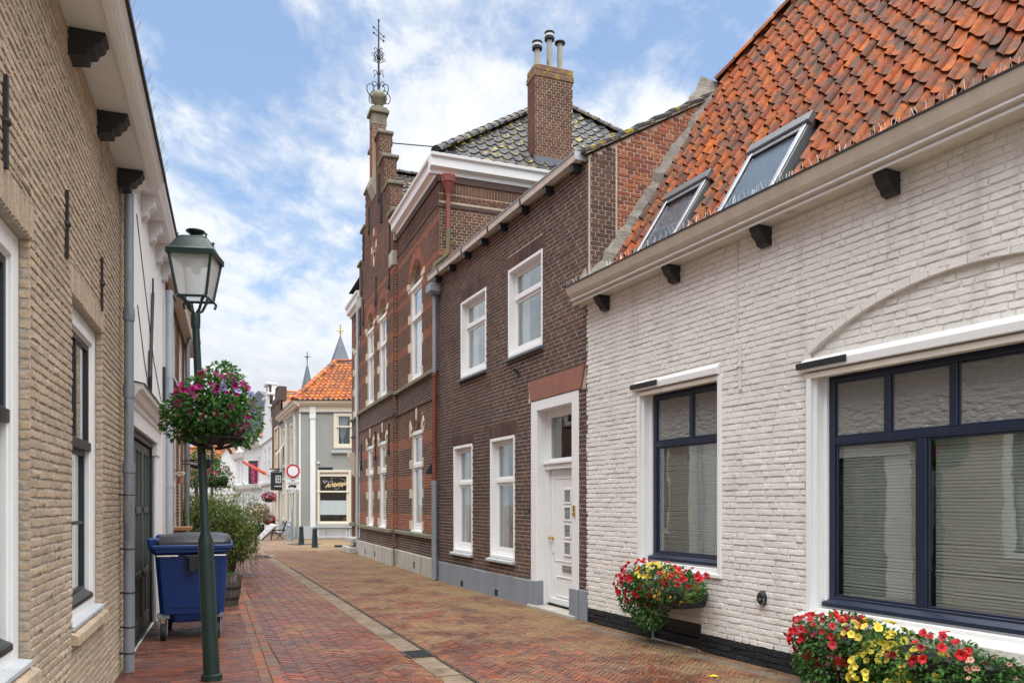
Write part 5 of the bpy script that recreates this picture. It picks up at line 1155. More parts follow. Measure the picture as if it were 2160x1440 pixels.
# ---------------------------------------------------------------- grey corner house at the end of the street
GY = 35.6
def X(px, y): return (px - CX) / F * y
def Z(py, y): return EYE - (py - HY) / F * y
FG = Frame(X(631, GY), GY, 1, 0)
gh = FG.root('corner_house', 'grey rendered corner house with orange tiled roof and cream window frames')
GWd = 5.2; g = lambda px: X(px, GY) - FG.o[0]; z = lambda py: Z(py, GY)
GU = (g(704), g(748), z(945), z(870)); GS = (g(670), g(741), z(1105), z(991))
wall = backing(gh, 'wall', rect(0, GWd, -.02, 5.95), [rect(*GU), rect(*GS)], 'grey_render', depth=.14)
# street side face receding to the left
sdir = Vector((-2.9, 6.9, 0)); SL = sdir.length; FGs = Frame(FG.o[0] + sdir.x, GY + sdir.y, -sdir.x, -sdir.y)
a_ = FGs.rz
class Sub:      # builds in the side face's frame but parents to the house
    def __init__(s, name): s.n = name
def side_part(name, mb, mat, parent=None, **kw):
    M = Matrix.Translation(FGs.w(0, 0, 0)) @ Matrix.Rotation(FGs.rz, 4, 'Z'); inv = Matrix.Translation((-FG.o[0], -FG.o[1], 0))
    mb.v = [tuple(inv @ M @ Vector(v)) for v in mb.v]; return part(parent or gh, name, mb, mat, **kw)
SWN = [(1.0, 1.95, z(1045) * 0 + 3.55, 5.55), (4.1, 5.05, 3.55, 5.55), (.9, 2.05, .75, 2.95), (3.9, 5.15, .75, 2.95)]
loops_ = [[Vector((p, q, 0)) for p, q in rect(0, SL, -.02, 5.95)]] + [[Vector((p, q, 0)) for p, q in rect(*o)] for o in SWN]
mb = MB(); flat = [p for l in loops_ for p in l]; mb.add([(p.x, 0, p.y) for p in flat], [tuple(t) for t in geometry.tessellate_polygon(loops_)]); side_part('side_wall', mb, 'grey_render')
for a, b, c, d in SWN:
    w = side_part('window', MB().ring(a, b, c, d, .10, -.02, .12), 'cream_paint', bevel=.005); side_part('frame', MB().box(a + .1, b - .1, .02, .1, c + (d - c) * .62, c + (d - c) * .62 + .07), 'cream_paint', w)
    side_part('pane', MB().box(a + .1, b - .1, .06, .066, c + .1, d - .1), 'glass', w); side_part('room_lining', MB().box(a, b, .15, .5, c, d), 'dark_room', w); side_part('sill', MB().box(a - .08, b + .08, -.1, .1, c - .09, c), 'light_grey_stone', w)
side_part('casement', MB().hexa([(1.12, -.02, 4.75), (1.83, -.02, 4.75), (1.83, .02, 4.75), (1.12, .02, 4.75), (1.12, -.42, 4.15), (1.83, -.42, 4.15), (1.83, -.38, 4.15), (1.12, -.38, 4.15)]), 'cream_paint', bevel=.01)
for u in (.0, 2.6, 5.9): side_part('pilaster', MB().box(u, u + .62, -.07, .02, .55, 5.80).box(u - .03, u + .65, -.10, .02, 5.74, 5.80), 'cream_paint', bevel=.008); side_part('pilaster_base', MB().box(u - .02, u + .64, -.09, .02, 0, .55), 'light_grey_stone', bevel=.01)
side_part('plinth', MB().box(.62, 5.9, -.04, .02, 0, .55), 'light_grey_stone')
part(gh, 'pilaster', MB().box(g(655), g(666), -.06, .02, .55, z(883)).box(g(654), g(667), -.09, .02, z(857), z(883)).box(g(654) - .0, g(667), -.10, .02, z(870), z(868)), 'white_wood', bevel=.008)
part(gh, 'pilaster', MB().box(.0, g(634.5), -.03, .02, .55, z(869)), 'white_wood', bevel=.006)
part(gh, 'frieze', MB().box(0, GWd, -.035, .02, z(869), z(857)), 'cream_paint', bevel=.006); part(gh, 'frieze_edge', MB().box(0, GWd, -.06, .02, z(870.5), z(868.5)), 'lead_slate')
cp = [(.0, z(857)), (-.12, z(856)), (-.14, z(853)), (-.26, z(851)), (-.28, z(847)), (-.30, z(846)), (.0, z(846))]
co = part(gh, 'cornice', MB().prism(cp, 'x', -.24, GWd), 'cream_paint', bevel=.006); part(co, 'gutter_rim', MB().box(-.3, GWd, -.33, -.28, z(846), z(844.5)), 'dark_metal')
side_part('cornice', MB().prism([(-p * 0 + p, q - .002) for p, q in cp], 'x', -.1, SL + .22), 'cream_paint', co); side_part('gutter_rim', MB().box(-.1, SL + .2, -.33, -.28, z(846) - .003, z(844.5) - .003), 'dark_metal', co)
part(gh, 'plinth', MB().box(-.03, g(666), -.07, .02, -.01, .56).box(g(666), GWd, -.05, .02, -.01, .50).box(g(666), GWd, -.13, .02, .50, .66), 'light_grey_stone', bevel=.01)
part(gh, 'plinth_panel', MB().ring(g(671), g(732), .08, .44, .035, -.07, -.04).ring(g(737), GWd, .08, .44, .035, -.07, -.04), 'white_wood')
w = part(gh, 'window', MB().ring(*GU, .16, -.03, .12), 'cream_paint', bevel=.008)
part(w, 'frame', MB().ring(GU[0] + .16, GU[1] - .16, GU[2] + .14, GU[3] - .12, .06, .0, .10).box(GU[0] + .1, GU[1] - .1, -.06, .1, z(901), z(898)), 'cream_paint', bevel=.006)
part(w, 'sill', MB().box(GU[0] - .1, GU[1] + .1, -.12, .05, z(955.5), z(950)), 'light_grey_stone', bevel=.01)
pane(w, GU[0] + .2, GU[1] - .2, GU[2] + .2, z(901), .05); pane(w, GU[0] + .2, GU[1] - .2, z(898), GU[3] - .16, .05); room(w, GU[0], GU[1], GU[2], GU[3], .3, .8)
cu = MB(); n = 14; rows_ = [(z(878), .05, .62), (z(900), .10, .58), (z(918), .20, .45), (z(925), .255, .36), (z(930), .255, .36), (z(938), .19, .43), (z(944), .16, .46)]; gw = GU[1] - GU[0]
vs = []
for zz, p, q in rows_: vs += [(GU[0] + gw * .12 + gw * .85 * (p + (q - p) * i / n), .16 + .025 * math.sin(i * 2.1), zz) for i in range(n + 1)]
cu.add(vs, [(r * (n + 1) + i, r * (n + 1) + i + 1, (r + 1) * (n + 1) + i + 1, (r + 1) * (n + 1) + i) for r in range(len(rows_) - 1) for i in range(n)]); part(w, 'curtain', cu, 'curtain', 80, fix=False)
w = part(gh, 'shop_window', MB().ring(*GS, .10, -.05, .12, wb=.08), 'cream_paint', bevel=.008)
wx = (g(674.5), g(731))
part(w, 'frame', MB().ring(wx[0] - .09, wx[1] + .09, z(1103), z(1000), .09, -.02, .1).box(wx[0] - .12, wx[1] + .12, -.07, .1, z(1038), z(1034.5)).box(wx[1] + .09, GS[1], -.03, .1, GS[2], GS[3]), 'cream_paint', bevel=.006)
pane(w, wx[0], wx[1], z(1034), z(1002), .04); pane(w, wx[0], wx[1], z(1101), z(1038), .04); room(w, wx[0] - .1, wx[1] + .1, z(1103), z(1000), .13, 1.6)
part(w, 'frosted_film', MB().box(wx[0], wx[1], .03, .036, z(1085), z(1055)), 'frosted_film')
part(w, 'indoor_vase', MB().lathe([(.10, 0), (.12, .06), (.07, .16), (.03, .22)], (wx[1] - .15, .3, z(1100)), 10), 'terracotta', 50)
lettering(w, 'Artistique', .27, 'gold_print', ((wx[0] + wx[1]) / 2 + .17, .03, z(1021)), (rad(90), rad(-7), 0), shear=.45, bold=.008)
dm = MB(); hx, hz = (wx[0] + wx[1]) / 2 + .18, z(1018)
hexp = [(-.28, .22), (.05, .30), (.38, .10), (.35, -.05), (-.05, -.30), (-.22, -.02)]
for (p, q), (r_, s_) in zip(hexp, hexp[1:] + hexp[:1]): dm.tube([(hx + p, .028, hz + q), (hx + r_, .028, hz + s_)], .006, 4)
part(w, 'window_emblem', dm, 'sign_white', label='thin white outlined gem drawn around the gold lettering'); dm = MB()
for a, b in (((-.62, .10), (-.42, .10)), ((-.62, .10), (-.52, -.02)), ((-.42, .10), (-.52, -.02)), ((-.40, .06), (-.1, .05))): dm.tube([(hx + a[0] - .05, .028, hz + a[1]), (hx + b[0] - .05, .028, hz + b[1])], .009, 4)
part(w, 'window_emblem', dm, 'sign_white', label='small white diamond and stroke at the left of the pane')
part(gh, 'name_plaque', MB().box(g(672), g(702), -.03, .0, z(991), z(985)), 'dark_metal'); part(gh, 'alarm_box', MB().box(g(669.5), g(674.5), -.08, 0, z(978), z(974)), 'sign_white', bevel=.01)
# hipped roof
tz = z(846); AP = (.85, 3.6, Z(764, GY + 3.6))
gr_ = part(gh, 'roof', MB().add([(-.2, -.25, tz), (GWd + 3, -.25, tz), (GWd + 3, 3.6, AP[2]), AP, (sdir.x, sdir.y, tz)], [(0, 1, 2, 3), (4, 0, 3)]), 'orange_tile')
sG = Vector((0, 3.85, AP[2] - tz)); lG = sG.length; sGn = sG.normalized()
tile_roof(gr_, FG, (-.2, -.27, tz + .02), (1, 0, 0), sGn, GWd + 2, lG, .235, .33, 'orange_tile', lambda x, s: x > s / lG * (AP[0] + .2) - .02, 300, 8, .005, d=.026, r=.04, lift=.045)
ridge_caps(gr_, [(-.2, -.25, tz + .05), (AP[0], AP[1], AP[2] + .05)], .14, 'orange_tile', .38); ridge_caps(gr_, [(AP[0], AP[1], AP[2] + .05), (GWd + 3, 3.6, AP[2] + .05)], .14, 'orange_tile', .38)
pipe(gh, 'downpipe', [(sdir.x - .02, sdir.y - .1, 5.9), (sdir.x - .02, sdir.y - .1, 0)], .06, 'zinc')
part(gh, 'chimney_pot', MB().box(.9, 1.35, 5.2, 5.6, 6.2, Z(775, 41)).box(.82, 1.43, 5.12, 5.68, Z(775, 41), Z(772, 41)).lathe([(.12, 0), (.16, .1), (.1, .2)], (1.12, 5.4, Z(772, 41)), 8), 'stone')
# ---------------------------------------------------------------- row beyond: narrow brown house, white stepped gable, white shop
P2 = Vector((FG.o[0] + sdir.x, GY + sdir.y, 0)); dS = sdir.normalized()
def at_px(px):     # point of the row's line seen at this pixel column
    k = (px - CX) / F; t = (k * P2.y - P2.x) / (dS.x - k * dS.y); return P2 + dS * t
def row_frame(pa, pb): return Frame(pb.x, pb.y, pa.x - pb.x, pa.y - pb.y), (pa - pb).length
A1 = at_px(574); FN, NL = row_frame(P2, A1)
nh = FN.root('narrow_house', 'narrow brown brick house with cream shopfront between grey and white houses')
zt = 7.3
NWN = [(NL * .30, NL * .72, 3.6, 6.0)]
wall = backing(nh, 'wall', rect(0, NL, 0, zt), [rect(*NWN[0])], 'brown_mortar', depth=.1); brick_face(wall, lay(0, NL, 3.0, zt, .215, .054, .0105, 'cross', NWN), 'brown_brick', .006, .001, cham=.003)
a, b, c, d = NWN[0]; w = part(nh, 'window', MB().ring(a, b, c, d, .14, -.02, .1).box(a, b, 0, .1, c + 1.1, c + 1.2), 'yellow_cream', bevel=.006); pane(w, a + .14, b - .14, c + .14, d - .14, .05); part(w, 'roller_blind', MB().box(a + .1, b - .1, .09, .1, c, d), 'yellow_cream'); part(w, 'sill', MB().box(a - .1, b + .1, -.12, .05, c - .12, c), 'stone')
sf_ = part(nh, 'shopfront', MB().box(.15, NL - .1, -.06, .0, 0.0, 3.0), 'yellow_cream'); part(sf_, 'shop_window', MB().box(NL * .35, NL * .85, -.07, -.058, .75, 2.4), 'cream_paint'); part(sf_, 'stall_riser', MB().box(.15, NL - .1, -.075, -.05, 0, .6), 'cream_paint')
part(nh, 'parapet', MB().box(NL * .05, NL * .35, -.05, .35, zt, zt + .35).box(NL * .45, NL * .95, -.05, .35, zt, zt + .75).box(NL * .55, NL * .85, -.08, .35, zt + .75, zt + .83), 'brown_brick'); part(nh, 'side_wall', MB().box(.02, NL - .02, .12, 8, 0, zt - .1), 'brown_mortar')
nr = part(nh, 'roof', MB().add([(NL * .5 - 2.6, .6, 6.9), (NL + 1, .6, 6.9), (NL + 1, 5, 9.6), (NL * .5 - 2.6, 5, 9.6)], [(0, 1, 2, 3)]), 'orange_tile')
tile_roof(nr, FN, (NL * .5 - 2.6, .6, 6.95), (1, 0, 0), (0, 4.4, 2.7), NL * .5 + 3.6, 5.0, .26, .33, 'orange_tile', None, 300, 6)
A2 = at_px(554); FS, SLn = row_frame(A1, A2)
sh = FS.root('stepped_gable_house', 'narrow white plastered house with a stepped gable in the far row')
st = [(.5, 6.6), (.40, 7.5), (.27, 8.35), (.13, 9.1)]; cs = SLn / 2; ol = [(0, 0), (SLn, 0)]
for i, (h, v) in enumerate(st): ol += ([(cs + h * SLn, st[i - 1][1])] if i else []) + [(cs + h * SLn, v)]
for i in range(3, -1, -1): h, v = st[i]; ol += [(cs - h * SLn, v)] + ([(cs - h * SLn, st[i - 1][1])] if i else [])
sw_ = [(SLn * .18, SLn * .36, 3.4, 5.2), (SLn * .60, SLn * .80, 3.4, 5.2), (SLn * .2, SLn * .75, .7, 2.5)]
backing(sh, 'wall', ol, [rect(*q) for q in sw_], 'white_plaster', depth=.2); part(sh, 'gable_back', MB().prism(ol, 'y', .2, .5), 'white_plaster')
for i, (h, v) in enumerate(st):
    for s in (-1, 1):
        x0, x1 = sorted((cs + s * h * SLn + s * .1, cs + s * (st[i + 1][0] * SLn if i < 3 else 0))); part(sh, 'gable_coping', MB().box(x0, x1, -.15, .55, v, v + .12), 'white_plaster')
shr = part(sh, 'roof', MB().add([(SLn + .1, .5, 6.5), (SLn + .1, 7, 6.5), (cs, 7, 8.7), (cs, .5, 8.7), (-.1, .5, 6.5), (-.1, 7, 6.5)], [(0, 1, 2, 3), (3, 2, 5, 4)]), 'orange_tile')
tile_roof(shr, FS, (SLn + .15, .5, 6.5), (0, 1, 0), (cs - SLn - .15, 0, 2.24), 6.5, math.hypot(SLn - cs + .15, 2.24), .26, .33, 'orange_tile', None, 300, 6)
ridge_caps(shr, [(cs, .5, 8.76), (cs, 7, 8.76)], .14, 'orange_tile')
part(sh, 'band', MB().box(-.02, SLn, -.08, 0, 5.55, 5.65).box(-.02, SLn, -.12, 0, 2.8, 2.95), 'white_plaster')
for a, b, c, d in sw_: w = part(sh, 'window', MB().ring(a, b, c, d, .10, .02, .12).box(a, b, .03, .12, (c + d) / 2, (c + d) / 2 + .07), 'white_wood'); pane(w, a + .1, b - .1, c + .1, d - .1, .08); part(w, 'roller_blind', MB().box(a, b, .15, .16, c, d), 'curtain')
A3 = Vector((X(497, 60), 60, 0)); FH, HL = row_frame(A2, A3)
hh = FH.root('white_shop', 'white shop building with dark banner at the far end of the street', 'shop')
hb = lambda px, py, y=56: Z(py, y)
HW = [(1.1, 1.75, 3.0, 4.9), (2.2, 2.85, 3.0, 4.9), (HL - 1.2, HL - .5, 3.0, 4.9), (2.6, 3.3, .6, 2.4), (3.5, 4.2, .6, 2.4), (4.4, 5.1, .6, 2.4), (.4, 1.1, .6, 2.4)]
backing(hh, 'wall', rect(0, HL, 0, 5.6), [rect(*q) for q in HW], 'white_plaster', depth=.15)
for a, b, c, d in HW: w = part(hh, 'window', MB().ring(a, b, c, d, .07, -.02, .1).box((a + b) / 2 - .03, (a + b) / 2 + .03, 0, .1, c, d), 'white_wood'); pane(w, a + .07, b - .07, c + .07, d - .07, .05); part(w, 'room_lining', MB().box(a, b, .12, .3, c, d), 'dark_room')
for m_ in (MB().prism([(0, 5.5), (-.2, 5.55), (-.3, 5.8), (-.45, 5.9), (-.45, 6.0), (0, 6.0)], 'x', HL * .33, HL), MB().prism([(0, 5.0), (-.2, 5.05), (-.3, 5.3), (-.35, 5.4), (0, 5.4)], 'x', -.3, HL * .33), MB().prism([(0, 2.6), (-.25, 2.7), (-.35, 2.95), (0, 3.0)], 'x', .0, HL)): part(hh, 'cornice', m_, 'white_wood')
part(hh, 'roof', MB().add([(HL * .33, -.3, 6.0), (HL, -.3, 6.0), (HL, 3.5, 8.2), (HL * .6, 3.5, 8.2)], [(0, 1, 2, 3)]), 'orange_tile'); part(hh, 'chimney', MB().box(-.3, .35, .2, .8, 5.3, 6.6).box(-.38, .43, .12, .88, 6.6, 6.7), 'white_plaster')
part(hh, 'side_wall', MB().box(.02, HL - .02, .2, 8, 0, 5.5), 'white_plaster')
bnp = Vector((X(537, 53.6), 53.6, 0)); bn = thing('banner', 'dark shop banner reading HAIRER in pink letters', 'banner', bnp, -.25)
bx = (-.47, .47); z0_, z1_ = Z(1020, 53.6), Z(972, 53.6)
part(bn, 'cloth', MB().box(bx[0], bx[1], -.02, .02, z0_, z1_), 'banner_grey'); lettering(bn, 'HAIRER', .40, 'magenta', (-.08, -.03, (z0_ + z1_) / 2 - .05), (rad(90), rad(-90), 0), bold=.01); part(bn, 'stripe', MB().box(.22, .27, -.026, -.02, z0_ + .05, z1_ - .08), 'magenta')
part(bn, 'bracket', MB().tube([(bx[0], 0, z1_), (bx[1], 0, z1_)], .03, 6).tube([(0, 0, z1_), (0, 1.3, z1_)], .03, 6), 'black_iron')
fg = thing('flag', 'red pennant flag on a slanted pole above the far shops', 'flag', A2 + Vector((.5, -.4, 0)), 0)
pa, pb = Vector((X(587, 47), 47, Z(1012, 47))), Vector((X(512, 50), 50, Z(975, 50))); inv = A2 + Vector((.5, -.4, 0))
pn = [pa + (pb - pa) * t - inv for t in (0, .35, .5, .75, 1)]
part(fg, 'pole', MB().tube([pn[0], pn[4]], .03, 6), 'plank_wood'); part(fg, 'cloth', MB().hexa([pn[1] + Vector((0, 0, -.12)), pn[1] + Vector((.05, 0, .05)), pn[4] + Vector((0, .0, .12)), pn[4] + Vector((0, 0, -.05)), pn[1] + Vector((0, .06, -.08)), pn[1] + Vector((.05, .06, .09)), pn[4] + Vector((0, .06, .14)), pn[4] + Vector((0, .06, -.02))]), 'flag_red')
hs_ = thing('hanging_sign', 'square black lit shop sign on a bracket at the corner of grey house', 'sign', P2 + Vector((.55, -.55, 0)), FN.rz)
cz = Z(1012, 42); part(hs_, 'box', MB().box(-.9, -.05, -.12, .12, cz - .55, cz + .45), 'sign_black', bevel=.03); part(hs_, 'bracket', MB().tube([(-1, 0, cz + .6), (.3, 0, cz + .6)], .03, 6).tube([(-.5, 0, cz + .6), (-.5, 0, cz + .4)], .02, 6), 'black_iron')
hs_.rotation_euler.z = 0.0; part(hs_, 'emblem', MB().ring(-.62, -.33, cz - .16, cz + .24, .05, -.13, -.12).box(-.56, -.39, -.13, -.12, cz + .02, cz + .08).box(-.5, -.45, -.13, -.12, cz - .1, cz + .2), 'sign_white'); part(hs_, 'caption_line', MB().box(-.68, -.28, -.13, -.12, cz - .36, cz - .31), 'sign_white')
# distant orange roofs, slate church roof, spires
def gable_house(name, label, x, y, w, d, eave, ridge, wallm, roofm, rz=0, cat='house'):
    t = thing(name, label, cat, (x, y, 0), rz)
    part(t, 'wall', MB().prism([(-w / 2, 0), (w / 2, 0), (w / 2, eave), (0, ridge), (-w / 2, eave)], 'y', 0, d), wallm)
    r = part(t, 'roof', MB().add([(-w / 2 - .3, -.2, eave - .15), (0, -.2, ridge + .12), (0, d + .2, ridge + .12), (-w / 2 - .3, d + .2, eave - .15), (w / 2 + .3, -.2, eave - .15), (w / 2 + .3, d + .2, eave - .15)], [(0, 1, 2, 3), (1, 4, 5, 2)]), roofm)
    for s in (-1, 1):
        A = Vector((0, 1, 0)); S = Vector((-s * (w / 2 + .3), 0, ridge - eave + .27)).normalized(); L = math.hypot(w / 2 + .3, ridge - eave + .27)
        if s > 0: tile_roof(r, None, (w / 2 + .3, -.2, eave - .13), A, S, d + .4, L, .3, .38, roofm, None, 0, 4)
        else: tile_roof(r, None, (-w / 2 - .3, d + .2, eave - .13), -A, S, d + .4, L, .3, .38, roofm, None, 0, 4)
    ridge_caps(r, [(0, -.2, ridge + .14), (0, d + .2, ridge + .14)], .16, roofm)
    return t
q = Vector((X(478, 62), 62, 0)); gable_house('distant_house', 'distant house with weathered orange gable roof behind the flower basket', q.x, q.y, 4.2, 7, 3.6, Z(945, 62), 'white_plaster', 'orange_tile', rad(62))
q = Vector((X(430, 60), 66, 0)); gable_house('distant_house', 'distant tan house half hidden behind the lamp post', q.x, q.y, 5, 7, 4.2, 6.6, 'sandstone', 'red_tile', rad(10))
ch_ = thing('church', 'church with dark slate roof and pointed tower beyond the houses', 'church', (X(545, 110), 110, 0), rad(-20))
part(ch_, 'nave_roof', MB().prism([(-12, 9), (12, 9), (0, 17.5)], 'y', 0, 26), 'lead_slate'); part(ch_, 'nave', MB().box(-11, 11, .5, 25, 0, 9), 'stone')
tw = thing('church_tower', 'grey slate church spire with gold cross above the orange roof', 'tower', (X(718, 120), 120, 0), rad(20))
part(tw, 'tower', MB().box(-2.6, 2.6, -2.6, 2.6, 0, Z(835, 120)), 'stone'); part(tw, 'spire', MB().lathe([(3.1, Z(835, 120)), (1.5, Z(765, 120)), (.08, Z(708, 120))], (0, 0, 0), 8), 'lead_slate')
part(tw, 'cross', MB().tube([(0, 0, Z(710, 120)), (0, 0, Z(685, 120))], .10, 6).tube([(-.55, 0, Z(697, 120)), (.55, 0, Z(697, 120))], .08, 6).lathe([(0, Z(703, 120)), (.28, Z(701, 120)), (0, Z(699, 120))], (0, 0, 0), 8), 'brass')
fl_ = thing('fleche', 'thin grey needle spire with ornate cross rising beyond the roofs', 'spire', (X(648, 105), 105, 0), 0)
part(fl_, 'base', MB().box(-1.4, 1.4, -1.4, 1.4, 0, Z(830, 105)), 'stone'); part(fl_, 'spire', MB().lathe([(1.0, Z(835, 105)), (.75, Z(815, 105)), (.45, Z(795, 105)), (.14, Z(772, 105))], (0, 0, 0), 8), 'lead_slate')
part(fl_, 'cross', MB().tube([(0, 0, Z(774, 105)), (0, 0, Z(742, 105))], .07, 6).tube([(-.4, 0, Z(752, 105)), (.4, 0, Z(752, 105))], .06, 6).tube([(0, -.3, Z(756, 105)), (0, .3, Z(756, 105))], .05, 6).lathe([(0, -.25), (.22, 0), (0, .25)], (0, 0, Z(752, 105)), 8), 'lead_slate')
# ---------------------------------------------------------------- flowers and foliage
BLOOM = {}
def bloom_mesh(mat):
    if mat not in BLOOM:
        mb = MB(); k = 15; vs = [(0, 0, -.55)]
        for i in range(k):
            a = 2 * math.pi * i / k; vs.append((.30 * math.cos(a), .30 * math.sin(a), -.12))
        for i in range(k):
            a = 2 * math.pi * i / k; q = .90 + .12 * math.cos(5 * a); vs.append((q * math.cos(a), q * math.sin(a), .05 * math.sin(7 * a) - .04))
        fs = [(0, 1 + i, 1 + (i + 1) % k) for i in range(k)] + [(1 + i, 1 + k + i, 1 + k + (i + 1) % k, 1 + (i + 1) % k) for i in range(k)]
        mb.add(vs, fs); BLOOM[mat] = mb.mesh('flower', mat, 80)
    return BLOOM[mat]
def flower(parent, mat, p, n, size, rng):
    n = Vector(n).normalized(); q = n.to_track_quat('Z', 'Y') @ Matrix.Rotation(rng.uniform(0, 6.28), 3, 'Z').to_quaternion()
    obj('flower', bloom_mesh(mat), parent, p, q.to_euler(), (size * rng.uniform(.75, 1.15), size * rng.uniform(.6, 1.1), size * rng.uniform(.7, 1.5)))
def leaf_into(mb, p, d, up, l, w):
    d = d.normalized(); s = d.cross(up)
    if s.length < 1e-4: s = d.orthogonal()
    s.normalize(); n = s.cross(d); m = p + d * l * .45
    mb.add([p, m + s * w / 2 + n * w * .18, p + d * l - n * l * .12, m - s * w / 2 + n * w * .18], [(0, 1, 2), (0, 2, 3)])
def rvec(r): 
    while True:
        v = Vector((r.uniform(-1, 1), r.uniform(-1, 1), r.uniform(-1, 1)))
        if .05 < v.length < 1: return v
def leaf_cloud(mb, r, blobs, n, l, w, stems=None):
    tot = sum(b[1][0] * b[1][2] for b in blobs)
    for c, rad_ in blobs:
        for _ in range(int(n * rad_[0] * rad_[2] / tot)):
            v = rvec(r); v = v.normalized() * (v.length ** .33 if r.random() < .75 else v.length)
            p = Vector(c) + Vector((v.x * rad_[0], v.y * rad_[1], v.z * rad_[2]))
            d = v.normalized() * .8 + rvec(r) + Vector((0, 0, -.25)); k = r.uniform(.6, 1.25)
            leaf_into(mb, p, d, Vector((0, 0, 1)) + rvec(r) * .7, l * k, w * k)
def blooms_on(parent, r, c, rad_, n, mats, size, face, spread=.85, zr=(-1, 1), ur=(-1, 1)):
    """flowers on the street side of a mound; face = main direction"""
    k = 0
    while k < n:
        v = rvec(r).normalized()
        if v.dot(face) < -.1 or not zr[0] <= v.z <= zr[1] or not ur[0] <= v.x <= ur[1]: continue
        k += 1; p = Vector(c) + Vector((v.x * rad_[0], v.y * rad_[1], v.z * rad_[2])) * r.uniform(.94, 1.08)
        flower(parent, r.choice(mats), p, v + face * .5 + rvec(r) * spread, r.uniform(*size), r)
# window boxes of the white house (local frame of the facade)
def window_box(u, label):
    return thing('flower_box', label, 'flower box', FW.w(u, 0, 0), FW.rz)
r = random.Random(11); FACE = Vector((.35, -1, .25)).normalized()
b1 = window_box(2.03, 'flower box of red, yellow and orange petunias under the narrow navy window')
part(b1, 'trough', MB().loft([[(-.42, -.36, .50), (.50, -.36, .50), (.50, -.04, .50), (-.42, -.04, .50)], [(-.46, -.38, .68), (.54, -.38, .68), (.54, -.02, .68), (-.46, -.02, .68)]]), 'pot_black', bevel=.02)
part(b1, 'hanger', MB().box(-.25, -.22, -.40, .02, .48, .50).box(.3, .33, -.40, .02, .48, .50), 'black_iron')
mb = MB(); leaf_cloud(mb, r, [((.02, -.26, .72), (.70, .25, .22)), ((-.45, -.26, .56), (.32, .22, .26)), ((-.22, -.28, .40), (.30, .14, .22))], 3600, .05, .028); part(b1, 'foliage', mb, 'petunia_leaf', fix=False, kind='stuff')
blooms_on(b1, r, (-.42, -.26, .70), (.36, .28, .27), 95, ['bloom_red', 'bloom_darkred'], (.028, .040), FACE, ur=(-1, .8))
blooms_on(b1, r, (-.12, -.28, .80), (.34, .24, .16), 38, ['bloom_yellow'], (.026, .036), Vector((.2, -.8, .6)), zr=(.0, 1))
blooms_on(b1, r, (.42, -.26, .76), (.32, .26, .20), 26, ['bloom_red', 'bloom_red', 'bloom_darkred'], (.030, .044), FACE, zr=(-.1, 1))
blooms_on(b1, r, (.28, -.30, .70), (.34, .24, .18), 34, ['bloom_orange'], (.015, .021), FACE, zr=(-.7, .45))
blooms_on(b1, r, (.0, -.26, .76), (.55, .27, .22), 16, ['bloom_red'], (.03, .042), FACE)
b2 = window_box(5.02, 'large overflowing flower box of red and yellow petunias under the wide navy window')
part(b2, 'trough', MB().loft([[(-.8, -.40, .30), (.85, -.40, .30), (.85, -.08, .30), (-.8, -.08, .30)], [(-.85, -.43, .52), (.9, -.43, .52), (.9, -.05, .52), (-.85, -.05, .52)]]), 'pot_black', bevel=.02)
part(b2, 'hanger', MB().box(-.5, -.46, -.44, .02, .28, .30).box(.5, .54, -.44, .02, .28, .30), 'black_iron')
mb = MB(); leaf_cloud(mb, r, [((-.45, -.28, .48), (.50, .30, .22)), ((.25, -.30, .46), (.65, .30, .19)), ((-.50, -.32, .26), (.42, .24, .24)), ((.15, -.34, .22), (.45, .24, .22)), ((.72, -.32, .30), (.30, .24, .24)), ((.88, -.30, .42), (.14, .22, .14))], 7600, .050, .028); part(b2, 'foliage', mb, 'petunia_leaf', fix=False, kind='stuff')
sp_ = MB(); lf_ = MB()
for i in range(5):
    p0 = Vector((.75, -.3, .45)); pts = [p0 + Vector((.09 * t, -.02 * t * i, .012 * t - .006 * t * t * (i - 1))) for t in range(6)]; sp_.tube(pts, .003, 4)
    for p in pts[1:]: 
        for _ in range(3): leaf_into(lf_, p, rvec(r) + Vector((.4, 0, .2)), Vector((0, 0, 1)), .06, .04)
part(b2, 'trailing_leaves', lf_, 'dark_leaf', fix=False, kind='stuff'); part(b2, 'stems', sp_, 'petunia_leaf')
blooms_on(b2, r, (-.55, -.28, .48), (.42, .33, .24), 90, ['bloom_red', 'bloom_red', 'bloom_darkred'], (.028, .042), FACE, ur=(-1, .75))
blooms_on(b2, r, (-.12, -.32, .58), (.28, .25, .13), 32, ['bloom_yellow'], (.028, .040), Vector((.2, -.8, .6)), zr=(-.2, 1))
blooms_on(b2, r, (.0, -.36, .28), (.27, .26, .27), 120, ['bloom_yellow'], (.030, .044), FACE)
blooms_on(b2, r, (.35, -.34, .38), (.28, .25, .18), 20, ['bloom_yellow'], (.030, .042), FACE)
blooms_on(b2, r, (.38, -.30, .50), (.42, .29, .18), 24, ['bloom_red', 'bloom_darkred'], (.034, .048), FACE, zr=(-.2, 1))
blooms_on(b2, r, (.72, -.30, .42), (.24, .26, .19), 30, ['bloom_peach'], (.018, .025), FACE)
blooms_on(b2, r, (-.38, -.36, .36), (.20, .20, .20), 52, ['bloom_lilac'], (.009, .014), FACE)
blooms_on(b2, r, (-.85, -.28, .45), (.12, .25, .18), 14, ['bloom_orange'], (.015, .021), FACE)
ks = thing('key_safe', 'small black oval key safe on the white brick wall', 'key safe', FW.w(3.35, 0, .69), FW.rz)
part(ks, 'body', MB().loft([[(.055 * math.cos(t * math.pi / 8) * k_, -.012 - d_, (.075 * math.sin(t * math.pi / 8)) * k_) for t in range(16)] for k_, d_ in ((1, 0), (1, .03), (.85, .04))]), 'sign_black', 50)
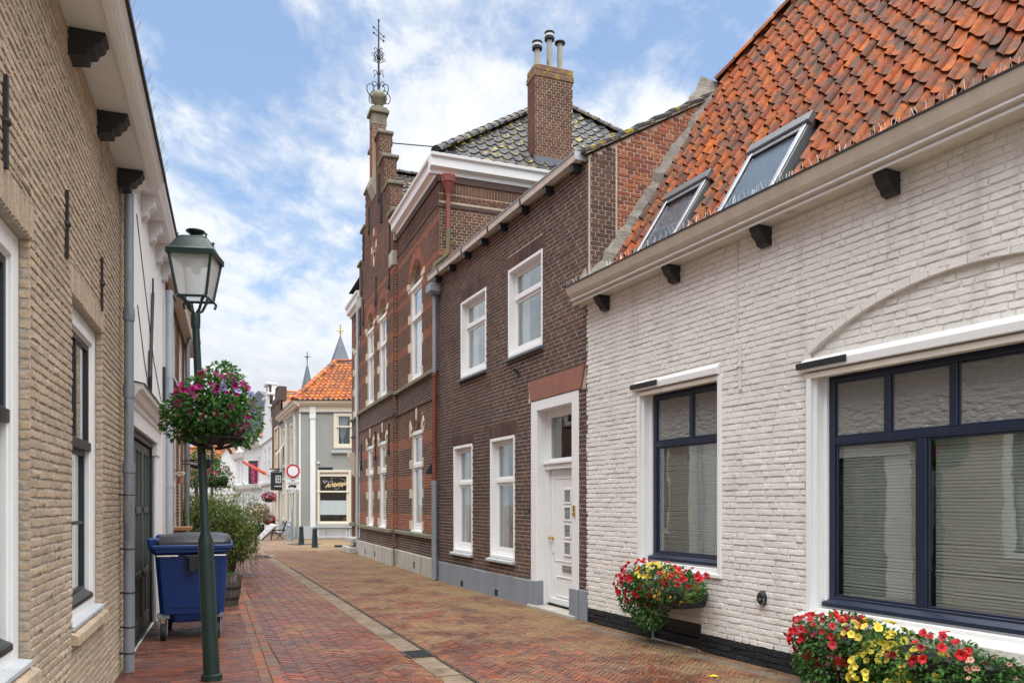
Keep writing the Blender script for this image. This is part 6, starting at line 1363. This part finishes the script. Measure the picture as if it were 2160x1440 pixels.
part(ks, 'rim', MB().tube([(.048 * math.sin(t * math.pi / 8), -.05, -.015 - .052 * math.cos(t * math.pi / 8)) for t in range(-5, 6)], .006, 6), 'steel'); part(ks, 'dial', MB().lathe([(.014, -.05), (.014, -.06)], (0, 0, -.005), 10, 'y'), 'steel')
pt = ground_at(1505, 1427); o = part(None, 'fallen_petal', MB().add([(-.045, 0, .008), (0, -.03, .014), (.05, .0, .008), (.01, .03, .02)], [(0, 1, 2), (0, 2, 3)]), 'yellow_petal'); o.location = pt; o['label'] = 'single bright yellow petal lying on the brick street'; o['category'] = 'petal'
# ---------------------------------------------------------------- street lamps
def half_basket(t, r, zc, rx, rz, nleaf, mats, nb, size, light=True):
    part(t, 'bowl', MB().lathe([(.05, zc - .36), (.20, zc - .33), (.25, zc - .24), (.27, zc - .12), (.24, zc - .06)], (0, 0, 0), 20), 'pot_black', 60)
    br = MB()
    for i in range(8):
        a = i * math.pi / 4; br.tube([(.04 * math.cos(a), .04 * math.sin(a), zc - .40), (.18 * math.cos(a), .18 * math.sin(a), zc - .36), (.32 * math.cos(a), .32 * math.sin(a), zc - .30)], .012, 5)
    br.lathe([(.32, zc - .315), (.335, zc - .305), (.32, zc - .295)], (0, 0, 0), 20); part(t, 'basket_bracket', br, 'black_iron')
    mb = MB(); leaf_cloud(mb, r, [((0, 0, zc + .05), (rx * .88, rx * .88, rz * .75)), ((.1, -.1, zc + .18), (rx * .6, rx * .6, rz * .62)), ((-.25, -.1, zc - .12), (.18, .24, .22)), ((.29, -.05, zc - .14), (.15, .24, .24)), ((.0, -.28, zc - .07), (.34, .12, .17)), ((-.05, -.25, zc - .2), (.22, .1, .12))], nleaf, .052, .032); part(t, 'foliage', mb, 'petunia_leaf', fix=False, kind='stuff')
    k = 0
    while k < nb:
        v = rvec(r).normalized()
        if v.y > .35: continue
        k += 1; p = Vector((v.x * rx, v.y * rx, zc + v.z * rz * (1.0 if v.z > 0 else 1.05))) * 1
        flower(t, r.choice(mats), p, v + Vector((.15, -.8, .1)) + rvec(r) * .8, r.uniform(*size), r)
lb = ground_at(447, 1433)
lamp = thing('street_lamp', 'near dark green street lamp with lantern and petunia basket beside the blue bin', 'street lamp', lb, 0)
LEAN = -.0000; LH = 4.22
def lean(z): return (-.155 * z / 3.4, 0, z)
part(lamp, 'post', MB().tube([lean(0), lean(.05), lean(.06), lean(1.22), lean(1.30), lean(1.38), lean(3.35)], [.095, .095, .073, .070, .066, .040, .033], 20), 'lamp_green', 40)
part(lamp, 'collar', MB().lathe([(.040, 3.28), (.043, 3.32), (.043, 3.40), (.036, 3.42)], (lean(3.35)[0], 0, 0), 16), 'lamp_green', 40)
lx, lz = -.153, 3.42
sc_ = MB()
for i in range(4):
    a = i * math.pi / 2 + math.pi / 4 + .12; c, s = math.cos(a), math.sin(a)
    sc_.tube([(lx, 0, lz - .02), (lx + .07 * c, .07 * s, lz + .03), (lx + .11 * c, .11 * s, lz + .11), (lx + .17 * c, .17 * s, lz + .145), (lx + .21 * c, .21 * s, lz + .11), (lx + .195 * c, .195 * s, lz + .07)], .013, 8)
part(lamp, 'scroll_bracket', sc_, 'lamp_green', 50)
def sq(h, z, rot=.12):
    h *= .88
    return [(lx + h * math.sqrt(2) * math.cos(rot + math.pi / 4 + k * math.pi / 2), h * math.sqrt(2) * math.sin(rot + math.pi / 4 + k * math.pi / 2), z) for k in range(4)]
z0, z1 = lz + .13, lz + .53
gl = MB(); lo_, hi_ = sq(.138, z0 + .01), sq(.208, z1)
gl.add(lo_ + hi_, [(i, (i + 1) % 4, (i + 1) % 4 + 4, i + 4) for i in range(4)]); part(lamp, 'lantern_glass', gl, 'lantern_glass')
fr = MB(); lo_, hi_ = sq(.143, z0), sq(.214, z1)
for i in range(4):
    fr.tube([lo_[i], hi_[i]], .014, 6); fr.tube([lo_[i], lo_[(i + 1) % 4]], .012, 6); fr.tube([hi_[i], hi_[(i + 1) % 4]], .014, 6)
part(lamp, 'lantern_frame', fr, 'lamp_green')
rf_ = MB().loft([sq(.238, z1 + .0), sq(.240, z1 + .015), sq(.215, z1 + .03), sq(.15, z1 + .135), sq(.150, z1 + .145), sq(.11, z1 + .165)]); lr_ = part(lamp, 'lantern_roof', rf_, 'lamp_green', bevel=.006)
part(lr_, 'skirt', MB().loft([sq(.236, z1 - .035), sq(.236, z1 + .005)]), 'lamp_green'); part(lr_, 'finial', MB().lathe([(.11, z1 + .16), (.06, z1 + .175), (.045, z1 + .195), (.06, z1 + .208), (.085, z1 + .222), (.085, z1 + .232), (.045, z1 + .245), (.0, z1 + .25)], (lx, 0, 0), 18), 'lamp_green', 50)
for p in sq(.145, z1 + .145): part(lr_, 'knob', MB().lathe([(.008, -.01), (.008, .01), (.016, .02), (.0, .038)], p, 8), 'lamp_green')
part(lamp, 'lamp_bulb', MB().lathe([(.03, z1 - .16), (.045, z1 - .08), (.04, z1), (.02, z1 + .03)], (lx, 0, 0), 10), 'sign_white')
half_basket(lamp, random.Random(5), 2.55, .36, .33, 3900, ['bloom_magenta'] * 7 + ['bloom_crimson'] * 2 + ['bloom_violet'] * 1, 115, (.030, .046))
for c in [x for x in lamp.children if x.name.startswith(('flower', 'foliage', 'bowl', 'basket'))]: c.location.x += .02
p2 = Vector((X(447, 21.5), 21.5, 0)); lamp2 = thing('street_lamp', 'far street lamp with a red flower basket behind the bamboo', 'street lamp', p2, 0)
part(lamp2, 'post', MB().tube([(0, 0, 0), (0, 0, 1.3), (0, 0, 1.4), (0, 0, 4.0)], [.07, .07, .04, .035], 12), 'lamp_green', 40)
half_basket(lamp2, random.Random(8), 2.42, .38, .28, 1500, ['bloom_red', 'bloom_magenta', 'bloom_crimson'], 44, (.032, .045))
for c in [x for x in lamp2.children if x.name.startswith(('flower', 'foliage', 'bowl', 'basket'))]: c.location.x += .17
part(lamp2, 'lantern', MB().loft([[(p * h, q * h, zz) for p, q in ((-1, -1), (1, -1), (1, 1), (-1, 1))] for h, zz in ((.14, 4.1), (.2, 4.45), (.24, 4.46), (.12, 4.65))]), 'lamp_green')
# ---------------------------------------------------------------- blue waste container
bz = FL.rz - math.pi / 2
bc = thing('waste_container', 'blue four-wheeled waste container with dark lid beside the lamp post', 'waste container', Vector((X(401, 9.32), 9.32, 0)), bz)
# local: x across (short side seen from the camera), y along the wall (away from camera)
def rr(x0, x1, y0, y1, zz, k=.05):
    return [(x0 + k, y0, zz), (x1 - k, y0, zz), (x1, y0 + k, zz), (x1, y1 - k, zz), (x1 - k, y1, zz), (x0 + k, y1, zz), (x0, y1 - k, zz), (x0, y0 + k, zz)]
bd = part(bc, 'body', MB().loft([rr(-.21, .35, .10, 1.10, .21), rr(-.22, .36, .08, 1.12, .24), rr(-.225, .365, .06, 1.14, .31), rr(-.34, .38, .05, 1.16, .315), rr(-.39, .42, .0, 1.2, 1.03), rr(-.43, .45, -.05, 1.25, 1.06), rr(-.43, .45, -.05, 1.25, 1.14)]), 'bin_blue', bevel=.012)
part(bd, 'rim', MB().loft([rr(-.46, .48, -.07, 1.27, 1.10), rr(-.46, .48, -.07, 1.27, 1.15)]), 'bin_blue', bevel=.01)
part(bc, 'lid', MB().loft([rr(-.42, .46, -.06, 1.26, 1.145, .08), rr(-.42, .46, -.05, 1.25, 1.19, .08), rr(-.36, .42, .04, 1.16, 1.24, .1), rr(-.2, .3, .2, 1.0, 1.265, .12)]), 'bin_black', 40, bevel=.01)
part(bc, 'lid_hinge', MB().box(-.47, -.34, -.02, .10, 1.14, 1.235).box(-.47, -.34, 1.1, 1.22, 1.14, 1.235), 'bin_blue', bevel=.02)
part(bc, 'grip_bar', MB().tube([(-.36, -.03, 1.02), (-.36, -.075, 1.02), (-.13, -.075, 1.02), (-.13, -.03, 1.02)], .011, 8).tube([(.16, -.03, 1.02), (.16, -.075, 1.02), (.40, -.075, 1.02), (.40, -.03, 1.02)], .011, 8), 'steel', 50)
part(bc, 'trunnion', MB().prism([(-.07, 1.03), (.16, 1.03), (.10, .99), (.085, .86), (.06, .83), (.0, .83), (-.02, .86), (-.02, .98)], 'y', -.095, .02), 'bin_black', bevel=.015)
part(bd, 'rib', MB().box(-.20, .36, .035, .07, .40, .41), 'bin_blue')
for x, y in ((-.30, .16), (.30, .16), (-.30, 1.05), (.30, 1.05)):
    w = part(bc, 'wheel', MB().lathe([(.03, -.03), (.095, -.03), (.10, -.02), (.10, .02), (.095, .03), (.03, .03)], (x, y - .05, .10), 20, 'x'), 'rubber', 50)
    part(w, 'hub', MB().lathe([(.05, -.034), (.05, .034)], (x, y - .05, .10), 14, 'x'), 'bin_black'); part(w, 'caster_fork', MB().prism([(y - .09, .07), (y - .03, .09), (y + .06, .27), (y - .08, .27)], 'x', x + .036, x + .046).prism([(y - .09, .07), (y - .03, .09), (y + .06, .27), (y - .08, .27)], 'x', x - .046, x - .036).box(x - .07, x + .07, y - .09, y + .07, .265, .32), 'zinc')
# half barrel planter
q = ground_at(478, 1276); ba = thing('barrel_planter', 'weathered half barrel planter behind the blue container', 'planter', q, .3)
mb = MB(); ns = 18
for i in range(ns):
    a0, a1 = 2 * math.pi * (i + .04) / ns, 2 * math.pi * (i + .96) / ns
    rings = []
    for zz, rr_ in ((0, .17), (.18, .205), (.36, .23), (.50, .245)): rings.append([(rr_ * math.cos(a0), rr_ * math.sin(a0), zz), (rr_ * math.cos(a1), rr_ * math.sin(a1), zz), ((rr_ - .03) * math.cos(a1), (rr_ - .03) * math.sin(a1), zz), ((rr_ - .03) * math.cos(a0), (rr_ - .03) * math.sin(a0), zz)])
    part(ba, 'stave', MB().loft(rings), 'barrel_wood')
for zz, rr_ in ((.10, .194), (.27, .222)): part(ba, 'hoop', MB().lathe([(rr_, zz), (rr_ + .006, zz + .04)], (0, 0, 0), 24), 'black_iron')
part(ba, 'soil', MB().lathe([(.2, .42), (.2, .44)], (0, 0, 0), 16), 'soil'); mb = MB(); leaf_cloud(mb, r, [((0, 0, .47), (.19, .19, .05))], 260, .05, .015); part(ba, 'foliage', mb, 'petunia_leaf', fix=False, kind='stuff')
# bamboo bush
bcx = Vector((X(440, 17.5), 17.6, 0)); bo = thing('bamboo_bush', 'large feathery bamboo bush growing along the left houses', 'bush', bcx, 0)
rb = random.Random(21); sm = MB(); lm = MB()
for i in range(170):
    b0 = Vector((rb.gauss(-.05, .5), rb.gauss(0, .4), .1)); az = rb.uniform(0, 6.28); h = rb.uniform(1.0, 2.35); o_ = rb.uniform(.2, .95)
    pts = [b0 + Vector((math.cos(az) * o_ * t * t, math.sin(az) * o_ * t * t * .8, h * (t - .28 * t * t * o_))) for t in (0, .25, .5, .75, 1)]
    sm.tube(pts, [.006, .005, .004, .003, .002], 4, False)
    for _ in range(62):
        t = rb.uniform(.18, 1); k = min(3, int(t * 4)); p = pts[k].lerp(pts[k + 1], t * 4 - k) + rvec(rb) * .14
        leaf_into(lm, p, Vector((math.cos(az), math.sin(az), -.1)) * .5 + rvec(rb) + Vector((0, 0, -.15)), Vector((0, 0, 1)) + rvec(rb) * .5, rb.uniform(.08, .15), rb.uniform(.018, .030))
leaf_cloud(lm, rb, [((.0, 0, 1.05), (.95, .55, .62)), ((-.35, 0, 1.3), (.5, .45, .5)), ((.5, 0, .8), (.55, .45, .45))], 5200, .13, .032)
part(bo, 'stems', sm, 'bark', fix=False, kind='stuff'); part(bo, 'foliage', lm, 'bamboo_leaf', fix=False, kind='stuff'); part(bo, 'planter', MB().loft([rr(-.75, .45, -.3, .3, 0), rr(-.8, .5, -.34, .34, .42)]), 'barrel_wood')
pl_ = thing('plank_shelf', 'small wooden shelf on the wall left of the bamboo', 'shelf', FL.w(14.3, 0, 0), FL.rz); part(pl_, 'board', MB().box(-.2, .5, -.34, 0, 1.18, 1.23), 'plank_wood'); part(pl_, 'bracket', MB().prism([(0, 1.18), (-.28, 1.18), (0, .9)], 'x', .1, .14), 'plank_wood')
# hanging signs on the left row
bs = thing('hanging_sign', 'dark hanging sign reading Blanche in white letters', 'sign', (X(420, 16.5), 16.5, 0), 0)
zb = Z(981, 16.5); part(bs, 'board', MB().prism([(-.19, zb + .13), (.24, zb + .13), (.24, zb - .05), (.12, zb - .085), (-.05, zb - .085), (-.16, zb - .05), (-.19, zb + .0)], 'y', -.02, .02), 'sign_black', bevel=.006)
lettering(bs, 'Blanche', .075, 'sign_white', (-.06, -.024, zb + .045), bold=.0015); part(bs, 'caption_line', MB().box(-.09, .02, -.023, -.02, zb + .088, zb + .093).box(-.10, .0, -.023, -.02, zb + .002, zb + .007), 'sign_white'); part(bs, 'arm', MB().tube([(-.36, 0, zb + .10), (.42, 0, zb + .10)], .012, 6).tube([(-.36, 0, zb + .03), (-.19, 0, zb + .03)], .01, 6), 'black_iron')
bl_ = thing('bell_sign', 'oval cream sign with a brown bell hanging on the brick wall', 'sign', (X(381, 13.3), 13.3, 0), 0)
zb = Z(998, 13.3); part(bl_, 'plate', MB().loft([[(.075 * math.cos(t * math.pi / 8), y_, zb + .035 * math.sin(t * math.pi / 8)) for t in range(16)] for y_ in (-.01, .01)]), 'cream_paint'); part(bl_, 'caption_line', MB().box(-.05, .05, -.014, -.01, zb - .006, zb + .006), 'plank_wood'); part(bl_, 'bell', MB().lathe([(.012, .0), (.03, -.02), (.04, -.07), (.06, -.11), (.055, -.115)], (.0, 0, zb - .05), 14), 'rust_red_pipe', 50); part(bl_, 'scroll', MB().tube([(-.13, 0, zb + .05), (-.08, 0, zb + .06), (0, 0, zb + .035)], .006, 5).tube([(-.13, 0, zb + .0), (-.09, 0, zb - .06), (-.06, 0, zb - .05)], .006, 5).tube([(0, 0, zb - .035), (0, 0, zb - .05)], .004, 5), 'black_iron')
# ---------------------------------------------------------------- no-entry sign, bollards, clutter at the corner
def Xp(px, py): return ground_at(px, py)
ps = Xp(618, 1139); sg = thing('road_sign', 'round red bordered traffic sign with two plates on a grey post', 'road sign', ps, .03); Yp = ps.y
zz = lambda py: Z(py, Yp); part(sg, 'post', MB().tube([(-.03, 0, 0), (-.03, 0, zz(1078)), (.02, 0, zz(1070)), (.02, 0, zz(985))], [.055, .055, .03, .03], 10), 'zinc', 50)
R_ = 14.3 / F * Yp; dk = part(sg, 'disc', MB().lathe([(R_, -.05), (R_, -.07)], (.02, 0, zz(993)), 32, 'y'), 'sign_red'); part(dk, 'disc_field', MB().lathe([(R_ * .74, -.07), (R_ * .74, -.074)], (.02, 0, zz(993)), 32, 'y'), 'sign_white')
w_ = 14.0 / F * Yp
p1 = part(sg, 'plate', MB().box(.01 - w_, .01 + w_, -.06, -.045, zz(1016), zz(1006.5)), 'sign_white', bevel=.01); p2_ = part(sg, 'plate', MB().box(.01 - w_, .01 + w_, -.06, -.045, zz(1038), zz(1016.6)), 'sign_white', bevel=.01)
for s, y_, h in (('uitgezonderd', 1007.9, .075),): lettering(p1, s, .095, 'sign_black', (.01, -.063, zz(y_)))
bk = MB()
for cx_ in (-.055, .055): bk.tube([(.01 + cx_ + .04 * math.cos(t * math.pi / 5), -.062, zz(1013.3) + .04 * math.sin(t * math.pi / 5)) for t in range(11)], .006, 4)
bk.tube([(-.045, -.062, zz(1013.3)), (-.01, -.062, zz(1010.6)), (.045, -.062, zz(1010.8)), (.065, -.062, zz(1013.3))], .006, 4); part(p1, 'bicycle_symbol', bk, 'sign_black')
lettering(p2_, 'uitgezonderd', .095, 'sign_black', (.01, -.063, zz(1018.7))); lettering(p2_, 'ma. t/m za. van', .085, 'sign_black', (.01, -.063, zz(1032.2))); lettering(p2_, '06.00 - 11.00 h', .095, 'sign_black', (.01, -.063, zz(1035.6)))
tk = MB().box(-.10, .17, -.064, -.058, zz(1027), zz(1022)).prism([(-.19, zz(1027.3)), (-.11, zz(1027.3)), (-.11, zz(1022.5)), (-.15, zz(1022.7)), (-.19, zz(1025))], 'y', -.064, -.058)
for cx_ in (-.14, .06, .12): tk.lathe([(.024, -.066), (.024, -.058)], (cx_, 0, zz(1027.6)), 10, 'y')
part(p2_, 'lorry_symbol', tk, 'sign_black')
def bollard(px, py, label, mat):
    b = thing('bollard', label, 'bollard', Xp(px, py), 0, 'bollards by the grey house'); part(b, 'shaft', MB().lathe([(.13, 0), (.12, .04), (.085, .62), (.095, .63), (.095, .66)], (0, 0, 0), 14), mat, 40); part(b, 'head', MB().lathe([(.085, .66), (.075, .71), (.04, .74), (0, .745)], (0, 0, 0), 14), mat, 50)
bollard(664, 1153.5, 'nearest dark green bollard in front of the shop window', 'lamp_green'); bollard(635.5, 1147, 'middle dark green bollard between sign post and front bollard', 'lamp_green'); bollard(610, 1140, 'grey green bollard left of the sign post', 'zinc')
q = Xp(739, 1158); q.x -= .1; ft = thing('boot_scraper', 'low black iron bracket on the ground at the hall corner', 'bracket', q, 0); part(ft, 'bar', MB().box(-.45, .35, -.08, .08, .08, .15), 'black_iron'); part(ft, 'foot', MB().box(-.15, .25, -.06, .06, -.01, .08), 'black_iron')
q = Xp(575, 1138); ab = thing('advert_board', 'white folding advert board lying tilted before the shops', 'board', q, 0)
part(ab, 'panel', MB().hexa([(-.75, -.05, .02), (-.55, -.05, -.0), (-.55, .3, -.0), (-.75, .3, .02), (-.1, -.05, .72), (.12, -.05, .64), (.12, .3, .64), (-.1, .3, .72)]), 'sign_white', bevel=.01); part(ab, 'panel_edge', MB().hexa([(-.55, -.07, .0), (-.50, -.07, .0), (-.50, .3, .0), (-.55, .3, .0), (.12, -.07, .64), (.17, -.07, .62), (.17, .3, .62), (.12, .3, .64)]), 'light_grey_stone'); part(ab, 'leg', MB().tube([(.05, 0, .6), (-.1, .1, 0)], .03, 6).tube([(-.1, 0, .3), (.35, .1, .28)], .03, 6), 'black_iron')
q = Xp(590, 1136); fc = thing('folding_chair', 'black folded terrace chair beside the advert board', 'chair', q, .3)
part(fc, 'seat', MB().box(-.3, .25, -.2, .2, .38, .43), 'sign_black'); part(fc, 'backrest', MB().hexa([(.12, -.2, .42), (.18, -.2, .42), (.18, .2, .42), (.12, .2, .42), (.28, -.2, .82), (.34, -.2, .82), (.34, .2, .82), (.28, .2, .82)]), 'sign_black')
for sx, sy in ((-.28, -.18), (.22, -.18), (-.28, .18), (.22, .18)): part(fc, 'leg', MB().tube([(sx, sy, .4), (-sx * .6, sy, .0)], .02, 6), 'black_iron')
q = Vector((X(546, 40), 40, 0)); st_ = thing('potted_shrub', 'orange and green leafy shrub in a dark pot before the white shops', 'shrub', q, 0); part(st_, 'pot', MB().lathe([(.22, 0), (.3, .55), (.26, .55)], (0, 0, 0), 12), 'pot_black'); part(st_, 'trunk', MB().tube([(0, 0, .5), (.02, 0, 1.1)], .03, 6), 'bark')
mb = MB(); leaf_cloud(mb, r, [((-.1, 0, 1.25), (.62, .5, .35)), ((.1, 0, .95), (.45, .4, .3))], 900, .12, .07); part(st_, 'foliage', mb, 'autumn_leaf', fix=False, kind='stuff')
for px, py, y_, lab in ((569, 1048, 44, 'upper red hanging flower basket on the far shopfront'), (570, 1096, 44.5, 'lower red hanging flower basket on the far shopfront')):
    t = thing('hanging_basket', lab, 'flower basket', (X(px, y_), y_, Z(py, y_)), 0, 'hanging baskets on the far shopfront'); mb = MB(); leaf_cloud(mb, r, [((0, 0, 0), (.42, .3, .26))], 420, .09, .06); part(t, 'foliage', mb, 'dark_leaf', fix=False, kind='stuff'); part(t, 'bowl', MB().lathe([(.05, -.28), (.22, -.2), (.28, -.05)], (0, 0, 0), 12), 'pot_black')
    for _ in range(34):
        v = rvec(r).normalized(); v.y = -abs(v.y); flower(t, r.choice(['bloom_red', 'bloom_magenta', 'bloom_crimson']), (v.x * .45, v.y * .33, v.z * .28), v + Vector((0, -.6, 0)), r.uniform(.06, .085), r)
q = Vector((X(517, 38), 38, 0)); q2 = thing('parked_bicycle', 'dark bicycle parked behind the bamboo bush', 'bicycle', q, .5)
for x_ in (-.5, .5): part(q2, 'wheel', MB().tube([(x_ + .33 * math.cos(t * math.pi / 10), 0, .34 + .33 * math.sin(t * math.pi / 10)) for t in range(21)], .02, 5), 'rubber')
part(q2, 'frame', MB().tube([(-.5, 0, .34), (-.15, 0, .36), (.35, 0, .8), (.5, 0, .34)], .02, 6).tube([(-.15, 0, .36), (-.22, 0, .9)], .018, 6).tube([(-.2, 0, .78), (.34, 0, .82)], .018, 6), 'blue_paint'); part(q2, 'saddle', MB().box(-.34, -.1, -.07, .07, .9, .95), 'rubber', bevel=.02); part(q2, 'handlebar', MB().tube([(.33, -.28, 1.0), (.35, 0, .98), (.33, .28, 1.0)], .014, 6).tube([(.35, 0, .8), (.34, 0, .98)], .016, 6), 'steel')
tr_ = thing('tree', 'leafy green tree peeking between the left houses and far lamp', 'tree', (X(412, 48), 48, 0), 0); part(tr_, 'trunk', MB().tube([(0, 0, 0), (.1, 0, 1.6), (0, 0, 3.6)], [.2, .15, .08], 8), 'bark')
mb = MB(); leaf_cloud(mb, r, [((0, 0, 3.7), (1.5, 1.4, 1.1)), ((.5, .2, 4.3), (.9, .9, .7)), ((-.7, 0, 3.2), (.9, .9, .7))], 2200, .2, .12); part(tr_, 'crown', mb, 'tree_leaf', fix=False, kind='stuff')
